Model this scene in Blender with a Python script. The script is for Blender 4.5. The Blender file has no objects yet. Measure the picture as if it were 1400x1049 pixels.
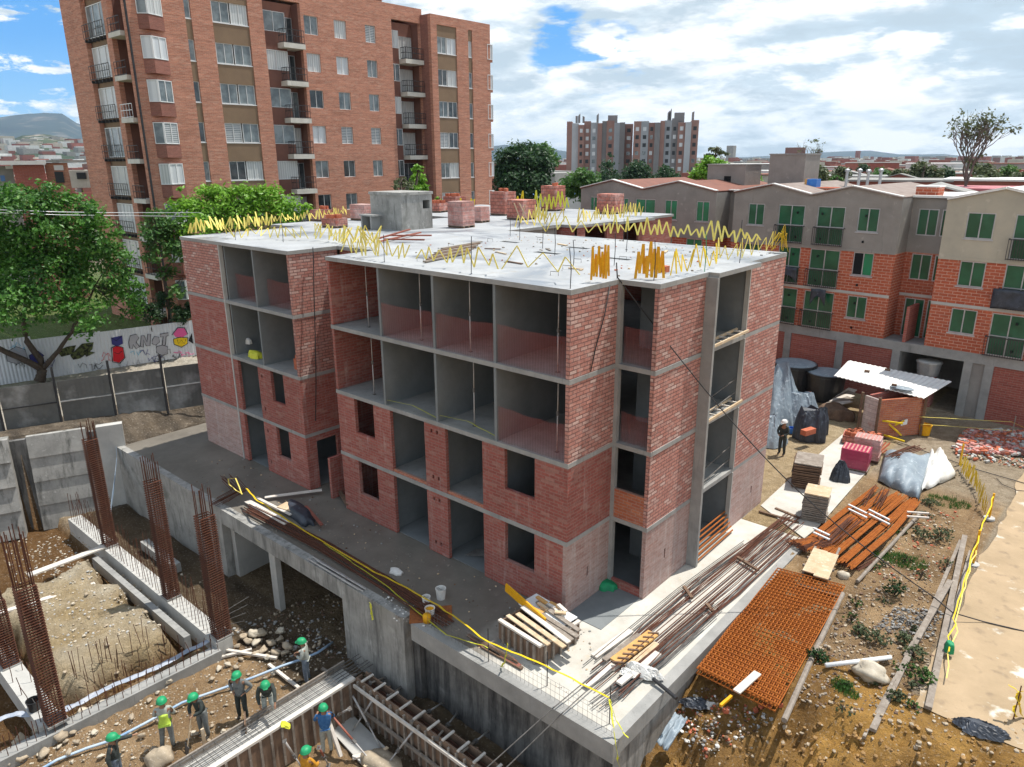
import bpy, math, random
from math import sin, cos, pi, radians, sqrt, atan2, floor
from mathutils import Vector as V, Matrix, noise as NZ
random.seed(7)
R = random.Random(11)
scene = bpy.context.scene
col = scene.collection
# ------------------------------------------------------------------ camera
CAM = V((11.1778, -15.0649, 13.0646)); YAW = -0.7209; PITCH = 0.3005; ROLL = -0.0061; FOC = 994.53
FW = V((sin(YAW)*cos(PITCH), cos(YAW)*cos(PITCH), -sin(PITCH)))
RT = V((cos(YAW), -sin(YAW), 0)); UP = RT.cross(FW)
RT, UP = RT*cos(ROLL)+UP*sin(ROLL), UP*cos(ROLL)-RT*sin(ROLL)
def ray(x, y): return FW + RT*((x-700)/FOC) - UP*((y-524.5)/FOC)
def G(x, y, z=0.0):
    d = ray(x, y); return CAM + d*((z-CAM.z)/d.z)
def PXX(x, y, X):
    d = ray(x, y); return CAM + d*((X-CAM.x)/d.x)
def PYY(x, y, Y):
    d = ray(x, y); return CAM + d*((Y-CAM.y)/d.y)
def PD(x, y, D):
    d = ray(x, y); h = sqrt(d.x*d.x+d.y*d.y); return CAM + d*(D/h)
cd = bpy.data.cameras.new('camera'); cam = bpy.data.objects.new('camera', cd); col.objects.link(cam)
cd.sensor_width = 36; cd.sensor_fit = 'HORIZONTAL'; cd.lens = FOC/1400*36; cd.clip_end = 30000; cd.clip_start = .1
m = Matrix((RT, UP, -FW)).transposed().to_4x4(); m.translation = CAM; cam.matrix_world = m
scene.camera = cam
# ------------------------------------------------------------------ objects
ORG = {}
def tag(o, label=None, cat=None, group=None, kind=None):
    if label: o['label'] = label
    if cat: o['category'] = cat
    if group: o['group'] = group
    if kind: o['kind'] = kind
    return o
def thing(name, label, cat, loc=(0, 0, 0), group=None):
    o = bpy.data.objects.new(name, None); col.objects.link(o); o.location = loc; o.empty_display_size = .2
    ORG[o.name] = V(loc); tag(o, label, cat, group); return o
def kids(o): return [c for c in bpy.data.objects if c.parent == o]
def dup(src, loc, rz=0, label=None, group=None, scale=1):
    r = src.copy(); col.objects.link(r); r.location = loc; r.rotation_euler = (0, 0, rz); r.scale = (scale,)*3
    if label: r['label'] = label
    if group: r['group'] = group
    for c in kids(src):
        k = c.copy(); col.objects.link(k); k.parent = r
        for d in kids(c):
            q = d.copy(); col.objects.link(q); q.parent = k
    return r
class MB:
    def __init__(s): s.v = []; s.f = []; s.m = []
    def add(s, vs, fs, m=0):
        n = len(s.v); s.v += [tuple(a) for a in vs]; s.f += [tuple(i+n for i in f) for f in fs]; s.m += [m]*len(fs); return s
    def box(s, x0, y0, z0, x1, y1, z1, m=0):
        if x1 < x0: x0, x1 = x1, x0
        if y1 < y0: y0, y1 = y1, y0
        if z1 < z0: z0, z1 = z1, z0
        return s.add([(x0,y0,z0),(x1,y0,z0),(x1,y1,z0),(x0,y1,z0),(x0,y0,z1),(x1,y0,z1),(x1,y1,z1),(x0,y1,z1)],
              [(0,3,2,1),(4,5,6,7),(0,1,5,4),(1,2,6,5),(2,3,7,6),(3,0,4,7)], m)
    def bar(s, p, q, w, h, m=0, up=V((0,0,1)), w2=None):
        p = V(p); q = V(q); d = (q-p)
        if d.length < 1e-6: return s
        d.normalize(); a = d.cross(up)
        if a.length < 1e-3: a = d.cross(V((1,0,0)))
        a.normalize(); b = a.cross(d)
        vs = []
        for c, k in ((p, 1), (q, (w2/w if w2 else 1))):
            for i, j in ((-1,-1),(1,-1),(1,1),(-1,1)): vs.append(c + a*(i*w/2*k) + b*(j*h/2*k))
        return s.add(vs, [(0,1,2,3),(7,6,5,4),(0,4,5,1),(1,5,6,2),(2,6,7,3),(3,7,4,0)], m)
    def tube(s, pts, r, n=6, m=0, r2=None, cap=True):
        pts = [V(p) for p in pts]; k = len(pts); rings = []
        for i, p in enumerate(pts):
            d = (pts[min(i+1, k-1)]-pts[max(i-1, 0)])
            if d.length < 1e-9: d = V((0,0,1))
            d.normalize(); a = d.cross(V((0,0,1)))
            if a.length < .05: a = d.cross(V((1,0,0)))
            a.normalize(); b = d.cross(a)
            rr = r if r2 is None else r + (r2-r)*i/max(1, k-1)
            if isinstance(r, (list, tuple)): rr = r[i]
            rings.append([p + a*(rr*cos(2*pi*j/n)) + b*(rr*sin(2*pi*j/n)) for j in range(n)])
        vs = [v for g in rings for v in g]; fs = []
        for i in range(k-1):
            for j in range(n): fs.append((i*n+j, i*n+(j+1) % n, (i+1)*n+(j+1) % n, (i+1)*n+j))
        if cap: fs += [tuple(range(n-1, -1, -1)), tuple(range((k-1)*n, k*n))]
        return s.add(vs, fs, m)
    def lathe(s, c, prof, n=20, m=0, sx=1, sy=1):
        c = V(c); vs = []; fs = []; k = len(prof)
        for r, z in prof:
            for j in range(n): vs.append(c + V((r*cos(2*pi*j/n)*sx, r*sin(2*pi*j/n)*sy, z)))
        for i in range(k-1):
            for j in range(n): fs.append((i*n+j, i*n+(j+1) % n, (i+1)*n+(j+1) % n, (i+1)*n+j))
        fs += [tuple(range(n-1, -1, -1)), tuple(range((k-1)*n, k*n))]
        return s.add(vs, fs, m)
    def quad(s, a, b, c, d, m=0): return s.add([a, b, c, d], [(0,1,2,3)], m)
    def prism(s, pts, ext, m=0):
        pts = [V(p) for p in pts]; e = V(ext); n = len(pts)
        return s.add(pts+[p+e for p in pts], [tuple(range(n)), tuple(range(2*n-1, n-1, -1))]+[(i, i+n, (i+1) % n+n, (i+1) % n) for i in range(n)], m)
    def panel(s, O, U, W, N, us, ws, holes=(), th=.12, m=0, ms=None):
        """solid sheet spanned by U (from us[0] to us[1]) and W, front face at O, thickness th along -N, rectangular holes"""
        O = V(O); U = V(U); W = V(W); N = V(N)
        bu = sorted({us[0], us[1], *[h[0] for h in holes], *[h[1] for h in holes]}); bu = [b for b in bu if us[0]-1e-9 <= b <= us[1]+1e-9]
        bw = sorted({ws[0], ws[1], *[h[2] for h in holes], *[h[3] for h in holes]}); bw = [b for b in bw if ws[0]-1e-9 <= b <= ws[1]+1e-9]
        nu = len(bu)-1; nw = len(bw)-1
        def full(i, j):
            if i < 0 or j < 0 or i >= nu or j >= nw: return False
            cu = (bu[i]+bu[i+1])/2; cw = (bw[j]+bw[j+1])/2
            return not any(h[0] < cu < h[1] and h[2] < cw < h[3] for h in holes)
        P = lambda u, w, t: O + U*u + W*w - N*t
        ms = m if ms is None else ms
        flip = U.cross(W).dot(N) < 0
        def q(a, b, c, d, mm): s.quad(*((d, c, b, a) if flip else (a, b, c, d)), mm)
        for i in range(nu):
            for j in range(nw):
                if not full(i, j): continue
                u0, u1, w0, w1 = bu[i], bu[i+1], bw[j], bw[j+1]
                q(P(u0,w0,0), P(u1,w0,0), P(u1,w1,0), P(u0,w1,0), m)
                q(P(u0,w1,th), P(u1,w1,th), P(u1,w0,th), P(u0,w0,th), m)
                if not full(i-1, j): q(P(u0,w0,th), P(u0,w0,0), P(u0,w1,0), P(u0,w1,th), ms)
                if not full(i+1, j): q(P(u1,w0,0), P(u1,w0,th), P(u1,w1,th), P(u1,w1,0), ms)
                if not full(i, j-1): q(P(u0,w0,th), P(u1,w0,th), P(u1,w0,0), P(u0,w0,0), ms)
                if not full(i, j+1): q(P(u0,w1,0), P(u1,w1,0), P(u1,w1,th), P(u0,w1,th), ms)
        return s
    def blob(s, c, r, m=0, n=8, k=6, rough=.25, seed=0, sq=(1, 1, 1), rot=0):
        c = V(c); vs = []; fs = []
        for i in range(k+1):
            t = pi*i/k
            for j in range(n):
                a = 2*pi*j/n; d = V((sin(t)*cos(a), sin(t)*sin(a), cos(t)))
                q = 1 + rough*NZ.noise(d*1.6 + V((seed*3.1, seed*1.7, seed)))*1.6
                d = V((d.x*sq[0], d.y*sq[1], d.z*sq[2]))*(r*q)
                vs.append(c + V((d.x*cos(rot)-d.y*sin(rot), d.x*sin(rot)+d.y*cos(rot), d.z)))
        for i in range(k):
            for j in range(n):
                fs.append((i*n+j, (i+1)*n+j, (i+1)*n+(j+1) % n, i*n+(j+1) % n))
        return s.add(vs, fs, m)
    def build(s, name, mats, parent=None, smooth=False, bevel=0):
        me = bpy.data.meshes.new(name)
        if not isinstance(mats, (list, tuple)): mats = [mats]
        if parent is None:
            n = len(s.v); xs = [v[0] for v in s.v]; ys = [v[1] for v in s.v]
            o = V(((min(xs)+max(xs))/2, (min(ys)+max(ys))/2, min(v[2] for v in s.v)))
        else:
            o = ORG.get(parent.name, V((0, 0, 0)))
        me.from_pydata([(v[0]-o.x, v[1]-o.y, v[2]-o.z) for v in s.v], [], s.f)
        for mm in mats: me.materials.append(mm)
        if len(mats) > 1: me.polygons.foreach_set('material_index', [min(i, len(mats)-1) for i in s.m])
        if smooth: me.polygons.foreach_set('use_smooth', [True]*len(s.f))
        me.update()
        ob = bpy.data.objects.new(name, me); col.objects.link(ob)
        if parent is None: ob.location = o
        else: ob.parent = parent
        ORG[ob.name] = o
        if bevel:
            b = ob.modifiers.new('b', 'BEVEL'); b.width = bevel; b.segments = 1; b.limit_method = 'ANGLE'
        return ob
# ------------------------------------------------------------------ materials
def new_mat(name):
    m = bpy.data.materials.new(name); m.use_nodes = True; nt = m.node_tree
    return m, nt, nt.nodes['Principled BSDF']
def N(nt, t, **kw):
    n = nt.nodes.new(t)
    for k, v in kw.items():
        if k.startswith('i_'):
            key = k[2:]; n.inputs[int(key) if key.isdigit() else key.replace('_', ' ')].default_value = v
        else: setattr(n, k, v)
    return n
def mixc(nt, fac, a, b, mode='MIX'):
    n = nt.nodes.new('ShaderNodeMix'); n.data_type = 'RGBA'; n.blend_type = mode
    for sock, v in ((n.inputs[0], fac), (n.inputs[6], a), (n.inputs[7], b)):
        if hasattr(v, 'type') and hasattr(v, 'is_linked'): nt.links.new(v, sock)
        elif isinstance(v, (int, float)): sock.default_value = v
        else: sock.default_value = (*v[:3], 1)
    return n.outputs[2]
def ramp(nt, src, p0, p1, a=0.0, b=1.0):
    n = nt.nodes.new('ShaderNodeMapRange'); n.inputs[1].default_value = p0; n.inputs[2].default_value = p1
    n.inputs[3].default_value = a; n.inputs[4].default_value = b; nt.links.new(src, n.inputs[0]); return n.outputs[0]
def pos(nt, sx=1, sy=1, sz=1, off=(0, 0, 0)):
    g = nt.nodes.new('ShaderNodeNewGeometry'); mp = nt.nodes.new('ShaderNodeMapping')
    mp.inputs['Scale'].default_value = (sx, sy, sz); mp.inputs['Location'].default_value = off
    nt.links.new(g.outputs['Position'], mp.inputs['Vector']); return mp.outputs[0]
def noise(nt, vec, scale, detail=5, rough=.6, dist=0):
    n = nt.nodes.new('ShaderNodeTexNoise'); n.inputs['Scale'].default_value = scale; n.inputs['Detail'].default_value = detail
    n.inputs['Roughness'].default_value = rough; n.inputs['Distortion'].default_value = dist
    if vec is not None: nt.links.new(vec, n.inputs['Vector'])
    return n.outputs[0]
def bumpn(nt, b, h, strength, dist=.02):
    n = nt.nodes.new('ShaderNodeBump'); n.inputs['Strength'].default_value = strength; n.inputs['Distance'].default_value = dist
    nt.links.new(h, n.inputs['Height']); nt.links.new(n.outputs[0], b.inputs['Normal'])
def M(name, c1, c2=None, sc=2.0, lo=.35, hi=.65, rough=.85, metal=0.0, spec=.3, streak=None, spots=None, bump=.0, bsc=30, third=None, rvar=0):
    """weathered surface: two base colours mixed by noise, optional vertical run stains, spots"""
    m, nt, b = new_mat(name)
    b.inputs['Roughness'].default_value = rough; b.inputs['Metallic'].default_value = metal; b.inputs['Specular IOR Level'].default_value = spec
    p = pos(nt); c = c1
    if c2:
        c = mixc(nt, ramp(nt, noise(nt, p, sc, 7, .65), lo, hi), c1, c2)
    if third:   # (colour, scale, lo, hi)
        c = mixc(nt, ramp(nt, noise(nt, p, third[1], 6, .6), third[2], third[3]), c, third[0])
    if streak:  # (colour, lo, hi[, horizontal scale])
        ps = pos(nt, streak[3] if len(streak) > 3 else 4, streak[3] if len(streak) > 3 else 4, .35)
        c = mixc(nt, ramp(nt, noise(nt, ps, 1.6, 6, .7), streak[1], streak[2]), c, streak[0])
    if spots:
        c = mixc(nt, ramp(nt, noise(nt, p, spots[1], 3, .5), spots[2], spots[3]), c, spots[0])
    if hasattr(c, 'is_linked'): nt.links.new(c, b.inputs['Base Color'])
    else: b.inputs['Base Color'].default_value = (*c, 1)
    if rvar: nt.links.new(ramp(nt, noise(nt, p, sc*.7, 4), lo, hi, rough-rvar, rough), b.inputs['Roughness'])
    if bump: bumpn(nt, b, noise(nt, p, bsc, 6, .65), bump)
    return m
def wallvec(nt):
    g = nt.nodes.new('ShaderNodeNewGeometry')
    cr = N(nt, 'ShaderNodeVectorMath', operation='CROSS_PRODUCT'); cr.inputs[0].default_value = (0, 0, 1); nt.links.new(g.outputs['True Normal'], cr.inputs[1])
    nm = N(nt, 'ShaderNodeVectorMath', operation='NORMALIZE'); nt.links.new(cr.outputs[0], nm.inputs[0])
    dt = N(nt, 'ShaderNodeVectorMath', operation='DOT_PRODUCT'); nt.links.new(g.outputs['Position'], dt.inputs[0]); nt.links.new(nm.outputs[0], dt.inputs[1])
    sp = N(nt, 'ShaderNodeSeparateXYZ'); nt.links.new(g.outputs['Position'], sp.inputs[0])
    cb = N(nt, 'ShaderNodeCombineXYZ'); nt.links.new(dt.outputs['Value'], cb.inputs[0]); nt.links.new(sp.outputs[2], cb.inputs[1])
    return cb.outputs[0]
def BRICK(name, c1, c2, mortar, bw=.3, bh=.1, ms=.012, dust=None, dark=None, streak=None, bump=.5, third=None, course=.3, pvar=.14):
    m, nt, b = new_mat(name); b.inputs['Roughness'].default_value = .9; b.inputs['Specular IOR Level'].default_value = .2
    w = wallvec(nt); p = pos(nt)
    k = N(nt, 'ShaderNodeTexBrick', i_Scale=1.0); nt.links.new(w, k.inputs['Vector'])
    k.inputs['Brick Width'].default_value = bw; k.inputs['Row Height'].default_value = bh; k.inputs['Mortar Size'].default_value = ms
    k.inputs['Mortar Smooth'].default_value = .15; k.inputs['Bias'].default_value = -.1
    k.inputs['Color1'].default_value = (*c1, 1); k.inputs['Color2'].default_value = (*c2, 1); k.inputs['Mortar'].default_value = (*mortar, 1)
    c = k.outputs['Color']
    if third:
        k2 = N(nt, 'ShaderNodeTexBrick', i_Scale=1.0); nt.links.new(w, k2.inputs['Vector'])
        for a in ('Brick Width', 'Row Height'): k2.inputs[a].default_value = k.inputs[a].default_value
        k2.inputs['Mortar Size'].default_value = 0; k2.inputs['Color1'].default_value = (0, 0, 0, 1); k2.inputs['Color2'].default_value = (1, 1, 1, 1)
        k2.offset = .5; k2.squash = 1; k2.inputs['Bias'].default_value = -.35
        sp = ramp(nt, k2.outputs['Color'], .3, .8, 0, third[1])
        f = N(nt, 'ShaderNodeMath', operation='MULTIPLY'); nt.links.new(sp, f.inputs[0]); nt.links.new(ramp(nt, k.outputs['Fac'], 0, 1, 1, 0), f.inputs[1])
        c = mixc(nt, f.outputs[0], c, third[0])
    if dust:
        for d in (dust if isinstance(dust, list) else [dust]):
            c = mixc(nt, ramp(nt, noise(nt, p, d[1], 7, .7), d[2], d[3], 0, d[4] if len(d) > 4 else .8), c, d[0])
    if streak:
        ps = pos(nt, 3, 3, .3); c = mixc(nt, ramp(nt, noise(nt, ps, 1.3, 6, .7), streak[1], streak[2], 0, .8), c, streak[0])
    c = mixc(nt, .35, c, mixc(nt, 1.0, c, noise(nt, p, 14, 4), 'OVERLAY'))
    # courses fired and laid at different times, and one panel a little different from the next
    c = mixc(nt, course, c, mixc(nt, 1.0, c, ramp(nt, noise(nt, pos(nt, .7, .7, 9), 1.0, 6, .75), .3, .7, .45, 1.5), 'MULTIPLY'))
    oi = nt.nodes.new('ShaderNodeObjectInfo'); c = mixc(nt, 1.0, c, ramp(nt, oi.outputs['Random'], 0, 1, 1-pvar, 1+pvar*.6), 'MULTIPLY')
    nt.links.new(c, b.inputs['Base Color'])
    bm = N(nt, 'ShaderNodeMath', operation='SUBTRACT'); nt.links.new(noise(nt, p, 60, 3), bm.inputs[0]); nt.links.new(k.outputs['Fac'], bm.inputs[1])
    bumpn(nt, b, bm.outputs[0], bump, .012)
    return m
MT = {}
def mk(key, *a, **k): MT[key] = M(key, *a, **k); return MT[key]
def bk(key, *a, **k): MT[key] = BRICK(key, *a, **k); return MT[key]
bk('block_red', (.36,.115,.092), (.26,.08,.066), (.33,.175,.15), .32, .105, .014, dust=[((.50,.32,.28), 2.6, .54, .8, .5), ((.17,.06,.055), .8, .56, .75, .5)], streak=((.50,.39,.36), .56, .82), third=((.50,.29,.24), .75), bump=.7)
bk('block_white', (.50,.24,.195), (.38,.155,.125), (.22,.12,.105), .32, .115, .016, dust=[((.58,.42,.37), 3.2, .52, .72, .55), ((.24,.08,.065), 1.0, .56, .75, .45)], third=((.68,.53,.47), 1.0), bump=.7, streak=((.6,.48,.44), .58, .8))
bk('block_orange', (.46,.16,.08), (.36,.10,.06), (.36,.22,.17), .3, .1, .012, dust=[((.56,.34,.25), 1.2, .5, .8, .45)])
bk('block_washed', (.44,.30,.27), (.36,.20,.17), (.42,.35,.32), .3, .1, .008, dust=[((.45,.37,.34), .9, .40, .75, .5)], streak=((.52,.46,.43), .5, .8), bump=.25)
bk('tower_brick', (.49,.215,.14), (.35,.135,.092), (.46,.29,.22), .30, .10, .012, dust=[((.53,.26,.18), .5, .45, .75, .5), ((.27,.10,.08), 1.7, .56, .75, .35)], bump=.4, third=((.62,.38,.28), .8), course=.6, pvar=.03)
bk('tower_dark', (.30,.12,.09), (.24,.09,.07), (.25,.17,.14), .26, .075, .009, bump=.2)
bk('green_brick', (.46,.115,.058), (.37,.085,.045), (.55,.33,.25), .42, .16, .016, dust=[((.50,.2,.13), .8, .5, .8, .4)], bump=.3)
bk('low_brick', (.38,.12,.09), (.32,.09,.07), (.36,.2,.17), .4, .12, .012, dust=[((.3,.12,.1), .6, .5, .8, .5)], bump=.3)
mk('concrete', (.36,.355,.34), (.24,.24,.23), 1.3, .3, .7, streak=((.16,.16,.155), .58, .78), bump=.25, bsc=22)
mk('concrete_pale', (.50,.49,.46), (.38,.375,.355), 1.1, .35, .7, streak=((.28,.275,.26), .6, .8), bump=.2, bsc=18)
mk('wall_rough', (.40,.39,.365), (.25,.245,.23), 1.6, .32, .66, streak=((.09,.09,.08), .52, .74, 1.8), third=((.50,.49,.46), 3.2, .60, .75), spots=((.17,.17,.15), 1.1, .60, .74), bump=.4, bsc=14)
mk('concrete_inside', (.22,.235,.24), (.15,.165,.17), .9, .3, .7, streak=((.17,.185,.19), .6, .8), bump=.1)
mk('concrete_stained', (.36,.355,.335), (.26,.255,.24), 1.2, .35, .65, streak=((.07,.07,.067), .46, .74, 2.2), third=((.46,.46,.44), 1.1, .58, .75), bump=.3, bsc=16)
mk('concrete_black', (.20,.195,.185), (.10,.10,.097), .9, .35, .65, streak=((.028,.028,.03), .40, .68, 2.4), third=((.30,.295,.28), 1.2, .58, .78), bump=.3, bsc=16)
def slab_mat(name, dry, mid, wet, wlo, whi, extra=None):
    m, nt, b = new_mat(name); p = pos(nt); p2 = pos(nt, 1, 1, 1, (13, 5, 2))
    c = mixc(nt, ramp(nt, noise(nt, p, .55, 8, .65), .38, .64), dry, mid)
    c = mixc(nt, ramp(nt, noise(nt, p2, 9, 5, .6), .58, .75, 0, .5), c, mid)
    wf = ramp(nt, noise(nt, p2, .33, 7, .6, .6), wlo, whi)
    c = mixc(nt, wf, c, wet)
    if extra: c = mixc(nt, ramp(nt, noise(nt, p, extra[1], 6, .6), extra[2], extra[3], 0, .7), c, extra[0])
    nt.links.new(c, b.inputs['Base Color']); nt.links.new(ramp(nt, wf, 0, 1, .85, .3), b.inputs['Roughness'])
    b.inputs['Specular IOR Level'].default_value = .35; bumpn(nt, b, noise(nt, p, 14, 6, .7), .18)
    MT[name] = m
slab_mat('roof_slab', (.40,.415,.425), (.315,.325,.335), (.22,.24,.265), .50, .62, ((.30,.28,.25), 1.9, .60, .74))
slab_mat('deck_slab', (.47,.455,.42), (.36,.34,.30), (.27,.25,.22), .56, .68, ((.42,.36,.26), .7, .6, .78))
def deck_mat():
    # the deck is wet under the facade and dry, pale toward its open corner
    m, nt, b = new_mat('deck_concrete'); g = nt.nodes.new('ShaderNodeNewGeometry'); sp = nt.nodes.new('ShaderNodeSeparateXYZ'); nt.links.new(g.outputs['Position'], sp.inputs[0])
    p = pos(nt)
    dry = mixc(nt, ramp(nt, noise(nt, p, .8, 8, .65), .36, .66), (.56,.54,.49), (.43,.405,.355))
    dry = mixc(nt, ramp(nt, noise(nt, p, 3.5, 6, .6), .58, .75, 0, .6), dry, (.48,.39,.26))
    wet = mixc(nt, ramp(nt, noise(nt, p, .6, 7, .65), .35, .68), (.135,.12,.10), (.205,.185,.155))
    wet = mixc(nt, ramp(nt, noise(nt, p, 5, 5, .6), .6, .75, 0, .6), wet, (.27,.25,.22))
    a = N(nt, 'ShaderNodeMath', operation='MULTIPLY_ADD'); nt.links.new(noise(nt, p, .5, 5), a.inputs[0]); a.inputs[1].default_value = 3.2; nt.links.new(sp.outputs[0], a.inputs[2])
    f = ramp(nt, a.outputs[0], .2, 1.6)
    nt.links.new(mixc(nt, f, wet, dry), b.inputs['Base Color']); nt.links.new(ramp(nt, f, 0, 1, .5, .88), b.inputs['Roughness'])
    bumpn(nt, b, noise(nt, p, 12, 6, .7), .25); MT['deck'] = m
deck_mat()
mk('stucco', (.31,.29,.265), (.225,.21,.195), .8, .3, .7, streak=((.16,.15,.14), .6, .8), third=((.42,.39,.35), 2.2, .62, .75), bump=.1)
mk('stucco_pale', (.47,.43,.34), (.36,.335,.275), .7, .3, .7, streak=((.27,.25,.21), .6, .8), third=((.56,.52,.43), 1.7, .6, .75), bump=.1)
mk('tower_panel', (.24,.165,.105), (.205,.14,.09), .8, bump=.05)
mk('tower_recess', (.20,.095,.07), (.15,.07,.055), .8)
mk('cream', (.62,.60,.54), (.5,.48,.43), 1.5, streak=((.35,.33,.3), .6, .8))
mk('white_paint', (.78,.79,.79), (.66,.67,.68), 1.2, .4, .7, rough=.6)
mk('white_frame', (.72,.73,.73), rough=.45)
mk('alu', (.55,.57,.58), (.42,.44,.46), 3, rough=.4, metal=.6)
mk('black_metal', (.025,.025,.028), (.05,.05,.052), 4, rough=.5)
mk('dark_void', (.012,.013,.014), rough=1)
mk('rust', (.33,.115,.035), (.20,.065,.025), 9, .35, .65, rough=.95, third=((.45,.19,.06), 14, .6, .75))
mk('rust_bright', (.38,.12,.02), (.25,.068,.014), 7, .3, .7, rough=.95, third=((.50,.20,.045), 15, .6, .75))
mk('rust_dark', (.135,.052,.03), (.075,.034,.024), 9, .35, .65, rough=.95, third=((.26,.11,.06), 20, .64, .76))
mk('steel_grey', (.19,.18,.17), (.10,.095,.09), 6, rough=.65, metal=.3)
mk('prop_steel', (.50,.49,.47), (.36,.33,.31), 6, rough=.6, metal=.2, spots=((.33,.17,.1), 9, .62, .72))
mk('prop_red', (.36,.12,.08), (.26,.10,.075), 6, rough=.6)
mk('wood_pale', (.60,.47,.32), (.47,.34,.21), 3, .35, .65, third=((.68,.58,.45), 7, .55, .7))
mk('wood_orange', (.62,.36,.13), (.50,.28,.10), 4, .35, .65)
mk('wood_grey', (.30,.26,.22), (.20,.165,.135), 4, .35, .65, third=((.42,.38,.33), 9, .58, .72))
mk('wood_dark', (.20,.125,.08), (.11,.07,.05), 4, .35, .65, third=((.30,.22,.16), 12, .6, .72))
mk('wood_white', (.66,.61,.55), (.52,.47,.41), 3, .4, .68)
mk('form_panel', (.23,.15,.10), (.135,.09,.065), 2.5, .35, .65, streak=((.33,.25,.19), .55, .75, 7))
mk('yellow', (.80,.58,.02), (.66,.45,.02), 5, rough=.5)
mk('yellow_pale', (.84,.72,.20), (.76,.60,.12), 4, rough=.6)
mk('yellow_lime', (.66,.66,.05), (.56,.55,.05), 5, rough=.5)
mk('amber', (.80,.40,.01), (.66,.32,.01), 9, rough=.5)
mk('tarp_blue', (.28,.335,.375), (.20,.245,.29), 2.5, rough=.5, spec=.35, third=((.50,.56,.60), 6, .58, .7))
mk('tarp_black', (.02,.024,.032), (.045,.055,.075), 4, rough=.5, spec=.5, third=((.22,.27,.34), 7, .64, .74))
mk('plastic_black', (.016,.017,.019), (.03,.03,.032), 4, rough=.4, spec=.5)
mk('white_sack', (.75,.74,.71), (.62,.60,.56), 6, rough=.7)
mk('magenta', (.40,.04,.10), (.30,.03,.075), 3, rough=.35, spec=.5, third=((.5,.1,.16), 6, .6, .7))
mk('clay', (.52,.16,.085), (.40,.11,.06), 8, rough=.9, third=((.60,.28,.17), 10, .6, .72))
mk('clay_pink', (.55,.26,.23), (.42,.17,.15), 5, rough=.8, third=((.66,.46,.44), 9, .55, .7))
mk('blue_plastic', (.02,.13,.50), (.03,.22,.62), 3, rough=.35, spec=.5)
mk('blue_hose', (.22,.36,.55), (.48,.56,.64), 1.5, rough=.5)
mk('green_net', (.015,.30,.12), (.02,.22,.10), 3, rough=.6)
mk('stone', (.44,.36,.26), (.32,.26,.19), 6, .35, .65, third=((.56,.47,.36), 12, .55, .7), bump=.4, bsc=25)
mk('stone_white', (.58,.52,.42), (.45,.39,.30), 5, .35, .65, bump=.3, bsc=25)
mk('road', (.44,.325,.205), (.33,.245,.15), .8, .3, .7, third=((.60,.56,.48), 1.1, .60, .68), spots=((.27,.20,.13), 2.3, .58, .72), bump=.6, bsc=18)
mk('bark', (.10,.075,.055), (.055,.042,.033), 6, .35, .65, bump=.5, bsc=30)
mk('bark_grey', (.17,.15,.13), (.11,.095,.08), 6, .35, .65)
mk('roof_white', (.80,.79,.76), (.70,.685,.65), 1.3, .4, .7, third=((.55,.53,.49), 3, .66, .76), rough=.6)
mk('roof_red', (.24,.105,.075), (.18,.085,.065), 2, third=((.27,.10,.07), 5, .6, .72))
mk('skin', (.30,.16,.10), rough=.6); mk('helmet_green', (.012,.33,.13), (.02,.26,.11), 14, rough=.5, spec=.4)
mk('cloth_grey', (.20,.21,.205), (.13,.14,.135), 12, rough=.9); mk('cloth_dark', (.055,.065,.06), (.03,.037,.035), 12, rough=.9)
mk('cloth_jean', (.17,.20,.24), (.10,.125,.16), 12, rough=.9); mk('cloth_blue', (.06,.17,.36), (.03,.10,.25), 14, rough=.9)
mk('cloth_light', (.42,.44,.40), (.3,.32,.29), 12, rough=.9); mk('cloth_orange', (.62,.30,.03), (.45,.2,.02), 12, rough=.8); mk('cloth_hivis', (.50,.66,.10), (.40,.56,.06), 12, rough=.7)
mk('boot_yellow', (.72,.50,.02), rough=.4); mk('boot_dark', (.05,.045,.04), rough=.7)
def GLASS(name, col_, col2=None, stripes=0, rough=.08, vstripe=0):
    m, nt, b = new_mat(name); b.inputs['Roughness'].default_value = rough; b.inputs['Specular IOR Level'].default_value = .6
    w = wallvec(nt)
    if stripes or vstripe:
        mp = nt.nodes.new('ShaderNodeMapping'); nt.links.new(w, mp.inputs[0]); mp.inputs['Scale'].default_value = (vstripe, stripes, 0)
        wv = nt.nodes.new('ShaderNodeTexWave'); wv.bands_direction = 'DIAGONAL'; wv.inputs['Scale'].default_value = 1; wv.inputs['Distortion'].default_value = .6 if vstripe else .1
        nt.links.new(mp.outputs[0], wv.inputs[0]); c = mixc(nt, ramp(nt, wv.outputs[1], .25, .75), col_, col2)
    elif col2: c = mixc(nt, ramp(nt, noise(nt, pos(nt, 1, 1, 1), .9, 3), .4, .6), col_, col2)
    else: c = mixc(nt, 0, col_, col_)
    nt.links.new(c, b.inputs['Base Color']); b.inputs['Coat Weight'].default_value = .3; b.inputs['Coat Roughness'].default_value = .03
    MT[name] = m; return m
GLASS('pane_dark', (.02,.026,.03), (.07,.09,.10)); GLASS('pane_mid', (.10,.125,.135), (.22,.26,.27)); GLASS('pane_curtain', (.55,.57,.56), (.42,.44,.44), 0, .25, 3.2)
GLASS('pane_blind', (.50,.52,.52), (.16,.18,.19), 5.0, .2); GLASS('pane_white', (.62,.65,.66), (.5,.53,.55), 0, .2, 1.0)
GLASS('green_film', (.012,.085,.04), (.02,.125,.062), 0, .22); GLASS('green_bright', (.015,.22,.10), (.02,.17,.08), 0, .25)
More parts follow.
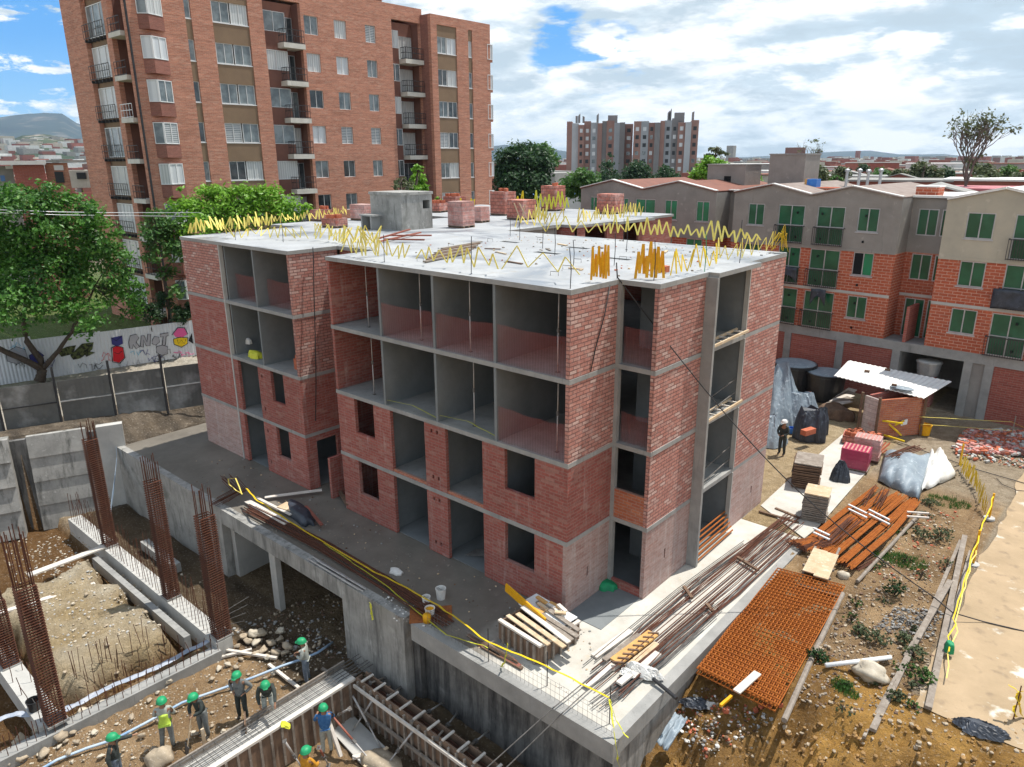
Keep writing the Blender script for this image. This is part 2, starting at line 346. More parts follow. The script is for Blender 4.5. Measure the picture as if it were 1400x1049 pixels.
def NET(name, c, alpha, freq):
    m, nt, b = new_mat(name); b.inputs['Base Color'].default_value = (*c, 1); b.inputs['Roughness'].default_value = .9; b.inputs['Specular IOR Level'].default_value = .1
    w = wallvec(nt); mp = nt.nodes.new('ShaderNodeMapping'); nt.links.new(w, mp.inputs[0]); mp.inputs['Scale'].default_value = (freq, freq*.2, 0)
    wv = nt.nodes.new('ShaderNodeTexWave'); wv.inputs['Scale'].default_value = 1; nt.links.new(mp.outputs[0], wv.inputs[0])
    nt.links.new(ramp(nt, wv.outputs[1], .3, .8, alpha*.55, alpha), b.inputs['Alpha']); MT[name] = m
NET('net_red', (.42,.11,.09), .27, 3.2); NET('net_orange', (.62,.10,.02), .6, 3.0); NET('net_green', (.02,.3,.12), .8, 3)
def LEAF(name, c1, c2, c3):
    m = bpy.data.materials.new(name); m.use_nodes = True; nt = m.node_tree; b = nt.nodes['Principled BSDF']; out = nt.nodes['Material Output']
    p = pos(nt); c = mixc(nt, ramp(nt, noise(nt, p, .9, 4), .38, .62), c1, c2); c = mixc(nt, ramp(nt, noise(nt, p, 7, 2), .55, .7), c, c3)
    nt.links.new(c, b.inputs['Base Color']); b.inputs['Roughness'].default_value = .45; b.inputs['Specular IOR Level'].default_value = .35
    tr = nt.nodes.new('ShaderNodeBsdfTranslucent'); nt.links.new(c, tr.inputs[0]); mx = nt.nodes.new('ShaderNodeMixShader'); mx.inputs[0].default_value = .35
    nt.links.new(b.outputs[0], mx.inputs[1]); nt.links.new(tr.outputs[0], mx.inputs[2]); nt.links.new(mx.outputs[0], out.inputs[0]); MT[name] = m
LEAF('leaf_deep', (.028,.105,.016), (.085,.235,.028), (.22,.38,.09)); LEAF('leaf_bright', (.13,.31,.025), (.20,.40,.035), (.28,.46,.06))
LEAF('leaf_dark', (.022,.06,.022), (.04,.095,.03), (.07,.13,.04)); LEAF('leaf_mid', (.05,.14,.03), (.09,.19,.04), (.15,.25,.06)); LEAF('leaf_olive', (.07,.10,.045), (.12,.145,.06), (.18,.19,.09)); LEAF('leaf_weed', (.10,.13,.065), (.15,.19,.09), (.22,.24,.15))
# ------------------------------------------------------------------ daylight
SUN_DIR = V((.135, .37, 1.0)).normalized()
EL = math.asin(SUN_DIR.z); AZ = atan2(SUN_DIR.x, SUN_DIR.y)
sl = bpy.data.lights.new('sun', 'SUN'); sl.energy = 5.0; sl.angle = radians(.5); sl.color = (1, .955, .88)
so = bpy.data.objects.new('sun', sl); col.objects.link(so); so.rotation_euler = (-SUN_DIR).to_track_quat('-Z', 'Y').to_euler(); so.location = (0, 0, 60)
wd = bpy.data.worlds.new('World'); scene.world = wd; wd.use_nodes = True; wt = wd.node_tree
bg = wt.nodes['Background']; bg.inputs[1].default_value = .13
sky = wt.nodes.new('ShaderNodeTexSky'); sky.sky_type = 'NISHITA'; sky.sun_disc = False; sky.sun_elevation = EL; sky.sun_rotation = AZ; sky.altitude = 2600; sky.dust_density = .6; sky.ozone_density = 1.5
def sky_nodes():
    tc = wt.nodes.new('ShaderNodeTexCoord'); d = tc.outputs['Generated']
    sp = wt.nodes.new('ShaderNodeSeparateXYZ'); wt.links.new(d, sp.inputs[0])
    def op(a, b, o='ADD'):
        q = N(wt, 'ShaderNodeMath', operation=o)
        for i, v in enumerate((a, b)):
            if isinstance(v, (int, float)): q.inputs[i].default_value = v
            else: wt.links.new(v, q.inputs[i])
        return q.outputs[0]
    # direction projected on a layer high above, so clouds flatten a little toward the horizon
    zz = op(op(sp.outputs[2], 0.0, 'MAXIMUM'), .36)
    dv = N(wt, 'ShaderNodeVectorMath', operation='DIVIDE'); wt.links.new(d, dv.inputs[0])
    cb = wt.nodes.new('ShaderNodeCombineXYZ'); wt.links.new(zz, cb.inputs[0]); wt.links.new(zz, cb.inputs[1]); cb.inputs[2].default_value = .42; wt.links.new(cb.outputs[0], dv.inputs[1])
    def lay(loc, sc): mp = wt.nodes.new('ShaderNodeMapping'); wt.links.new(dv.outputs[0], mp.inputs[0]); mp.inputs['Location'].default_value = loc; mp.inputs['Scale'].default_value = sc; return mp.outputs[0]
    n1 = noise(wt, lay((3.1, 1.7, .4), (1, 1, 2.2)), 1.9, 11, .60, .2); n2 = noise(wt, lay((1.1, 4.7, 2.4), (1, 1, 2.0)), 5.5, 9, .62, .25)
    n3 = noise(wt, lay((8.4, -2.3, 1.1), (1, 1, 2.6)), 1.7, 9, .58, .3)
    nn = N(wt, 'ShaderNodeVectorMath', operation='NORMALIZE'); wt.links.new(d, nn.inputs[0])
    def gap(x, y, lo, hi):
        q = N(wt, 'ShaderNodeVectorMath', operation='DOT_PRODUCT'); wt.links.new(nn.outputs[0], q.inputs[0]); q.inputs[1].default_value = tuple(ray(x, y).normalized()); return ramp(wt, q.outputs['Value'], cos(radians(hi)), cos(radians(lo)))
    gs = None
    for x, y, lo, hi, k in ((40, 8, 1.5, 8.0, 1.5), (-120, -30, 2, 13, 1.6), (768, 60, 0, 4.0, 1.0), (822, 78, 0, 4.2, 1.0), (640, 12, 0, 2.2, .45), (560, -5, 0, 4, .6), (1240, -10, 0, 3, .3)):
        g = op(gap(x, y, lo, hi), k, 'MULTIPLY'); gs = g if gs is None else op(gs, g, 'MAXIMUM')
    gs = op(gs, op(op(op(n2, n1, 'ADD'), 3.6, 'MULTIPLY'), -2.85), 'MULTIPLY')
    # cloud thinned overhead, out of view, to cut ambient fill; dense bank low
    high = ramp(wt, sp.outputs[2], .24, .55)
    cov = op(op(op(n1, op(n2, .42, 'MULTIPLY')), op(gs, .44, 'MULTIPLY'), 'SUBTRACT'), op(high, .24, 'MULTIPLY'), 'SUBTRACT')
    cover = ramp(wt, cov, .40, .50)
    thick = op(n3, op(n2, .50, 'MULTIPLY'))
    right = ramp(wt, op(n1, op(sp.outputs[0], .22, 'MULTIPLY')), .35, .62)
    cc = mixc(wt, ramp(wt, thick, .68, .84), (8.3, 8.4, 8.5), (4.5, 5.5, 6.3))
    cc = mixc(wt, op(ramp(wt, n2, .40, .60), .60, 'MULTIPLY'), cc, (5.5, 6.3, 6.8))
    cc = mixc(wt, op(op(ramp(wt, sp.outputs[0], -.62, -.15), ramp(wt, n3, .40, .60), 'MULTIPLY'), .75, 'MULTIPLY'), cc, (4.0, 5.1, 6.0))
    cc = mixc(wt, ramp(wt, sp.outputs[2], .0, .10), (6.6, 7.3, 7.7), cc)
    ra = noise(wt, lay((2.7, .9, 1.4), (1, 1, 2.2)), 3.2, 10, .58, .15); rb = noise(wt, lay((2.7, .9, 1.4-.16), (1, 1, 2.2)), 3.2, 10, .58, .15)
    rel = op(ra, rb, 'SUBTRACT')
    cc = mixc(wt, op(ramp(wt, rel, .0, .10), .95, 'MULTIPLY'), cc, (8.6, 8.7, 8.8)); cc = mixc(wt, op(ramp(wt, rel, -.005, -.11), .9, 'MULTIPLY'), cc, (3.9, 4.8, 5.5))
    low = mixc(wt, ramp(wt, sp.outputs[2], .0, .13), (1.5, 4.7, 7.6), (.25, 2.9, 7.2))
    blue = mixc(wt, ramp(wt, sp.outputs[2], .2, .5, .70, .12), sky.outputs[0], low)
    wt.links.new(mixc(wt, cover, blue, cc), bg.inputs[0])
sky_nodes()
vs = scene.view_settings; vs.view_transform = 'Standard'; vs.look = 'None'; vs.exposure = .18; vs.gamma = 1
scene.cycles.max_bounces = 6; scene.cycles.diffuse_bounces = 3; scene.cycles.glossy_bounces = 2; scene.cycles.transparent_max_bounces = 12; scene.cycles.use_denoising = True
X3 = V((1, 0, 0)); Y3 = V((0, 1, 0)); Z3 = V((0, 0, 1))
# ------------------------------------------------------------------ ground
def sstep(a, b, x):
    t = max(0, min(1, (x-a)/(b-a))); return t*t*(3-2*t)
def nz(x, y, s, k=0): return NZ.noise(V((x*s, y*s, k)))
def fbm(x, y, s, k=0): return nz(x, y, s, k)+.5*nz(x, y, s*2.1, k+5)+.25*nz(x, y, s*4.3, k+9)
def wall_x(y): return -24.5+(y+3.4)*.3866 if y < -3.4 else -24.4
def hgt(x, y):
    far = sqrt(x*x+y*y)
    if far > 130: return -.3
    if x < wall_x(y):
        if y < -3.4: return (1.0 if wall_x(y)-x > .75 else .3)+.03*fbm(x, y, .6)
        return 1.0*sstep(0, 1.6, wall_x(y)-.2-x+(.6 if y > 3 else 0))+.16*fbm(x, y, 1.3)+.12*fbm(x, y, 3.1)-.06
    if x < 3.74 and y < 9.2:
        if y > -3.3:
            return -3.05+.10*fbm(x, y, .8)+(.25*max(0, fbm(x, y, 1.2, 3)) if y < -1 and x > -10 else 0)
        h = -3.0+.10*fbm(x, y, .7)+.085*fbm(x, y, 2.3)+.03*fbm(x, y, 5)
        if x > -5.55 and y > -14: h -= .85*sstep(-5.6, -5.3, x)
        if x < -11 and y < -6.1:
            # unexcavated block of earth between the ground beams, with a ragged scarp
            e = min(x+19.2, -11.4-x, -6.7-y, y+10.4)+.55*fbm(x, y, .9, 4)
            h = -3.45+1.05*sstep(-.1, .45, e)+.09*fbm(x, y, 1.6)+.05*fbm(x, y, 4.1)
        if y < -11.2 and x < -10.5: h -= .1
        return h
    if x < 3.74:
        if x > 1.3: return -.02+.02*fbm(x, y, .7)
        if -24.4 < x and y < 26: return -.5 if x < 1.2 and y < 11.2 else -.03+.02*fbm(x, y, .7)
        return -.05
    # bank and road on the right
    lip = 1.75+.45*nz(x, 3.3, .7)+(.6*sstep(8.2, 10.5, x))
    d = lip-y
    steep = .50+.12*sstep(4.6, 7, x)
    h = -.05
    if d > 0: h -= min(3.4, d*steep)
    rough = (1-sstep(8.35, 8.75, x))*(1-sstep(15, 19, y))
    h += (.035+.15*rough)*fbm(x, y, 1.1, 2)+rough*.10*fbm(x, y, 3.2, 6)
    if d > -.3: h += (.5*fbm(x, y, .95, 8)+.34*fbm(x, y, 2.2, 3)+.10*fbm(x, y, 5.5, 4))*sstep(-.3, .8, d)
    if x < 4.6: h -= .25*sstep(4.6, 3.8, x)*sstep(8, 3, y)
    return h
def gcol(x, y):
    n = .5+.5*fbm(x, y, .35, 3)
    mixv = lambda a, b, t: tuple(a[i]+(b[i]-a[i])*max(0, min(1, t)) for i in range(3))
    if x < wall_x(y) or (x < -24 and y > -4):
        if x < -35.2 and -14 < y < 60 and x > -75: return mixv((.07,.14,.03), (.14,.17,.06), n)
        if sqrt(x*x+y*y) > 130: return mixv((.13,.14,.11), (.21,.19,.165), n)
        if x < -27.9 and y < 10: return mixv((.56,.53,.47), (.42,.39,.33), n)
        return mixv((.10,.085,.07), (.24,.20,.155), n+.8*nz(x, y, 2.2))
    if sqrt(x*x+y*y) > 130: return mixv((.13,.14,.11), (.21,.19,.165), n)
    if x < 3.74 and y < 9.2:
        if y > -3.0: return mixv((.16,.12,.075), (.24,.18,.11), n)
        if y > -5.3: return mixv((.10,.075,.05), (.19,.14,.09), n+.4*nz(x, y, 1.3))  # strip before the deck wall: building's shade put into the soil colour
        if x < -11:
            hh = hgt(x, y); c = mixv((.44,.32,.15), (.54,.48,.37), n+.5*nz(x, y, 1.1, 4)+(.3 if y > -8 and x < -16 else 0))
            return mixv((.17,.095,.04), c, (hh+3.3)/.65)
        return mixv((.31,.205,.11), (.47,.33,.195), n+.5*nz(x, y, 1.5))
    if y > 40: return mixv((.22,.21,.18), (.3,.28,.24), n)
    if x < 3.74: return mixv((.44,.33,.185), (.52,.43,.29), n)
    if y < 3.2 and x > 3.74:
        return mixv((.30,.175,.065), (.56,.325,.095), n+.7*nz(x, y, .8, 2)+(.25 if x > 7 else -.3))
    if x < 8.6 and y < 17: return mixv((.27,.18,.10), (.50,.35,.20), n+.6*nz(x, y, 1.2, 7))
    return mixv((.37,.30,.21), (.45,.385,.30), n)
def make_ground():
    def axis(a, b, st, far):
        r = [a+i*st for i in range(int((b-a)/st)+1)]; s = st
        lo = a; hi = r[-1]; k = st*2
        while lo > -far: lo -= k; r.insert(0, lo); k *= 1.35
        k = st*2
        while hi < far: hi += k; r.append(hi); k *= 1.35
        return r
    xs = axis(-28.4, 12.6, .16, 9000); ys = axis(-13.5, 13.0, .16, 9000)
    nx, ny = len(xs), len(ys); vs = []; cs = []
    for y in ys:
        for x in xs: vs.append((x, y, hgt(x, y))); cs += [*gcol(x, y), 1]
    fs = [(j*nx+i, j*nx+i+1, (j+1)*nx+i+1, (j+1)*nx+i) for j in range(ny-1) for i in range(nx-1)]
    me = bpy.data.meshes.new('ground'); me.from_pydata(vs, [], fs); a = me.color_attributes.new('soil', 'FLOAT_COLOR', 'POINT'); a.data.foreach_set('color', cs)
    me.polygons.foreach_set('use_smooth', [True]*len(fs))
    o = bpy.data.objects.new('ground', me); col.objects.link(o); tag(o, 'bare sandy earth of the building site and the land around it', kind='structure')
    m, nt, b = new_mat('soil'); at = N(nt, 'ShaderNodeVertexColor', layer_name='soil'); p = pos(nt)
    c = mixc(nt, ramp(nt, noise(nt, p, 2.2, 8, .68), .32, .68, 0, .75), at.outputs[0], mixc(nt, 1, at.outputs[0], (.50,.46,.42), 'MULTIPLY'))
    c = mixc(nt, ramp(nt, noise(nt, p, 11, 4, .6), .58, .72, 0, .7), c, mixc(nt, .55, at.outputs[0], (.66,.60,.50)))
    c = mixc(nt, ramp(nt, noise(nt, p, 16, 3, .6), .60, .70, 0, .7), c, (.13,.10,.07))
    c = mixc(nt, 1.0, c, (1.32, 1.29, 1.25), 'MULTIPLY')
    nt.links.new(c, b.inputs['Base Color']); b.inputs['Roughness'].default_value = .95; b.inputs['Specular IOR Level'].default_value = .15
    bumpn(nt, b, noise(nt, p, 5, 12, .78), 1.0, .32); me.materials.append(m)
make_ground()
def on(x, y, dz=0): return V((x, y, hgt(x, y)+dz))
# dirt road along the right edge
b = MB(); n0 = 0
ys = [2.8+.4*i for i in range(60)]; xs = [8.75+.35*i for i in range(26)]
vs = []
for y in ys:
    for i, x in enumerate(xs):
        xx = x+(.25*nz(y, 1, .8) if i == 0 else 0); vs.append((xx, y, hgt(xx, y)+.03+.012*fbm(xx, y, 1.4, 3)))
b.add(vs, [(j*26+i, j*26+i+1, (j+1)*26+i+1, (j+1)*26+i) for j in range(59) for i in range(25)])
tag(b.build('road', MT['road'], None, True), 'pale dirt road with worn light patches beside the yellow tape', kind='structure')
pv_ = [G(1040, 692), G(1094, 752), G(1118, 722), G(1165, 668), G(1190, 640), G(1176, 600), G(1120, 585), G(1040, 640)]
pv_ = [V((max(1.36, min(p.x, 3.7)) if p.y < 9.2 else max(1.36, p.x), max(9.21, p.y), .0)) for p in pv_]
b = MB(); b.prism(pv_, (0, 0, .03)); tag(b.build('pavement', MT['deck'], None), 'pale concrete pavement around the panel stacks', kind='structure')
# ------------------------------------------------------------------ the unfinished building
BLD = thing('unfinished_building', 'unfinished four storey red block building with open bays and pale flat concrete roof', 'building', (0, 0, 0))
LV = [0, 2.45, 4.9, 7.35, 9.8]; ST = .14
def slab_piece(mb, x0, x1, y0, y1, top, holes=(), th=ST): mb.panel((0, 0, top), X3, Y3, Z3, (x0, x1), (y0, y1), holes, th, 0, 1)
RH = []
def shaft(px, py, w, d):
    g = G(px, py, 9.8); return (g.x-w/2, g.x+w/2, g.y-d/2, g.y+d/2)
holesA = [h for h in (shaft(697, 331, .9, .30), shaft(748, 346, 1.1, .32), shaft(790, 339, 1.0, .30), shaft(846, 354, .9, .28)) if h[0] > -10.7 and h[1] < 1.3]
roof = MB()
slab_piece(roof, -10.76, 1.34, 2.22, 11.0, 9.8, [h for h in holesA if h[2] > 2.22]); slab_piece(roof, -10.76, .02, -.03, 2.22, 9.8)
slab_piece(roof, -21.79, -13.13, -.03, 11.0, 9.8); slab_piece(roof, -13.13, -10.76, 2.2, 11.0, 9.8)
slab_piece(roof, -20, -12, 11.0, 15.2, 9.8); slab_piece(roof, -27, -11, 15.2, 25, 9.8); slab_piece(roof, -24.2, -21.79, 6, 11, 9.8); slab_piece(roof, 1.34, 1.68, 5.02, 8.0, 9.8); slab_piece(roof, -11, -10.5, 18.3, 22, 9.8)
ro = roof.build('roof_slab', [MT['roof_slab'], MT['concrete']], BLD)
for k in (1, 2, 3):
    s = MB(); z = LV[k]
    slab_piece(s, -10.76, 1.33, 2.22, 11.0, z); slab_piece(s, -10.76, .015, -.02, 2.22, z); slab_piece(s, -21.78, -13.14, -.02, 11.0, z); slab_piece(s, -13.14, -10.76, 2.3, 11.0, z)
    s.build('floor_slab', MT['concrete'], BLD)
s = MB(); s.box(-10.7, .13, 0, 1.2, 10.9, .012); s.box(-21.7, .13, 0, -13.3, 10.9, .012); s.build('ground_floor_slab', MT['concrete_inside'], BLD)
def fwall(k, x0, x1, holes=(), mat='block_red', y=0.0, z1=None, name='brick_wall', th=.13):
    z0 = LV[k]+(.012 if k == 0 else 0); z1 = z1 or LV[k+1]-ST
    return MB().panel((0, y, 0), X3, Z3, -Y3, (x0, x1), (z0, z1), holes, th).build(name, MT[mat], BLD)
def swall(k, y0, y1, holes=(), mat='block_white', x=0.0, z1=None, name='brick_wall', th=.13):
    z0 = LV[k]+(.012 if k == 0 else 0); z1 = z1 or LV[k+1]-ST
    return MB().panel((x, 0, 0), Y3, Z3, X3, (y0, y1), (z0, z1), holes, th).build(name, MT[mat], BLD)
vent = lambda z, x0, n=2: [(x0+i*.26, x0+i*.26+.1, z+dz, z+dz+.13) for i in range(n) for dz in (.35, 2.0)]
for k in (0, 1):
    z = LV[k]
    fwall(k, -10.74, -7.7, [(-9.72, -8.62, z+.97, z+2.32)])
    fwall(k, -5.95, -4.95, vent(z, -5.65)); fwall(k, -3.3, -.131, [(-2.38, -1.2, z+.97, z+2.32)], 'block_red')
    fwall(k, -21.76, -18.42, (), 'block_washed' if k == 0 else 'block_red')
    fwall(k, -18.34, -17.95, ()); fwall(k, -16.32, -13.291, [(-15.34, -14.4, z+.97, z+2.3), (-16.1, -15.98, z+.4, z+.55), (-16.1, -15.98, z+1.85, z+2.0)])
    for x0, x1 in ((-7.7, -5.95), (-4.95, -3.3)):   # low brick kerb in the tall openings
        if k: MB().box(x0, .02, z, x1, .12, z+.10).build('kerb', MT['block_orange'], BLD)
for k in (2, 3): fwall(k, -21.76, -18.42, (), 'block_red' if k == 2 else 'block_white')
# concrete strip beside the left brick panel
MB().box(-18.42, -.035, 0, -18.34, .13, 9.66).build('column', MT['concrete_pale'], BLD)
for k in range(4):
    z = LV[k]
    holes = [(1.05, 1.13, .85, 1.17)] if k == 0 else []
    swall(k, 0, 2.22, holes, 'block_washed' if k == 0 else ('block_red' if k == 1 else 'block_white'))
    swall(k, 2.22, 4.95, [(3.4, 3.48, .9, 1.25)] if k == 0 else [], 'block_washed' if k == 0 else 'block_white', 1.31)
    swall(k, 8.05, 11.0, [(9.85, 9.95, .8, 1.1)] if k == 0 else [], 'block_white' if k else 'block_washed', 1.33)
    # left block, wall facing the slot
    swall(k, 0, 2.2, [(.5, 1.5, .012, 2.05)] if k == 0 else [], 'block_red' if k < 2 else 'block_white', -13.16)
    fwall(k, -13.16, -10.74, [], 'block_red', 2.32)
    # end wall of the main block on the slot side
    MB().panel((-10.74, 0, 0), Y3, Z3, -X3, (.13 if k < 2 else 0, 2.32), (z+.012, LV[k+1]-ST), (), .13).build('brick_wall', MT['block_red'], BLD)
    # stepped balcony face
    zz = z+(.012 if k == 0 else 0)
    MB().box(0, 2.2, zz, .12, 2.36, LV[k+1]-ST).build('column', MT['concrete'], BLD)
    MB().box(1.19, 2.235, zz, 1.308, 2.34, LV[k+1]-ST).build('pier', MT['block_orange'], BLD)
    if k < 2: MB().box(.12, 2.24, zz, 1.19, 2.35, z+(.28 if k == 0 else .95)).build('balcony_parapet', MT['block_orange' if k else 'block_red'], BLD)
    # interior walls
    for x in (-7.95, -5.32, -2.74):
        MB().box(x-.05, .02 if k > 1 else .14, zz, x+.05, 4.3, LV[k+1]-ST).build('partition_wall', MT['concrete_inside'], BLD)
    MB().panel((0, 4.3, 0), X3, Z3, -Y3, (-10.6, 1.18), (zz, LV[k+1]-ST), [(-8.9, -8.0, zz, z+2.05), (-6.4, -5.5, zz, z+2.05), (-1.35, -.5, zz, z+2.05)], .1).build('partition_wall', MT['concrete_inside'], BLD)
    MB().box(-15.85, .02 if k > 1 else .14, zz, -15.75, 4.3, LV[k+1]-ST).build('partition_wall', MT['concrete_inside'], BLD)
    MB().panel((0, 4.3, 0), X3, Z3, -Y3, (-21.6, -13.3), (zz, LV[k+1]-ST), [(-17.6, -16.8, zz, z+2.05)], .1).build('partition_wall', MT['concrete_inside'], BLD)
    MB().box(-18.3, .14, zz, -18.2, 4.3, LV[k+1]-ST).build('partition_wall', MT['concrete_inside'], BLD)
    # back and far side
    MB().panel((0, 11.0, 0), X3, Z3, Y3, (-21.76, 1.3), (zz, LV[k+1]-ST), [(a, a+1.1, z+.97, z+2.3) for a in (-20, -17, -9, -6, -3)], .12).build('brick_wall', MT['block_red'], BLD)
    MB().panel((-21.76, 0, 0), Y3, Z3, -X3, (.13, 10.88), (zz, LV[k+1]-ST), [], .13).build('brick_wall', MT['block_red'], BLD)
    # shaft with the concrete fins
    MB().box(1.18, 4.95, zz, 1.68, 5.07, LV[k+1]-ST if k < 3 else 9.66).build('fin', MT['concrete'], BLD)
    MB().box(-.6, 4.96, zz, 1.18, 5.06, LV[k+1]-ST).build('partition_wall', MT['concrete_inside'], BLD)
    MB().box(-.6, 8.05, zz, 1.2, 8.17, LV[k+1]-ST).build('partition_wall', MT['concrete_inside'], BLD)
    MB().box(-.7, 5.06, zz, -.6, 8.05, LV[k+1]-ST).build('partition_wall', MT['concrete_inside'], BLD)
    MB().box(1.2, 8.0, zz, 1.36, 8.05, LV[k+1]-ST if k < 3 else 9.66).build('column', MT['concrete_pale'], BLD)
# pale edge of the fin, slabs in the shaft
for k in (1, 2, 3): MB().box(1.331, 4.95, LV[k]-ST+.001, 1.68, 5.07, LV[k]-.001).build('fin', MT['concrete'], BLD)
for z in (2.5, 5.0): 
    b = MB(); b.bar((1.2, 5.3, z), (1.2, 7.9, z+.3), .03, .03); b.bar((1.2, 5.3, z+.5), (1.2, 7.9, z+.8), .03, .03); b.build('tie_bar', MT['steel_grey'], BLD)
# ceilings of dark bays: rear wing seen behind the roof gap
for k in (2, 3):
    z = LV[k]
    MB().panel((-11.05, 0, 0), Y3, Z3, X3, (15.3, 24.9), (z, LV[k+1]-ST), [(16.0, 18.0, z+.05, z+2.25), (19.6, 21.2, z+.05, z+2.25)], .15).build('brick_wall', MT['block_red'], BLD)
    MB().panel((0, 15.3, 0), X3, Z3, -Y3, (-26.9, -11.06), (z, LV[k+1]-ST), [(-13.6, -12.4, z+.9, z+2.25)], .15).build('brick_wall', MT['block_red'], BLD)
MB().box(-26.9, 24.8, 4.9, -11.1, 24.95, 9.66).build('brick_wall', MT['block_red'], BLD); MB().box(-26.95, 15.4, 4.9, -26.8, 24.7, 9.66).build('brick_wall', MT['block_red'], BLD)
MB().box(-26.8, 15.5, 0, -11.2, 24.7, 4.88).build('brick_wall', MT['block_red'], BLD); MB().box(-26.8, 15.5, 4.9, -11.2, 24.7, 5.0).build('floor_slab', MT['concrete'], BLD)
MB().box(-19.8, 11.2, 0, -12.2, 15.1, 9.66).build('stair_core', MT['concrete'], BLD)
MB().box(-24.1, 6.1, 0, -21.9, 10.9, 9.66).build('brick_wall', MT['block_red'], BLD)
# stair hut on the roof
hut = MB(); hut.panel((0, 7.9, 0), X3, Z3, -Y3, (-18.15, -15.991), (9.8, 11.42), [], .14); hut.panel((-15.85, 0, 0), Y3, Z3, X3, (7.9, 9.849), (9.8, 11.42), [(9.25, 9.7, 10.75, 11.15)], .14)
hut.box(-18.15, 8.04, 9.8, -18.01, 9.85, 11.42); hut.box(-18.01, 9.71, 9.8, -15.99, 9.85, 11.42); hut.box(-18.2, 7.85, 11.42, -15.8, 9.9, 11.55)
hut.build('stair_hut', MT['wall_rough'], BLD)
b = MB(); b.box(-18.05, 7.1, 10.45, -17.0, 7.75, 10.52); b.box(-18.0, 7.15, 9.8, -17.9, 7.7, 10.45); b.box(-17.3, 7.15, 9.8, -17.2, 7.7, 10.45); b.build('roof_plinth', MT['concrete'], BLD)
# slot: low screen wall
MB().box(-11.95, .15, 0, -11.82, 2.2, 1.75).build('screen_wall', MT['block_red'], BLD)
# interior finishes: small conduit boxes knocked in the walls are left in the mesh of the partitions
# ------------------------------------------------------------------ deck
DK = thing('concrete_deck', 'stained concrete parking deck with open basement that carries the red block building', 'deck', (0, -3.28, -3))
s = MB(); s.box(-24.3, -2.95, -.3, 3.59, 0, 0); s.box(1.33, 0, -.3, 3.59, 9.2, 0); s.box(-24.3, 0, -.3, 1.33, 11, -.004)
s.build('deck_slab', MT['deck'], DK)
s = MB(); s.box(-14.5, -3.28, -.62, -6.62, -2.95, .02); s.build('edge_beam', MT['concrete_stained'], DK)
s = MB(); s.box(-3.2, -3.28, -.55, 3.89, -2.95, .015); s.build('edge_beam', MT['concrete'], DK)
s = MB(); s.box(3.59, -2.95, -.45, 3.89, 8.9, .012); s.build('edge_beam', MT['concrete'], DK)
s = MB(); s.box(-24.3, -3.27, -3.3, -14.5, -2.95, .01); s.build('retaining_face', MT['wall_rough'], DK)
s = MB(); s.box(-6.62, -3.27, -4.2, -3.55, -2.95, .01); s.build('retaining_face', MT['concrete_stained'], DK)
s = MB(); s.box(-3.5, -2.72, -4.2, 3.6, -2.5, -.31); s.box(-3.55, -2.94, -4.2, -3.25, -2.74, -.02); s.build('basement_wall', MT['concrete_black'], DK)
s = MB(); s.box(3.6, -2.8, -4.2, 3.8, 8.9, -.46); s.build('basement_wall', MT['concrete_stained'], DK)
for x0, x1, y0, y1 in ((-11.2, -10.8, -3.2, -2.98), (-14.5, -14.2, -2.94, -1.5), (-8, -7.7, 2, 2.4), (-11, -10.7, 2, 2.4)):
    MB().box(x0, y0, -3.3, x1, y1, -.31 if y0 > -2.96 else -.621).build('column', MT['concrete_pale'], DK)
MB().box(-24.2, 8.8, -3.2, 3.5, 9.0, -.31).build('basement_wall', MT['concrete'], DK); MB().box(-17, -2.9, -3.2, -16.8, 8.7, -.31).build('basement_wall', MT['concrete'], DK)
# ------------------------------------------------------------------ retaining wall and fences on the left
RW = thing('retaining_wall', 'stepped grey concrete retaining wall under the dark metal fence', 'wall', (-25.5, -6, -3))
W0 = V((-24.45, -3.4, 0)); WD = V((-.361, -.9325, 0)); WN = V((.9325, -.361, 0))
def tier(t0, t1, z0, z1, o0, o1, m, name='wall_panel'):
    a = W0+WD*t0; c = W0+WD*t1; b = MB()
    vs = []
    for p in (a, c):
        for o, z in ((-.35, z0), (o0, z0), (o1, z1), (-.35, z1)): vs.append(p+WN*o+Z3*z)
    b.add(vs, [(0,1,2,3), (7,6,5,4), (0,4,5,1), (1,5,6,2), (2,6,7,3), (3,7,4,0)]); b.build(name, MT[m], RW)
tier(-.55, .55, -3.4, 1.12, .05, .05, 'concrete_pale', 'wall_pier')
zs = [-3.4, -2.2, -1.05, .1, 1.1]
for i in range(4):
    tier(.95, 3.35, zs[i], zs[i+1]-.004, .05+.10*(3-i), -.12+.10*(3-i), 'wall_rough')
    tier(4.0, 9.9, zs[i]+.1*(i > 0), zs[i+1]+.1-.004, .42+.10*(3-i), .16+.10*(3-i), 'wall_rough')
tier(.55, .95, -3.4, .9, -.08, -.12, 'concrete_black', 'wall_joint'); tier(3.35, 4.0, -3.4, 1.0, .0, -.1, 'concrete_black', 'wall_joint')
FA = V((-27.95, -6.94, 1.0)); FB = V((-24.95, 1.5, 1.0)); FD = (FB-FA).normalized(); FNn = V((FD.y, -FD.x, 0))
GF = thing('metal_sheet_fence', 'dark grey sheet metal fence on posts above the concrete retaining wall', 'fence', FA)
L = (FB-FA).length
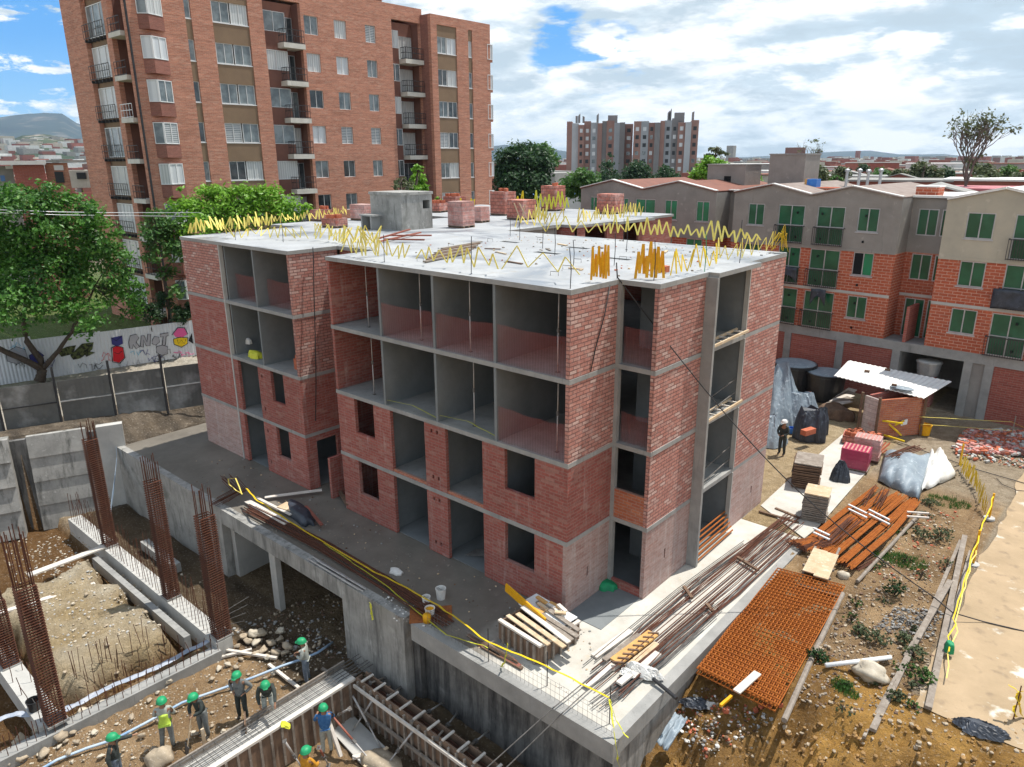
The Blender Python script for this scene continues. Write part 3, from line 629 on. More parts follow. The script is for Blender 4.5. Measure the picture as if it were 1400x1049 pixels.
for i in range(-3, 4):
    a = FA+FD*(i*2.33+.3); c = FA+FD*(i*2.33+2.5)
    b = MB()
    for j in range(22):
        p = a.lerp(c, j/22); q = a.lerp(c, (j+1)/22); o = FNn*(.006*(j % 2)); o2 = FNn*(.006*((j+1) % 2))
        b.prism([p+o+Z3*-.25, q+o2+Z3*-.25, q+o2+Z3*2.02, p+o+Z3*2.02], FNn*-.02)
    b.build('sheet_panel', MT['fence_sheet'] if 'fence_sheet' in MT else mk('fence_sheet', (.17,.18,.18), (.10,.105,.105), .9, .3, .7, rough=.38, metal=.35, third=((.40,.42,.43), .45, .55, .72)), GF)
    MB().bar(a-FD*.1+Z3*-.4+FNn*.05, a-FD*.1+Z3*2.75+FNn*.05, .09, .09, up=X3).build('post', MT['black_metal'], GF)
    b = MB(); b.bar(a+Z3*1.0+FNn*.04, c+Z3*1.0+FNn*.04, .05, .05); b.build('rail', MT['alu' if i > 0 else 'black_metal'], GF)
WA = V((-36.4, -4.7, 1.0)); WB = V((-34.15, 5.9, 1.0)); WDr = (WB-WA).normalized(); WNr = V((WDr.y, -WDr.x, 0))
WF = thing('corrugated_fence', 'white corrugated street fence painted with graffiti behind the left tree', 'fence', WA)
mk('fence_white', (.66,.69,.72), (.56,.59,.63), .6, .35, .7, rough=.5)
for k, (t0, t1, hh) in enumerate(((-9, -3.2, 2.55), (-3.2, 1.9, 2.55), (1.9, 5.4, 2.35), (5.4, 8.9, 2.3), (8.9, 13.5, 2.3))):
    n = int((t1-t0)/.09); b = MB()
    for j in range(n):
        p = WA+WDr*(t0+(t1-t0)*j/n); q = WA+WDr*(t0+(t1-t0)*(j+1)/n)
        o = WNr*(.035 if j % 2 else 0); o2 = WNr*(.035 if (j+1) % 2 else 0)
        b.quad(p+o, q+o2, q+o2+Z3*hh, p+o+Z3*hh); b.quad(q+o2-WNr*.03, p+o-WNr*.03, p+o-WNr*.03+Z3*hh, q+o2-WNr*.03+Z3*hh)
        b.quad(p+o+Z3*hh, q+o2+Z3*hh, q+o2-WNr*.03+Z3*hh, p+o-WNr*.03+Z3*hh)
    b.build('sheet_panel', MT['fence_white'], WF)
def wf(px, py):
    d = ray(px, py); t = ((WA+WNr*.045)-CAM).dot(WNr)/d.dot(WNr); return CAM+d*t
def ink(name, strokes, r, mat):
    b = MB()
    for st in strokes: b.tube([wf(*p) for p in st], r, 5)
    return b.build(name, MT[mat], WF)
def fill(name, pts, mat, off=.0):
    return MB().prism([wf(*p)+WNr*off for p in pts], WNr*.012).build(name, MT[mat], WF)
mk('paint_olive', (.10,.12,.04), (.02,.02,.015), 6, .45, .55); mk('paint_grey', (.36,.36,.39)); mk('paint_red', (.60,.02,.03)); mk('paint_navy', (.05,.05,.20)); mk('paint_pink', (.72,.12,.32)); mk('paint_yellow', (.75,.52,.02)); mk('paint_black', (.012,.012,.014)); mk('paint_blue', (.15,.45,.62))
for pts in ([(78,480),(92,474),(104,472),(100,484),(84,488)], [(96,486),(112,470),(128,468),(126,478),(110,490),(100,492)], [(112,478),(130,482),(118,488)]): fill('graffiti', pts, 'paint_olive')
fill('graffiti', [(152,462),(167,459),(168,470),(160,474),(153,471)], 'paint_navy'); fill('graffiti', [(154,476),(160,473),(168,476),(170,489),(163,496),(155,494)], 'paint_red')
ink('graffiti_outline', [[(152,476),(158,473),(168,475),(171,489),(164,497),(154,495),(152,476)], [(156,482),(162,484),(167,480)], [(152,462),(159,466),(167,459)]], .025, 'paint_black')
LET = [[(176,468),(178,459),(186,457),(190,462),(186,468),(191,474),(186,477),(182,471),(181,477),(177,476)], [(192,474),(193,459),(197,459),(201,468),(202,457),(206,457),(205,473),(200,473),(196,465),(196,475)],
       [(208,466),(211,460),(217,461),(218,468),(213,472),(208,470)], [(219,457),(230,455),(230,459),(227,460),(226,472),(222,472),(223,460),(219,461)], [(214,474),(222,472),(229,474),(229,484),(221,486),(214,482)]]
for l in LET: fill('graffiti', l, 'paint_grey'); ink('graffiti_outline', [l+[l[0]]], .022, 'paint_black')
ink('graffiti_outline', [[(178,482),(183,480),(184,485)], [(187,481),(189,486),(192,480)]], .018, 'paint_blue')
fill('graffiti', [(237,457),(243,449),(252,449),(256,457),(250,461),(240,461)], 'paint_pink'); fill('graffiti', [(237,464),(246,462),(256,462),(256,470),(248,474),(239,471)], 'paint_yellow')
ink('graffiti_outline', [[(237,464),(246,461),(257,462),(256,470),(248,475),(238,471),(237,464)], [(242,464),(244,470),(248,465),(252,470),(254,464)], [(235,458),(243,448),(252,448),(257,457)]], .022, 'paint_black')

rgf = random.Random(8)
for cx, cy, n, c_ in ((30, 492, 5, 'paint_black'), (20, 478, 4, 'paint_blue'), (55, 500, 4, 'paint_navy'), (118, 496, 4, 'paint_black'), (140, 486, 3, 'paint_red'), (200, 486, 5, 'paint_navy'), (225, 488, 4, 'paint_black'), (246, 482, 4, 'paint_pink'), (176, 492, 3, 'paint_grey')):
    st_ = []
    for i in range(n):
        x0, y0 = cx+rgf.uniform(-12, 12), cy+rgf.uniform(-6, 6); st_.append([(x0+3*j+rgf.uniform(-2, 2), y0+rgf.uniform(-6, 6)) for j in range(5)])
    for k_, s_ in enumerate(st_): ink('graffiti_scrawl', [s_], .014, c_)
for pts, c_ in (([(8,482),(22,474),(34,478),(38,490),(24,498),(10,494)], 'paint_grey'), ([(40,486),(52,480),(60,486),(52,498),(42,496)], 'paint_navy'), ([(258,466),(262,456),(264,470)], 'paint_black')): fill('graffiti', pts, c_); ink('graffiti_outline', [pts+[pts[0]]], .02, 'paint_black')
# ------------------------------------------------------------------ brick tower on the left
KS = 1.12
def ty(y): return -15.065+(y+15.065)*KS
def tz(z): return 13.065+(z-13.065)*KS
def txx(x): return 11.178+(x-11.178)*KS
TX = txx(-36.157); TC = ty(5.3)
TW = thing('apartment_tower', 'tall brick apartment tower with balconies rising behind the left trees', 'apartment building', (TX-6, ty(20), .8))
ROWS = [22.6-2.41*k for k in range(9)]
rt_ = random.Random(5)
def window(o, U, Nn, w, h, parent, style=None, split=2, fw=.035, frame='white_frame', sill=True):
    """frame with mullions standing at o (lower corner), pane as its child"""
    U = V(U); Nn = V(Nn); o = V(o); b = MB()
    def bar(u0, u1, z0, z1, d0=-.05, d1=.03):
        b.prism([o+U*u0+Z3*z0+Nn*d0, o+U*u1+Z3*z0+Nn*d0, o+U*u1+Z3*z1+Nn*d0, o+U*u0+Z3*z1+Nn*d0], Nn*(d1-d0))
    bar(0, w, 0, fw); bar(0, w, h-fw, h); bar(0, fw, fw, h-fw); bar(w-fw, w, fw, h-fw)
    for i in range(1, split): bar(w*i/split-fw/2, w*i/split+fw/2, fw, h-fw)
    if sill: bar(-.06, w+.06, -.07, -.004, -.04, .10)
    f = b.build('window', MT[frame], parent); ORG[f.name] = ORG[parent.name]
    b = MB(); b.prism([o+U*fw+Z3*fw-Nn*.03, o+U*(w-fw)+Z3*fw-Nn*.03, o+U*(w-fw)+Z3*(h-fw)-Nn*.03, o+U*fw+Z3*(h-fw)-Nn*.03], Nn*.02)
    b.build('pane', MT[style or rt_.choice(['pane_dark', 'pane_dark', 'pane_mid', 'pane_mid', 'pane_mid', 'pane_curtain', 'pane_blind', 'pane_white'])], f); return f
def railing(a, c, h, parent, nb=9, mat='black_metal', rails=(.06, .55, 1.0)):
    a = V(a); c = V(c); b = MB()
    for r in rails: b.bar(a+Z3*h*r, c+Z3*h*r, .04, .045)
    for i in range(nb+1): p = a.lerp(c, i/nb); b.bar(p, p+Z3*h, .025, .025, up=X3)
    return b.build('railing', MT[mat], parent)
TOPZ = tz(24.35); BOT = .9
# main face, plane X = TX
strips = [(8.75, 9.15), (10.5, 13.02)]
recs = [(14.1, 16.98), (25.05, 28.0)]
cols_ = [(17.22, 18.36, 2), (19.72, 20.78, 2), (22.5, 23.47, 2)]
holes = [(ty(a), ty(b_), BOT-1, tz(23.3)) for a, b_ in strips+recs]
for a, b_, s in cols_:
    for zt in ROWS: holes.append((ty(a), ty(b_), tz(zt-1.2), tz(zt)))
MB().panel((TX, 0, 0), Y3, Z3, X3, (TC+1.3, ty(28.2)), (BOT, TOPZ), [h for h in holes if h[3] > BOT+.3], .35).build('brick_wall', MT['tower_brick'], TW)
for a, b_, s in cols_:
    for zt in ROWS[:8]: window((TX-.12, ty(a), tz(zt-1.2)), Y3, X3, ty(b_)-ty(a), 1.2*KS, TW)
for a, b_ in strips:
    hs = [(ty(a), ty(b_), tz(zt-1.2), tz(zt)) for zt in ROWS]
    zz_ = [tz(23.3)-.003]+[z for zt in ROWS for z in (tz(zt), tz(zt-1.2))]
    for z1, z0 in zip(zz_[::2], zz_[1::2]): MB().box(TX-.27, ty(a)+.003, max(BOT, z0), TX-.07, ty(b_)-.003, z1).build('spandrel', MT['tower_panel'], TW)
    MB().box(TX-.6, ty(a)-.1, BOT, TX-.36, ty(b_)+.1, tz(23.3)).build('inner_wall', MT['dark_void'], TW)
    for zt in ROWS[:8]:
        if b_-a > 1:
            mid = (ty(a)+ty(b_))/2
            window((TX-.14, ty(a)+.06, tz(zt-1.2)), Y3, X3, mid-ty(a)-.12, 1.2*KS, TW); window((TX-.14, mid+.06, tz(zt-1.2)), Y3, X3, mid-ty(a)-.12, 1.2*KS, TW)
        else: window((TX-.14, ty(a)+.02, tz(zt-1.2)), Y3, X3, ty(b_)-ty(a)-.04, 1.2*KS, TW, split=1)
for (a, b_), (w0, w1), (k0, k1), drop in ((recs[0], (14.12, 15.95), (15.25, 16.95), 1.95), (recs[1], (25.08, 26.0), (26.05, 27.95), 2.05)):
    MB().box(TX-1.5, ty(a)-.3, BOT, TX-1.2, ty(b_)+.3, tz(23.3)).build('recess_wall', MT['tower_recess'], TW)
    for s in (a, b_): MB().box(TX-1.2, ty(s)-(.25 if s == a else -.004), BOT, TX-.352, ty(s)+(-.004 if s == a else .25), tz(23.3)).build('recess_wall', MT['tower_recess'], TW)
    for zt in ROWS[:8]:
        window((TX-.45, ty(w0), tz(zt-1.25)), Y3, X3, ty(w1)-ty(w0), 1.25*KS, TW, split=2, sill=False)
        MB().box(TX-1.18, ty(w0), tz(zt-2.39), TX-.44, ty(w1), tz(zt-1.27)).build('spandrel', MT['tower_recess'], TW)
        MB().box(TX-1.18, ty(k0), tz(zt-drop-.32), TX+.42, ty(k1), tz(zt-drop)).build('balcony_slab', MT['cream'], TW)
        railing((TX+.38, ty(k0)+.05, tz(zt-drop)), (TX+.38, ty(k1)-.05, tz(zt-drop)), .95, TW, 8); railing((TX-.3, ty(k0)+.05, tz(zt-drop)), (TX+.34, ty(k0)+.05, tz(zt-drop)), .95, TW, 3)
        window((TX-1.17, ty(w1)+.1, tz(zt-drop)+.02), Y3, X3, ty(k1)-ty(w1)-.15, 2.0, TW, rt_.choice(['pane_dark', 'pane_dark', 'pane_mid', 'pane_curtain']), 2, .045, 'alu', False)
# projecting wing on the right, plane X = TX + 1.35
PX2 = TX+1.2*KS
def py2(y): return ty(y)
E0, E1 = ty(27.74)+.3, ty(34.87)
hs = [(ty(28.67), ty(30.85), BOT-1, tz(23.2)), (ty(32.2), ty(32.68), BOT-1, tz(23.2))]
MB().panel((PX2, 0, 0), Y3, Z3, X3, (E0, E1), (BOT, tz(23.9)), hs, .35).build('brick_wall', MT['tower_brick'], TW)
MB().box(TX-6, E0, BOT, PX2-.351, E0+.3, tz(23.9)).build('side_wall', MT['tower_dark'], TW)
MB().box(TX-12, E1-.3, BOT, PX2-.351, E1, tz(23.9)).build('side_wall', MT['tower_brick'], TW)
for a, b_ in ((28.67, 30.85), (32.2, 32.68)):
    h2 = [(ty(a), ty(b_), tz(zt-.25-1.2), tz(zt-.25)) for zt in ROWS]
    zz_ = [tz(23.2)-.003]+[z for zt in ROWS for z in (tz(zt-.25), tz(zt-1.45))]
    for z1, z0 in zip(zz_[::2], zz_[1::2]): MB().box(PX2-.27, ty(a)+.003, max(BOT, z0), PX2-.07, ty(b_)-.003, z1).build('spandrel', MT['tower_panel'], TW)
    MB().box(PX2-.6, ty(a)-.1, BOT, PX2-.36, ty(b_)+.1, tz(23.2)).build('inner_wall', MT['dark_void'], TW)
    for zt in ROWS[:8]:
        if b_-a > 1:
            mid = (ty(a)+ty(b_))/2
            for q in (ty(a)+.05, mid+.05): window((PX2-.14, q, tz(zt-.25-1.2)), Y3, X3, mid-ty(a)-.1, 1.2*KS, TW)
        else: window((PX2-.14, ty(a)+.02, tz(zt-.25-1.2)), Y3, X3, ty(b_)-ty(a)-.04, 1.2*KS, TW, split=1)
for zt in ROWS[:8]:   # small bays on the outer corner
    MB().box(PX2-1.0, E1+.002, tz(zt-1.65), PX2-.004, E1+.32, tz(zt-1.45)).build('bay_base', MT['tower_brick'], TW)
    window((PX2-.003, E1-.42, tz(zt-1.45)), Y3, X3, .74, 1.2*KS, TW, 'pane_white', 1, .05, sill=False)
    window((PX2-.9, E1+.30, tz(zt-1.45)), X3, Y3, .85, 1.2*KS, TW, 'pane_white', 1, .05, sill=False)
# left corner with bay windows, then the left face, plane Y = TC
hs = [(TC+.55, TC+1.25, tz(zt-1.3), tz(zt-.1)) for zt in ROWS]
MB().panel((TX, 0, 0), Y3, Z3, X3, (TC, TC+1.3), (BOT, TOPZ), [], .35).build('brick_wall', MT['tower_brick'], TW)
for zt in ROWS[:8]:
    z0 = tz(zt-1.35); y0, y1 = TC+.62, TC+2.35
    b = MB(); b.prism([(TX+.002, y0, z0-.9), (TX+.5, y0+.5, z0-.9), (TX+.002, y1, z0-.9)], (0, 0, .88)); b.build('bay_base', MT['tower_dark'], TW)
    u = V((.5, .5, 0)).normalized(); window((TX+.03, y0, z0), u, V((u.y, -u.x, 0)), .68, 1.25*KS, TW, rt_.choice(['pane_white', 'pane_curtain', 'pane_mid']), 1, .05, sill=False)
    u = V((-.5, y1-y0-.5, 0)).normalized(); window((TX+.5, y0+.5, z0), u, V((u.y, -u.x, 0)), 1.25, 1.25*KS, TW, rt_.choice(['pane_curtain', 'pane_mid', 'pane_blind', 'pane_white']), 2, .05, sill=False)
    b = MB(); b.prism([(TX+.002, y0-.03, z0+1.41), (TX+.53, y0+.5, z0+1.41), (TX+.002, y1+.03, z0+1.41)], (0, 0, .06)); b.build('bay_top', MT['tower_dark'], TW)
LX0 = txx(-46.1); hs = [(txx(-42.8), txx(-39.55), BOT-1, tz(22.9)), (txx(-38.8), txx(-36.85), BOT-1, TOPZ-.4)]
MB().panel((0, TC, 0), X3, Z3, -Y3, (LX0, TX-.002), (BOT, TOPZ), hs, .35).build('brick_wall', MT['tower_brick'], TW)
MB().box(LX0, TC+.36, BOT, LX0+.35, TC+14, TOPZ).build('side_wall', MT['tower_brick'], TW)
MB().box(txx(-42.9), TC+.4, BOT, txx(-39.4), TC+.6, tz(22.9)).build('spandrel', MT['tower_panel'], TW)
MB().box(txx(-38.95), TC+1.3, BOT, txx(-36.7), TC+1.5, TOPZ-.4).build('recess_wall', MT['tower_recess'], TW)
for sx in (-38.85, -36.84): MB().box(txx(sx)-.12, TC+.352, BOT, txx(sx)+.02, TC+1.3, TOPZ-.4).build('recess_wall', MT['tower_recess'], TW)
for zt in ROWS[:8]:
    z = zt-.35
    window((txx(-42.7), TC+.3, tz(z-1.75)), X3, -Y3, txx(-39.65)-txx(-42.7), 1.85*KS, TW, rt_.choice(['pane_curtain', 'pane_curtain', 'pane_white', 'pane_mid']), 3, .05, 'white_frame', False)
    railing((txx(-42.75), TC-.12, tz(z-1.85)), (txx(-39.6), TC-.12, tz(z-1.85)), .95, TW, 9)
    for i in range(6): xx = txx(-42.6+.58*i); MB().box(xx, TC-.14, tz(z-2.02), xx+.06, TC+.35, tz(z-1.86)).build('bracket', MT['black_metal'], TW)
    MB().box(txx(-38.7), TC-.25, tz(z-2.15), txx(-36.95), TC+1.28, tz(z-1.88)).build('balcony_slab', MT['cream'], TW)
    railing((txx(-38.65), TC-.2, tz(z-1.88)), (txx(-37), TC-.2, tz(z-1.88)), .9, TW, 4, rt_.choice(['black_metal', 'black_metal', 'white_frame']))
MB().tube([(TX+.1, TC-.1, BOT), (TX+.1, TC-.1, tz(23.2))], .07, 6).build('drain_pipe', MT['black_metal'], TW)
MB().box(LX0+.36, TC+1.6, TOPZ-.6, TX-1.6, ty(28.2), TOPZ-.5).build('roof', MT['concrete'], TW); MB().box(TX-12, E0+.31, tz(23.4), PX2-.36, E1-.31, tz(23.5)).build('roof', MT['concrete'], TW)
MB().box(TX-11.9, TC+13.9, BOT, TX-11.6, E1-.31, tz(23.9)).build('side_wall', MT['tower_brick'], TW)
b = MB(); b.box(TX-2.6, ty(24.6), TOPZ-.5, TX-1.7, ty(25.5), TOPZ+.55); b.box(TX-2.7, ty(24.5), TOPZ+.55, TX-1.6, ty(25.6), TOPZ+.65); b.build('chimney', MT['tower_brick'], TW)
# ------------------------------------------------------------------ green windowed building on the right
gd = V((.99725, -.0741, 0)); gn = V((.0741, .99725, 0)); GC = 28.0
def GP(px, py, c=GC):
    d = ray(px, py); t = (c-gn.dot(V((CAM.x, CAM.y, 0))))/gn.dot(V((d.x, d.y, 0))); p = CAM+d*t; return p.dot(gd), p.z
def gp(s, z, off=0.0): return gn*(GC+off)+gd*s+Z3*z       # off > 0 goes into the building
GB = thing('terraced_apartment_block', 'low apartment block of red brick and grey stucco with green filmed windows and zigzag gables', 'apartment building', gp(0, 0, 4))
prof = [(-23.4,10.9),(-20.5,11.5),(-17.9,10.95),(-15.1,11.5),(-12.3,10.95),(-11.06,10.95),(-8.6,11.45),(-6.24,10.92),(-4.0,11.42),(-1.35,10.92),(.75,10.92),(3.2,11.5),(5.9,10.9),(8.6,11.5),(11.2,10.9)]
def zroof(s):
    for (a, za), (b_, zb) in zip(prof, prof[1:]):
        if a <= s <= b_: return za+(zb-za)*(s-a)/(b_-a)
    return 10.9
# list of openings on the front: (px0, px1, py0, py1, style)
OP = [(807,817,267,290,'door'),(848,859,268,290,'win'),(869,896,270,290,'win'),(909,926,271,293,'win'),(952,970,272,299,'win'),(1023,1045,276,304,'win'),
      (1063,1099,279,330,'balc'),(1116,1154,281,333,'balc'),(1173,1202,281.5,315,'win'),(1321,1360,288,325,'win'),(1385,1440,291,350,'balc'),
      (1063,1093,334,382,'balc_t'),(1106,1147,336,387,'balc'),(1166,1194,341,374,'half'),(1311,1347,353,389,'win'),(1372,1425,357,410,'balc_t'),
      (1050,1089,388,437,'balc'),(1098,1139,393.5,442,'balc_c'),(1158,1185,398.5,432,'win'),(1299,1335,416,456,'win'),(1352,1405,423,488,'balc')]
ops = []
FLZ = [3.32, 5.75, 8.14]
for x0, x1, y0, y1, st in OP:
    s0, zt = GP(x0, (y0+y1)/2); s1 = GP(x1, (y0+y1)/2)[0]; zt = GP((x0+x1)/2, y0)[1]
    fl = max([f for f in FLZ if f < zt-.6] or [3.32]); zt = fl+2.22
    zb = fl+.95 if st in ('win', 'half', 'door') else fl+.08
    if s1-s0 > 2.2: s1 = s0+2.1
    ops.append((s0, s1, zb, zt, st))
# the same rhythm where the photographed block hides it
for fl in FLZ[:2]:
    for a, b_ in ((-10.2,-9.0),(-16.8,-15.4),(-14.3,-13.1),(-20.6,-19.2)): ops.append((a, b_, fl+.95, fl+2.22, 'win'))
for fl in FLZ: ops.append((7.2, 8.7, fl+.95, fl+2.22, 'win'))
segs = [(-23.4, -12.3), (-11.06, -1.35), (.75, 11.2)]
def gpanel(s0, s1, z0, z1, holes, mat, off=0.0, th=.2, name='wall'):
    return MB().panel(gp(0, 0, off), gd, Z3, -gn, (s0, s1), (z0, z1), holes, th).build(name, MT[mat], GB)
for si, (s0, s1) in enumerate(segs):
    hs = [(o[0], o[1], o[2], o[3]) for o in ops if s0 < o[0] < s1]
    gpanel(s0, s1, 3.36, 8.02, hs, 'green_brick')
    gpanel(s0, s1, 8.02, 10.9, hs, 'stucco' if si < 2 else 'stucco_pale', -.012)
    b = MB(); pts = [(s, z) for s, z in prof if s0 <= s <= s1+.01]
    b.prism([gp(s0, 10.9, -.012)]+[gp(s, z, -.012) for s, z in pts]+[gp(s1, 10.9, -.012)], gn*.2); b.build('gable', MT['stucco' if si < 2 else 'stucco_pale'], GB)
    for fz in (5.63, ): gpanel(s0, s1, fz, fz+.15, [], 'concrete_pale', -.03, .028, 'slab_band')
    gpanel(s0-.02, s1+.02, 2.86, 3.36, [], 'concrete', -.05, .3, 'ground_beam')
    gpanel(s0, s1, 7.98, 8.14, [], 'stucco' if si < 2 else 'stucco_pale', -.035, .02, 'slab_band')
# side faces at the recesses and recessed stair fronts
for s0, s1, dep in ((-12.3, -11.06, 1.7), (-1.35, .75, 1.6)):
    for s in (s0, s1):
        for z0, z1, m in ((3.36, 8.02, 'green_brick'), (8.02, 10.92, 'stucco')):
            b = MB(); sg = 1 if s == s0 else -1
            b.prism([gp(s, z0, .2), gp(s, z0, dep), gp(s, z1, dep), gp(s, z1, .2)], gd*(-.18*sg)); b.build('wall', MT[m], GB)
    hs = [(s0+.35, s0+1.35, z+(.8 if z > 3.4 else .05), z+2.2) for z in FLZ] if dep == 1.6 else []
    hs2 = [(s0+1.5, s1-.05, z+(.8 if z > 3.4 else .05), z+2.2) for z in FLZ] if dep == 1.6 else []
    gpanel(s0, s1, 3.36, 8.02, hs+hs2, 'green_brick', dep); gpanel(s0, s1, 8.02, 10.9, hs+hs2, 'stucco', dep)
    for h in hs+hs2: window(gp(h[0], h[2], dep+.05), gd, -gn, h[1]-h[0], h[3]-h[2], GB, 'green_film', 2 if h in hs else 1, .05, 'wood_pale' if False else 'alu', False)
    b = MB(); b.prism([gp(s0, 3.2, -.05), gp(s1, 3.2, -.05), gp(s1, 3.2, dep), gp(s0, 3.2, dep)], Z3*.15); b.build('landing', MT['concrete'], GB)
    gpanel(s0+.021, s1-.021, 2.86, 3.199, [], 'concrete', -.04, .3, 'ground_beam')
    gpanel(s0, s1, 5.63, 5.78, [], 'concrete_pale', dep-.03, .028, 'slab_band')
MB().prism([gp(-.35, 3.36, -.02), gp(-.2, 3.36, -.02), gp(-.2, 5.3, -.02), gp(-.35, 5.3, -.02)], gn*1.5).build('screen_wall', MT['low_brick'], GB)
for s0, s1, zb, zt, st in ops:
    w = s1-s0; h = zt-zb
    if st == 'half':
        window(gp(s0, zb, .05), gd, -gn, w, h, GB, 'green_bright', 2, .05, 'alu'); MB().prism([gp(s0+.06, zb+.06, .03), gp(s0+w/2-.03, zb+.06, .03), gp(s0+w/2-.03, zt-.06, .03), gp(s0+.06, zt-.06, .03)], gn*.005).build('open_sash', MT['dark_void'], GB)
    elif st == 'win' or st == 'door': window(gp(s0, zb, .05), gd, -gn, w, h, GB, 'green_bright' if st == 'door' or s0 < -12 else 'green_film', 2, .05, 'alu')
    else:
        window(gp(s0, zb, .05), gd, -gn, w, h, GB, 'green_film', 2, .05, 'alu', False)
        MB().prism([gp(s0+.05, zb+.98, 0), gp(s1-.05, zb+.98, 0), gp(s1-.05, zb+1.03, 0), gp(s0+.05, zb+1.03, 0)], gn*.045).build('door_rail', MT['alu'], GB)
        railing(gp(s0-.08, zb-.02, -.22), gp(s1+.08, zb-.02, -.22), 1.0, GB, 16, rails=(.04, .98))
        for s in (s0-.08, s1+.08): MB().bar(gp(s, zb+.98, -.2), gp(s, zb+.98, -.02), .035, .035).build('railing_return', MT['black_metal'], GB)
# junction boxes knocked in the walls
for s in (-5.55, -3.15, -7.0, 4.65): 
    for fl in FLZ: MB().prism([gp(s, fl+.35, -.06), gp(s+.1, fl+.35, -.06), gp(s+.1, fl+.47, -.06), gp(s, fl+.47, -.06)], gn*.04).build('wall_box', MT['dark_void'], GB); MB().prism([gp(s, fl+1.75, -.06), gp(s+.1, fl+1.75, -.06), gp(s+.1, fl+1.87, -.06), gp(s, fl+1.87, -.06)], gn*.04).build('wall_box', MT['dark_void'], GB)
# ground storey: columns, infill and an open garage bay
colS = [-22, -18.6, -15.2, -11.8, -9.4, -6.75, -3.6, -.55, 2.95, 3.9, 7.6, 11]
for s in colS: MB().prism([gp(s-.2, -.1, -.045), gp(s+.2, -.1, -.045), gp(s+.2, 2.86, -.045), gp(s-.2, 2.86, -.045)], gn*.4).build('column', MT['concrete'], GB)
for a, b_ in zip(colS, colS[1:]):
    if a == -.55: continue
    gpanel(a+.2, b_-.2, -.1, 2.86, [], 'low_brick' if a != 2.95 else 'stucco', .04, .15, 'infill_wall')
MB().prism([gp(-.5, -.1, 5), gp(3, -.1, 5), gp(3, 2.86, 5), gp(-.5, 2.86, 5)], gn*.1).build('garage_back', MT['concrete'], GB)
for s in (-.36, 2.76): MB().prism([gp(s, -.1, .4), gp(s, -.1, 5), gp(s, 2.86, 5), gp(s, 2.86, .4)], gd*(-.1 if s < 0 else .1)).build('garage_wall', MT['concrete'], GB)
MB().prism([gp(-.4, 2.87, .26), gp(2.8, 2.87, .26), gp(2.8, 2.87, 5), gp(-.4, 2.87, 5)], Z3*.1).build('garage_ceiling', MT['concrete'], GB)
# roofs
mk('house_grey_roof', (.30,.25,.22), (.22,.17,.15), 1.5)
for (a, za), (b_, zb) in zip(prof, prof[1:]):
    n = V((-(zb-za), 0, b_-a)).normalized(); up = gd*n.x+Z3*n.z
    p = [gp(a, za+.01, -.14), gp(b_, zb+.01, -.14), gp(b_, zb+.01, 9), gp(a, za+.01, 9)]
    if abs(zb-za) < .01: p = [gp(a, za+.01, 1.4), gp(b_, zb+.01, 1.4), gp(b_, zb+.01, 9), gp(a, za+.01, 9)]
    MB().prism(p, up*.06).build('roof', MT['roof_red' if a < -11 else 'roof_white' if a > -1.5 else 'house_grey_roof'], GB)
    q = [p[0]+up*.064, p[1]+up*.064, p[1]+up*.064+gn*.28, p[0]+up*.064+gn*.28]; MB().prism(q, up*.05).build('roof_edge', MT['roof_white'], GB)
for s in (-23.3, 11.1): MB().prism([gp(s, -.1, .22), gp(s, -.1, 9), gp(s, 10.85, 9), gp(s, 10.85, .22)], gd*.1).build('wall', MT['stucco'], GB)
MB().prism([gp(-23.3, -.1, 9), gp(11.2, -.1, 9), gp(11.2, 10.85, 9), gp(-23.3, 10.85, 9)], gn*.15).build('wall', MT['green_brick'], GB)
# tanks and stair heads on its roof
for (px0, px1, pyt, c, mats) in ((968, 1020, 226, 33.0, ('stucco', 'stucco_pale')), (1053, 1102, 212, 33.5, ('stucco', 'stucco_pale'))):
    a, z = GP(px0, pyt, c); b_, _ = GP(px1, pyt, c); w = b_-a
    bb = MB(); bb.prism([gp(a, 9.5, c-GC), gp(b_, 9.5, c-GC), gp(b_, z, c-GC), gp(a, z, c-GC)], gn*2.2)
    o = bb.build('stair_head', MT[mats[0]], GB)
    MB().prism([gp(a-.04, z, c-GC-.05), gp(b_+.04, z, c-GC-.05), gp(b_+.04, z+.08, c-GC-.05), gp(a-.04, z+.08, c-GC-.05)], gn*2.3).build('coping', MT['concrete'], GB)
a, z = GP(990, 245, 32.98); MB().prism([gp(a, z-.4, 4.96), gp(a+.5, z-.4, 4.96), gp(a+.5, z+.2, 4.96), gp(a, z+.2, 4.96)], gn*.03).build('hatch', MT['dark_void'], GB)
a, z = GP(1093, 256, 31); MB().prism([gp(a-.3, 10.6, 3), gp(a+2.2, 10.6, 3), gp(a+2.2, z, 3), gp(a-.3, z, 3)], gn*1.2).build('parapet', MT['green_brick'], GB)
tk = thing('roof_crate', 'blue crate with orange end standing on red brick roof parapet', 'crate', gp(a+.2, z, 3.5)); b = MB(); b.prism([gp(a+.35, z, 3.2), gp(a+.95, z, 3.2), gp(a+.95, z+.48, 3.2), gp(a+.35, z+.48, 3.2)], gn*.6); b.build('body', MT['blue_plastic'], tk); MB().prism([gp(a+.2, z, 3.2), gp(a+.34, z, 3.2), gp(a+.34, z+.48, 3.2), gp(a+.2, z+.48, 3.2)], gn*.6).build('end_panel', MT['wood_orange'], tk)
for px, py in ((1157, 247), (1174, 247), (1186, 248), (1203, 247)):
    a, z = GP(px, py, 35); b = MB(); b.tube([gp(a, 10.4, 7), gp(a, z+.55, 7)], .09, 8); b.lathe(gp(a, z+.55, 7), [(.16, 0), (.16, .12), (.05, .18)], 8); b.build('flue', MT['alu'], GB)
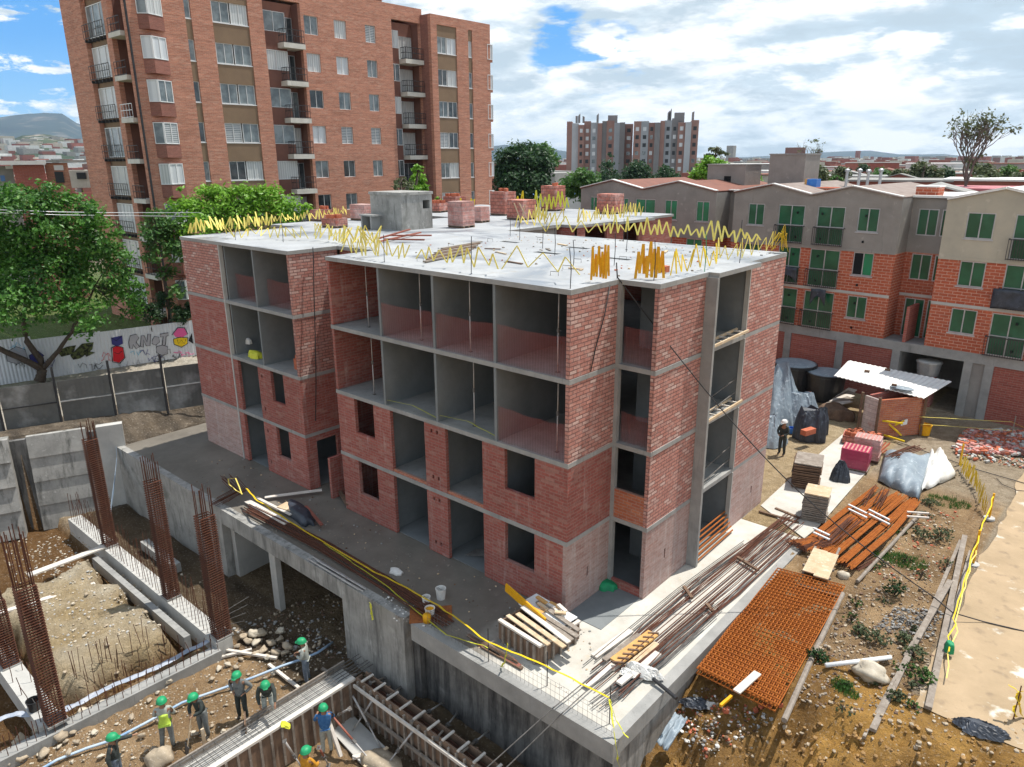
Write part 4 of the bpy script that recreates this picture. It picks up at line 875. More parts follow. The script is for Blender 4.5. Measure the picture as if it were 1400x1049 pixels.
a, z = GP(1263, 268, 29.5); b = MB(); b.prism([gp(a-.55, 10.8, 1.9), gp(a+.55, 10.8, 1.9), gp(a+.55, 11.45, 1.9), gp(a-.55, 11.45, 1.9)], gn*1.0); b.build('chimney', MT['green_brick'], GB); MB().prism([gp(a-.6, 11.45, 1.85), gp(a+.6, 11.45, 1.85), gp(a+.6, 11.52, 1.85), gp(a-.6, 11.52, 1.85)], gn*1.1).build('chimney_cap', MT['roof_white'], GB)
# dark cloths hung over railings
def cloth(s0, s1, zt, zb, label, sag=.15):
    b = MB(); n = 10; vs = []
    for j in range(7):
        for i in range(n+1):
            u = i/n; v = j/6; vs.append(gp(s0+(s1-s0)*u, zt-(zt-zb)*v*(1-.25*sin(pi*u)*sag*4*v), -.27-.05*sin(u*9+v*3)-.04*v))
    b.add(vs, [(j*(n+1)+i, j*(n+1)+i+1, (j+1)*(n+1)+i+1, (j+1)*(n+1)+i) for j in range(6) for i in range(n)])
    o = b.build('hanging_sheet', MT['tarp_black'], None, True); md = o.modifiers.new('s', 'SOLIDIFY'); md.thickness = .015; tag(o, label, 'sheet')
s0, z = GP(1362, 386); cloth(s0, s0+2.3, 5.75+1.05, 5.75+.05, 'dark blue sheet hung over a balcony railing at the right edge', .05)
s0, z = GP(1071, 360); cloth(s0, s0+1.0, 5.75+1.05, 5.75+.15, 'dark sheet hung over a balcony railing beside the pale slab corner', .5)
s0, z = GP(1113, 388); cloth(s0, s0+.85, 5.72, 4.75, 'bunched dark cloth hanging below the middle balcony', .6)
# ------------------------------------------------------------------ distance
def hill(name, pts, D, base, mat, thick=900, label=''):
    b = MB(); vs = []; n = 0; P = []
    for (x0, y0), (x1, y1) in zip(pts, pts[1:]):
        k = max(2, int((x1-x0)/6))
        for i in range(k): P.append((x0+(x1-x0)*i/k, y0+(y1-y0)*i/k))
    P.append(pts[-1]); m_ = 9
    for i, (x, y) in enumerate(P):
        top = PD(x, y, D); dr = V((top.x-CAM.x, top.y-CAM.y, 0)).normalized()
        for j in range(m_):
            u = j/(m_-1); r = D-thick+thick*u; q = V((CAM.x, CAM.y, 0))+dr*r
            z = (top.z-base)*(u**1.15)+base; z += (top.z-base)*.16*NZ.noise(V((q.x*.0032, q.y*.0032, 1)))*(1-.4*u)*min(1, u*3); vs.append((q.x, q.y, z))
        q = V((CAM.x, CAM.y, 0))+dr*(D+thick*.6); vs.append((q.x, q.y, base))
    mm = m_+1
    b.add(vs, [(i*mm+j, (i+1)*mm+j, (i+1)*mm+j+1, i*mm+j+1) for i in range(len(P)-1) for j in range(mm-1)])
    o = b.build(name, MT[mat], None, True); tag(o, label, kind='structure')
mk('hill_green', (.02,.04,.022), (.055,.075,.04), .012, .35, .65, rough=1, third=((.28,.24,.21), .03, .56, .64))
mk('hill_far', (.014,.034,.05), (.03,.055,.062), .004, .35, .65, rough=1, third=((.16,.15,.14), .006, .55, .7))
hill('hills', [(-500,175),(-300,150),(-120,166),(-40,168),(8,162),(40,157),(60,155),(85,157),(105,170),(160,185),(260,197),(420,205),(600,205),(690,198),(740,203),(800,210),(900,214)], 5200, -20, 'hill_far', 2600, 'blue wooded ridge on the left horizon')
hill('hills', [(-300,192),(-60,190),(10,194),(30,186),(60,184),(95,190),(130,200),(220,212)], 1500, -10, 'hill_green', 700, 'green hill dotted with houses on the left')
hill('hills', [(860,219),(980,217),(1060,213),(1110,209),(1150,207),(1190,206),(1230,211),(1290,211),(1340,216),(1420,217),(1600,205),(1900,200)], 7500, -20, 'hill_far', 2600, 'low blue ridge on the right horizon')
# scattered houses of the city: near ones are things, the rest one mass
rc = random.Random(21)
HM = [mk('house_brick', (.30,.11,.08), (.24,.085,.065), .5), mk('house_grey', (.33,.32,.30), (.25,.245,.23), .5), mk('house_cream', (.50,.46,.39), (.4,.37,.31), .5), mk('house_white', (.66,.66,.64), (.55,.55,.53), .5)]
RM = ['roof_red', 'roof_white', 'concrete', 'house_grey']; mk('roof_pink', (.52,.22,.24), (.45,.16,.17), .5); mk('roof_blue', (.10,.20,.42), (.12,.24,.5), .5); mk('house_window', (.03,.035,.04), rough=.3)
def house(px, D, w, dp, h, wm, rm, label, gable=False, rz=0, base=-.3):
    p = PD(px, 240, D); p.z = base; t = thing('house', label, 'house', p, 'houses beyond the building site')
    d = V((p.x-CAM.x, p.y-CAM.y, 0)).normalized(); a = atan2(d.y, d.x)-pi/2+rz; U = V((cos(a), sin(a), 0)); W = V((-sin(a), cos(a), 0))
    q = lambda u, v, z: p+U*u+W*v+Z3*z
    MB().prism([q(-w/2, 0, 0), q(w/2, 0, 0), q(w/2, dp, 0), q(-w/2, dp, 0)], Z3*h).build('wall', wm if not isinstance(wm, str) else MT[wm], t)
    b = MB()
    if gable:
        g = min(1.2, w*.14)
        b.prism([q(-w/2-.2, -.2, h), q(0, -.2, h+g), q(0, -.2, h+g+.1), q(-w/2-.2, -.2, h+.1)], W*(dp+.4)); b.prism([q(0, -.2, h+g), q(w/2+.2, -.2, h), q(w/2+.2, -.2, h+.1), q(0, -.2, h+g+.1)], W*(dp+.4))
        b2 = MB(); b2.prism([q(-w/2, .01, h), q(w/2, .01, h), q(0, .01, h+g)], W*(dp-.02)); b2.build('gable', wm if not isinstance(wm, str) else MT[wm], t)
    else: b.prism([q(-w/2-.2, -.2, h), q(w/2+.2, -.2, h), q(w/2+.2, dp+.2, h), q(-w/2-.2, dp+.2, h)], Z3*.18)
    b.build('roof', MT[rm], t)
    nw = max(2, int(w/2.6))
    for f in range(max(1, int(h/2.6))):
        for i in range(nw):
            if rc.random() < .75:
                u = -w/2+w*(i+.5)/nw; z = .9+2.6*f
                if z+1.2 < h: MB().prism([q(u-.5, -.03, z), q(u+.5, -.03, z), q(u+.5, -.03, z+1.15), q(u-.5, -.03, z+1.15)], W*.05).build('window', MT['house_window'], t)
    return t
ordw0 = ['first', 'second', 'third', 'fourth', 'fifth', 'sixth']
WMN = ['red brick', 'grey rendered', 'cream', 'white']; RMN = {'roof_red': 'red tiled roof', 'roof_white': 'white sheet roof', 'concrete': 'flat grey roof', 'house_grey': 'grey roof', 'roof_pink': 'pink sheet roof', 'roof_blue': 'blue roof'}
hl = [(1010, 62, 7, 6, 9.6, 0, 'roof_red', 1), (1200, 58, 6, 7, 10.0, 0, 'house_grey', 1), (1288, 52, 7, 6, 10.6, 0, 'house_grey', 1), (1230, 84, 9, 8, 10.9, 0, 'house_grey', 0), (1370, 64, 9, 6, 10.9, 0, 'roof_pink', 0), (1395, 85, 12, 8, 11, 0, 'roof_white', 0), (1130, 92, 11, 8, 9.8, 2, 'roof_white', 0),
      (960, 78, 8, 8, 10.6, 1, 'roof_red', 0), (1165, 130, 10, 10, 10.2, 2, 'concrete', 0), (1240, 150, 10, 10, 10.4, 3, 'roof_red', 0), (1320, 165, 12, 10, 10.0, 0, 'concrete', 0), (1060, 150, 10, 10, 10.0, 2, 'roof_red', 0), (1110, 210, 13, 12, 10.6, 3, 'concrete', 0), (1190, 240, 14, 14, 11.4, 0, 'concrete', 0), (1275, 260, 15, 14, 11, 3, 'roof_white', 0), (1390, 230, 13, 14, 11.2, 1, 'roof_red', 0), (1350, 130, 12, 10, 9.8, 1, 'roof_red', 0),
      (760, 150, 16, 10, 6.2, 3, 'roof_blue', 0), (725, 70, 6, 6, 6.2, 2, 'roof_white', 0), (785, 66, 3.2, 4, 6.9, 3, 'house_grey', 0), (755, 210, 20, 12, 9, 1, 'roof_white', 0), (700, 240, 22, 12, 10, 0, 'roof_red', 0), (1030, 260, 24, 12, 11, 1, 'roof_white', 0)]
for i, (px, D, w, dp, h, wi, rm, g) in enumerate(hl):
    side = 'just behind the zigzag gables' if D < 100 and px > 900 else 'beyond the flat concrete roof' if px < 900 else 'far beyond the zigzag roofs'
    pos_ = ['leftmost', 'left', 'middle left', 'middle right', 'right', 'rightmost'][min(5, max(0, int((px-690)/120)))]
    house(px, D, w, dp, h, HM[wi], rm, '%s %s house with %s %s, number %d' % (pos_, WMN[wi], RMN[rm], side, i) if False else '%s house with %s %s, %s%s' % (WMN[wi], RMN[rm], side, pos_, ', low gable' if g else ''), bool(g), 0)
rh = random.Random(15); WD = ['nearest row', 'middle row', 'far row']
for row, D0 in enumerate((100, 135, 185)):
    for i in range(6):
        px = 1100+i*58+rh.uniform(-16, 16); wi = rh.choice([0, 0, 1, 2, 3]); rm = rh.choice(['roof_red', 'concrete', 'house_grey', 'roof_white', 'roof_red'])
        house(px, D0+rh.uniform(-10, 14), rh.uniform(6, 11), 8, rh.uniform(7.8, 10.3), HM[wi], rm, '%s small house of the %s far right, %s with %s' % (ordw0[i], WD[row], WMN[wi], RMN[rm]), rh.random() < .6, rh.uniform(-.3, .3))
# red house with the white roof at the left edge
p = PD(52, 240, 76); LH = thing('row_house', 'dark red row house with long white sheet roof at the left edge', 'house', (p.x, p.y, .5))
def lq(px, py, D=76): return PD(px, py, D)
def lbox(name, px0, px1, pyt, pyb, D, mat, dp=6, parent=LH):
    a = PD(px0, pyt, D); b_ = PD(px1, pyt, D); zb = PD((px0+px1)/2, pyb, D).z if pyb else .5; dr = V((a.x+b_.x-2*CAM.x, a.y+b_.y-2*CAM.y, 0)).normalized()
    return MB().prism([V((a.x, a.y, zb)), V((b_.x, b_.y, zb)), V((b_.x, b_.y, b_.z)), V((a.x, a.y, a.z))], dr*dp).build(name, MT[mat], parent)
lbox('wall', 17, 60, 226, None, 76, 'low_brick'); lbox('wall', 60.3, 92, 223, None, 76.6, 'tower_brick'); lbox('wall', -30, 16.8, 228, None, 77, 'house_grey'); lbox('roof', -32, 62, 220, 225.5, 75.6, 'roof_white', 9); lbox('roof', 62.2, 118, 219, 222, 76.2, 'concrete', 9)
lbox('window_panel', 73, 86, 226, 233, 76.5, 'white_paint', .2); lbox('window', 74, 86, 235, 250, 76.5, 'house_window', .2); lbox('bay', 94, 120, 233, 257, 75, 'cream', 4); lbox('bay_window', 104, 117, 236, 245, 74.9, 'house_window', .1); lbox('window', 7, 17, 227, 231, 76.5, 'white_paint', .2); lbox('window', 0, 6, 240, 248, 76.5, 'roof_blue', .2)
# two linked high rises
def highrise(px0, px1, pyt, D, nst, label, seed):
    r = random.Random(seed); a = PD(px0, pyt, D); b_ = PD(px1, pyt, D); H = a.z; u = V((b_.x-a.x, b_.y-a.y, 0)); w = u.length; u.normalize(); dr = V((-u.y, u.x, 0)); a = V((a.x, a.y, 0))
    if dr.dot(V((a.x-CAM.x, a.y-CAM.y, 0))) < 0: dr = -dr
    t = thing('high_rise', label, 'high rise', a+u*(w/2))
    q = lambda s, z, o=0: a+u*s+dr*o+Z3*z
    seq = ['hr_brick', 'hr_grey', 'hr_dark', 'hr_brick', 'hr_pale', 'hr_brick', 'hr_brick', 'hr_grey', 'hr_brick', 'hr_dark']
    x = 0; k = 0; first = None
    ws = [r.uniform(.7, 1.3) for _ in range(nst)]; tot = sum(ws)
    for i in range(nst):
        ww = w*ws[i]/tot; o = r.choice([-1.2, -.5, 0, .6]); hh = H+r.choice([-.6, 0, .7])-r.random()*.3; mt = seq[(i+seed) % 10]
        MB().prism([q(x, 0, o), q(x+ww, 0, o), q(x+ww, hh, o), q(x, hh, o)], dr*14).build('facade_bay', MT[mt], t)
        if mt != 'hr_pale' and ww > 2:
            for f in range(3, 11):
                z = H-2.2-2.7*(f-3)
                wd_ = min(1.5, ww*.45); src = None
                MB().prism([q(x+ww/2-wd_/2, z-1.3, o-.06), q(x+ww/2+wd_/2, z-1.3, o-.06), q(x+ww/2+wd_/2, z, o-.06), q(x+ww/2-wd_/2, z, o-.06)], dr*.05).build('window', MT[r.choice(['house_window', 'house_window', 'pane_mid', 'pane_white'])], t)
        x += ww
    for i in range(4):
        s = w*r.uniform(.1, .95); MB().prism([q(s, H, 3), q(s+.8, H, 3), q(s+.8, H+r.uniform(2, 4.2), 3), q(s, H+2.5, 3)], dr*.8).build('chimney', MT['hr_dark'], t)
    s = w*.62; MB().prism([q(s, H-.5, 4), q(s+3.5, H-.5, 4), q(s+3.5, H+2.6, 4), q(s, H+2.6, 4)], dr*4).build('lift_head', MT['hr_dark'], t)
mk('hr_grey', (.34,.36,.38), (.28,.30,.32), .2); mk('hr_dark', (.19,.185,.19), (.23,.225,.22), .2); mk('hr_brick', (.31,.185,.15), (.26,.15,.125), .3); mk('hr_pale', (.44,.46,.48), (.38,.40,.42), .2)
highrise(775, 866, 168, 285, 11, 'left half of the distant brick and grey high rise pair', 3)
highrise(867, 956, 165, 275, 10, 'right half of the distant brick and grey high rise pair, chimneys on top', 6)
b = MB(); rcity = random.Random(4)
for i in range(2600):
    px = rcity.uniform(-250, 1650); D = 180*(1+14*rcity.random()**2.2); p = PD(px, 230, D)
    w = rcity.uniform(6, 16); h = rcity.uniform(5, 10.5) if D < 900 else rcity.uniform(6, 13)
    if rcity.random() < .015 and D > 700: h = rcity.uniform(18, 32)
    if abs(px-865) < 110 and D < 320: continue
    a = rcity.uniform(-.3, .3); U = V((cos(a), sin(a), 0))*w/2; W = V((-sin(a), cos(a), 0))*w/2; o = V((p.x, p.y, -.5)); mm = rcity.choice([0, 0, 1, 2, 3, 4, 5])
    b.prism([o-U-W, o+U-W, o+U+W, o-U+W], Z3*h, mm)
o = b.build('distant_city', HM+[MT['roof_red'], MT['concrete']]); tag(o, 'low brick and white city stretching to the horizon', kind='stuff')
b = MB()
for i in range(260):
    px = rcity.uniform(-120, 190); D = rcity.uniform(850, 1480); u = (D-800)/700; p = PD(px, 200, D); top = PD(px, 190, 1500).z; z = -10+(top+10)*max(0, u)**1.15; w = rcity.uniform(5, 10)
    o = V((p.x, p.y, z-6)); b.prism([o+V((-w, -w, 0)), o+V((w, -w, 0)), o+V((w, w, 0)), o+V((-w, w, 0))], Z3*rcity.uniform(8, 14), rcity.choice([0, 2, 3, 1]))
o = b.build('hillside_town', HM); tag(o, 'small houses sprinkled over the green hill at left', kind='stuff')
# ------------------------------------------------------------------ trees
def proj(P):
    d = V(P)-CAM; z = d.dot(FW); return 700+FOC*d.dot(RT)/z, 524.5-FOC*d.dot(UP)/z
def leafcloud(blobs, n, size, seed, clump=24, cr=.34, shell=.5):
    r = random.Random(seed); b = MB(); vol = [x[1][0]*x[1][1]*x[1][2] for x in blobs]; tot = sum(vol)
    for c, rad in blobs:
        k = max(1, int(n*(rad[0]*rad[1]*rad[2])/tot/clump))
        for _ in range(k):
            while True:
                d = V((r.gauss(0, 1), r.gauss(0, 1), r.gauss(0, 1)))
                if d.length > .01: break
            d.normalize()
            if d.z < -.55 and r.random() < .7: d.z = -d.z
            q = shell+(1-shell)*r.random()**.6; q *= 1+.22*NZ.noise(d*2.2+c*.3)
            cc = c+V((d.x*rad[0]*q, d.y*rad[1]*q, d.z*rad[2]*q)); m = 0
            for _ in range(clump):
                o = V((r.gauss(0, cr), r.gauss(0, cr), r.gauss(0, cr*.6)))*min(1.0, min(rad)*.8)
                nrm = (d*.6+V((r.gauss(0, .6), r.gauss(0, .6), .55+r.gauss(0, .45)))).normalized()
                a = nrm.cross(V((r.gauss(0, 1), r.gauss(0, 1), r.gauss(0, 1)))).normalized(); e = nrm.cross(a)
                s = size*r.uniform(.6, 1.25); p = cc+o
                b.add([p-a*s*.5, p-e*s*.28+a*s*.05, p+a*s*.5-nrm*s*.12, p+e*s*.28+a*s*.05], [(0, 1, 2, 3)], m)
    return b
def limb(b, p0, p1, r0, r1, wob=.12, seed=0, n=6):
    p0 = V(p0); p1 = V(p1); L = (p1-p0).length; pts = []
    for i in range(n+1):
        u = i/n; w = V((NZ.noise(V((u*2.1, seed, 0))), NZ.noise(V((u*2.1, seed, 5))), .4*NZ.noise(V((u*2.1, seed, 9)))))*wob*L*sin(pi*u)
        pts.append(p0.lerp(p1, u)+w)
    b.tube(pts, [r0+(r1-r0)*i/n for i in range(n+1)], 7); return pts
def tree(name, label, base, limbs, blobs, n, size, mat, seed, bark='bark', twigs=10, clump=24, cr=.34, cat='tree', group=None, shell=.5):
    t = thing(name, label, cat, base, group); b = MB(); r = random.Random(seed)
    for i, (p0, p1, r0, r1) in enumerate(limbs): limb(b, p0, p1, r0, r1, .14, seed+i*1.3)
    tops = [l[1] for l in limbs[1:]] or [limbs[0][1]]
    for i in range(twigs):
        c, rad = r.choice(blobs); s = V(min(tops, key=lambda q: (V(q)-c).length)); limb(b, s, c+V((r.uniform(-.5, .5)*rad[0], r.uniform(-.5, .5)*rad[1], r.uniform(-.2, .6)*rad[2])), limbs[-1][3]*.8, .015, .15, seed+50+i, 5)
    b.build('trunk', MT[bark], t, True)
    if n: leafcloud(blobs, n, size, seed, clump, cr, shell).build('crown', MT[mat], t)
    return t
def pblobs(lst, D, seed, dj=1.2, fl=.85):
    r = random.Random(seed); out = []
    for px, py, rp in lst:
        p = PD(px, py, D+r.uniform(-dj, dj)); dep = (p-CAM).dot(FW); R_ = rp/FOC*dep; out.append((p, (R_, R_, R_*fl)))
    return out
# the big tree on the left
tb = V((-35.4, -3.0, 1.0)); TD = sqrt((tb.x-CAM.x)**2+(tb.y-CAM.y)**2)
bl = pblobs([(28,305,58),(95,300,46),(60,385,62),(135,372,46),(172,412,30),(8,420,46),(112,436,34),(-40,345,62),(70,272,28),(142,325,30),(155,462,11),(118,345,36),(-30,430,34),(35,345,44),(178,385,20),(120,300,24),(10,270,26),(100,462,16),(186,440,12),(160,345,20),(55,256,14)], TD, 3, 2.6)
bl = [(c, tuple(q*.90 for q in r_)) for c, r_ in bl]
f0 = PD(58, 505, TD)
tree('broadleaf_tree', 'large deep green tree with forked trunk in front of the white graffiti fence', tb,
     [(tb, f0, .30, .24), (f0, PD(-12, 470, TD-.3), .20, .13), (f0, PD(30, 430, TD+.3), .20, .12), (f0, PD(98, 455, TD), .15, .09), (PD(30, 430, TD+.3), PD(70, 350, TD), .12, .06), (PD(98, 455, TD), PD(130, 390, TD+.5), .09, .05)], bl, 24000, .27, 'leaf_deep', 31, clump=26, cr=.30, shell=.62)
# bright trees between the block and the tower
bd = PD(300, 300, 52); b0 = V((bd.x, bd.y, .8))
tree('bright_tree', 'bright lime green tree showing over the left end of the flat roof', b0, [(b0, PD(300, 330, 52), .16, .1), (PD(300, 330, 52), PD(260, 290, 52), .08, .04), (PD(300, 330, 52), PD(350, 290, 52), .08, .04)],
     pblobs([(255,292,26),(292,280,30),(330,278,26),(365,282,30),(400,290,20),(318,300,32),(275,312,26),(250,262,8),(345,268,16),(385,300,22),(300,268,12),(240,318,20)], 52, 5, 1.0), 9000, .30, 'leaf_bright', 8, clump=16, cr=.3)
bd = PD(222, 380, 50.5); b0 = V((bd.x, bd.y, .8))
tree('sparse_tree', 'thin half bare tree standing against the left end wall of the red block', b0, [(b0, PD(224, 380, 50.5), .12, .08), (PD(224, 380, 50.5), PD(215, 320, 50.5), .07, .03), (PD(224, 380, 50.5), PD(245, 330, 50.5), .06, .03), (PD(224, 400, 50.5), PD(250, 380, 50.5), .05, .02)],
     pblobs([(222,330,24),(215,300,18),(238,345,20),(205,350,14),(240,400,14),(232,310,16),(200,320,12),(228,375,16)], 50.5, 6, .8), 3000, .26, 'leaf_mid', 9, twigs=22, clump=10, cr=.3, shell=.2)
bd = PD(212, 425, 52); 
for i, (px, py, w) in enumerate(((205, 425, 12), (244, 428, 10), (262, 420, 9), (222, 408, 10))):
    p = PD(px, py, 49.5+i*.4); b0 = V((p.x, p.y, .9)); tree('garden_shrub', 'small green shrub on the lawn behind the white fence, %s' % ['leftmost', 'second from right', 'rightmost by the block', 'second from left'][i], b0, [(b0, p, .05, .03)], pblobs([(px, py, w), (px+3, py+8, w)], 49.5+i*.4, i, .2), 700, .2, 'leaf_dark', 40+i, twigs=3, cat='shrub', clump=10)
# greenery behind the roof
for nm, lab, D, lst, n, sz, mat, sd in (
    ('broadleaf_tree', 'wide dark rounded tree right of the brick tower', 105, [(712,222,26),(692,238,22),(734,238,20),(706,255,26),(728,256,24),(688,216,12),(745,228,12),(716,204,14),(738,214,14),(690,262,16)], 9000, .62, 'leaf_dark', 12),
    ('broadleaf_tree', 'brighter tree crown rising behind the dark rounded tree', 118, [(748,212,9),(742,205,9),(755,222,8)], 1300, .6, 'leaf_mid', 13),
    ('broadleaf_tree', 'light green tree left of the distant high rises', 95, [(795,245,13),(782,254,12),(810,250,12),(790,262,13),(770,258,9)], 2600, .55, 'leaf_mid', 14),
    ('conifer_tree', 'tall dark pointed tree before the left distant high rise', 150, [(831,240,10),(831,226,7),(832,214,4),(826,250,11),(840,250,9)], 2200, .6, 'leaf_dark', 15),
    ('broadleaf_tree', 'dark round tree before the right distant high rise', 150, [(872,238,14),(860,246,10),(886,246,10),(873,228,8)], 2200, .65, 'leaf_dark', 16),
    ('broadleaf_tree', 'small dark tree at the right foot of the high rises', 140, [(912,240,9),(910,232,6),(920,246,8)], 1100, .6, 'leaf_dark', 17),
    ('broadleaf_tree', 'yellow green tree behind the brown roof box', 78, [(968,232,14),(955,240,10),(982,230,12),(972,222,9)], 2200, .42, 'leaf_bright', 18),
    ('broadleaf_tree', 'pale blossoming treetop above the yellow green tree', 84, [(978,208,8),(990,210,5),(966,214,5)], 260, .42, 'leaf_olive', 19),
    ('broadleaf_tree', 'bright shrub tree between the two roof boxes', 70, [(1032,243,8),(1022,246,6)], 600, .35, 'leaf_bright', 20),
    ('broadleaf_tree', 'loose olive tree right of the taller roof box', 76, [(1118,238,12),(1112,248,10),(1128,246,8),(1106,232,7)], 1300, .38, 'leaf_olive', 21),
    ('broadleaf_tree', 'small bright tree before the grey flues', 72, [(1142,248,7),(1136,252,5)], 500, .35, 'leaf_mid', 22),
    ('broadleaf_tree', 'low olive trees left of the tall bare tree', 110, [(1262,233,12),(1248,238,9),(1278,238,10)], 1500, .5, 'leaf_olive', 23),
    ('broadleaf_tree', 'bushy olive tree right of the tall bare tree', 92, [(1346,238,13),(1358,246,9),(1338,250,10),(1330,228,8)], 1600, .42, 'leaf_olive', 24),
    ('climbing_plant', 'bright green climber in front of the tower beside the roof hut', 57, [(571,232,7),(572,245,9),(575,256,9),(568,262,8)], 1500, .26, 'leaf_bright', 25),
    ('garden_shrub', 'pale spiky shrub between roof hut and tower', 50, [(548,250,9),(560,256,8),(540,258,7)], 500, .2, 'leaf_olive', 26),
    ('garden_shrub', 'lime shrub beyond the brick pallets at the foot of the tower', 55, [(598,276,6),(592,284,6)], 400, .22, 'leaf_bright', 27)):
    p = PD(lst[0][0], lst[0][1], D); b0 = V((p.x, p.y, -.3)); top = PD(lst[0][0], lst[0][1]+4, D); dep = (p-CAM).dot(FW)
    tree(nm, lab, b0, [(b0, top, .0028*dep, .0014*dep), (top, PD(lst[0][0]+3, lst[0][1]-6, D), .0013*dep, .0006*dep)], pblobs(lst, D, sd, .02*D), n, sz, mat, sd, twigs=4, clump=14, cr=.004*dep+.1, cat='tree' if 'tree' in nm else 'plant')
def bare(label, D, x, y0, spread, sd, n, leaves):
    r = random.Random(sd); b = MB(); p = PD(x, 262, D); b0 = V((p.x, p.y, -.3)); t = thing('bare_tree', label, 'tree', b0); tips = []
    f = PD(x, 255, D); limb(b, b0, f, .2, .15, .05, sd)
    def grow(p0, d, L, rad, k):
        p1 = p0+d*L; limb(b, p0, p1, rad, rad*.6, .12, r.random()*50, 4); tips.append(p1)
        if k == 0: return
        for _ in range(3 if k > 1 else 2):
            dd = (d+V((r.uniform(-.55, .55), r.uniform(-.55, .55), r.uniform(-.1, .5)))).normalized(); grow(p1, dd, L*r.uniform(.55, .85), rad*.6, k-1)
    for i in range(n): grow(f, V((r.uniform(-spread, spread), r.uniform(-spread, spread), 1)).normalized(), (255-y0)/FOC*D*.36, .09, 4)
    b.build('trunk', MT['bark_grey'], t)
    leafcloud([(q, (.5, .5, .5)) for q in r.sample(tips, min(len(tips), leaves))], leaves*9, .30, sd, 9, .5, .1).build('crown', MT['leaf_olive'], t)
bare('tall nearly bare tree standing out against the sky on the right', 68, 1320, 186, .30, 4, 6, 70)
for i, (px, py, D, w, m_) in enumerate(((1090,232,130,8,'leaf_dark'),(1150,236,118,8,'leaf_olive'),(1205,238,140,9,'leaf_mid'),(1228,240,112,8,'leaf_olive'),(1292,238,125,9,'leaf_dark'),(1378,236,135,10,'leaf_mid'),(1395,244,100,9,'leaf_olive'),(1180,230,200,6,'leaf_dark'),(1255,228,220,6,'leaf_dark'),(650,246,130,8,'leaf_dark'))):
    p = PD(px, py, D); b0 = V((p.x, p.y, -.3)); tree('small_tree', '%s small treetop among the low houses beyond the zigzag roofs' % ['leftmost', 'second', 'third', 'fourth', 'fifth', 'sixth', 'rightmost', 'far dark left', 'far dark right', 'lone dark'][i], b0, [(b0, p, .25, .12)], pblobs([(px, py, w), (px+w*.7, py+3, w*.7), (px-w*.7, py+3, w*.7)], D, i, 1.0), 700, .5, m_, 300+i, twigs=2, clump=12, cr=.5)
bare('small bare tree beside the loose olive tree', 90, 1112, 205, .4, 9, 2, 10)
# ------------------------------------------------------------------ people
def skin_mesh(name, verts, edges, radii, mats, parent, sub=2, root=0, vmat=None):
    me = bpy.data.meshes.new(name); o_ = ORG.get(parent.name, V((0, 0, 0))); me.from_pydata(verts, edges, []); ob = bpy.data.objects.new(name, me); col.objects.link(ob)
    md = ob.modifiers.new('s', 'SKIN'); md.use_smooth_shade = True; me.skin_vertices or None
    sk = me.skin_vertices[0].data
    for i, r in enumerate(radii): sk[i].radius = (r, r) if not isinstance(r, tuple) else r; sk[i].use_root = (i == root)
    s2 = ob.modifiers.new('u', 'SUBSURF'); s2.levels = sub; s2.render_levels = sub
    dg = bpy.context.evaluated_depsgraph_get(); ev = ob.evaluated_get(dg); nm = bpy.data.meshes.new_from_object(ev)
    bpy.data.objects.remove(ob); nm.name = name; nm.materials.clear()
    for m in (mats if isinstance(mats, list) else [mats]): nm.materials.append(m)
    nm.polygons.foreach_set('use_smooth', [True]*len(nm.polygons))
    o2 = bpy.data.objects.new(name, nm); col.objects.link(o2); o2.parent = parent; return o2
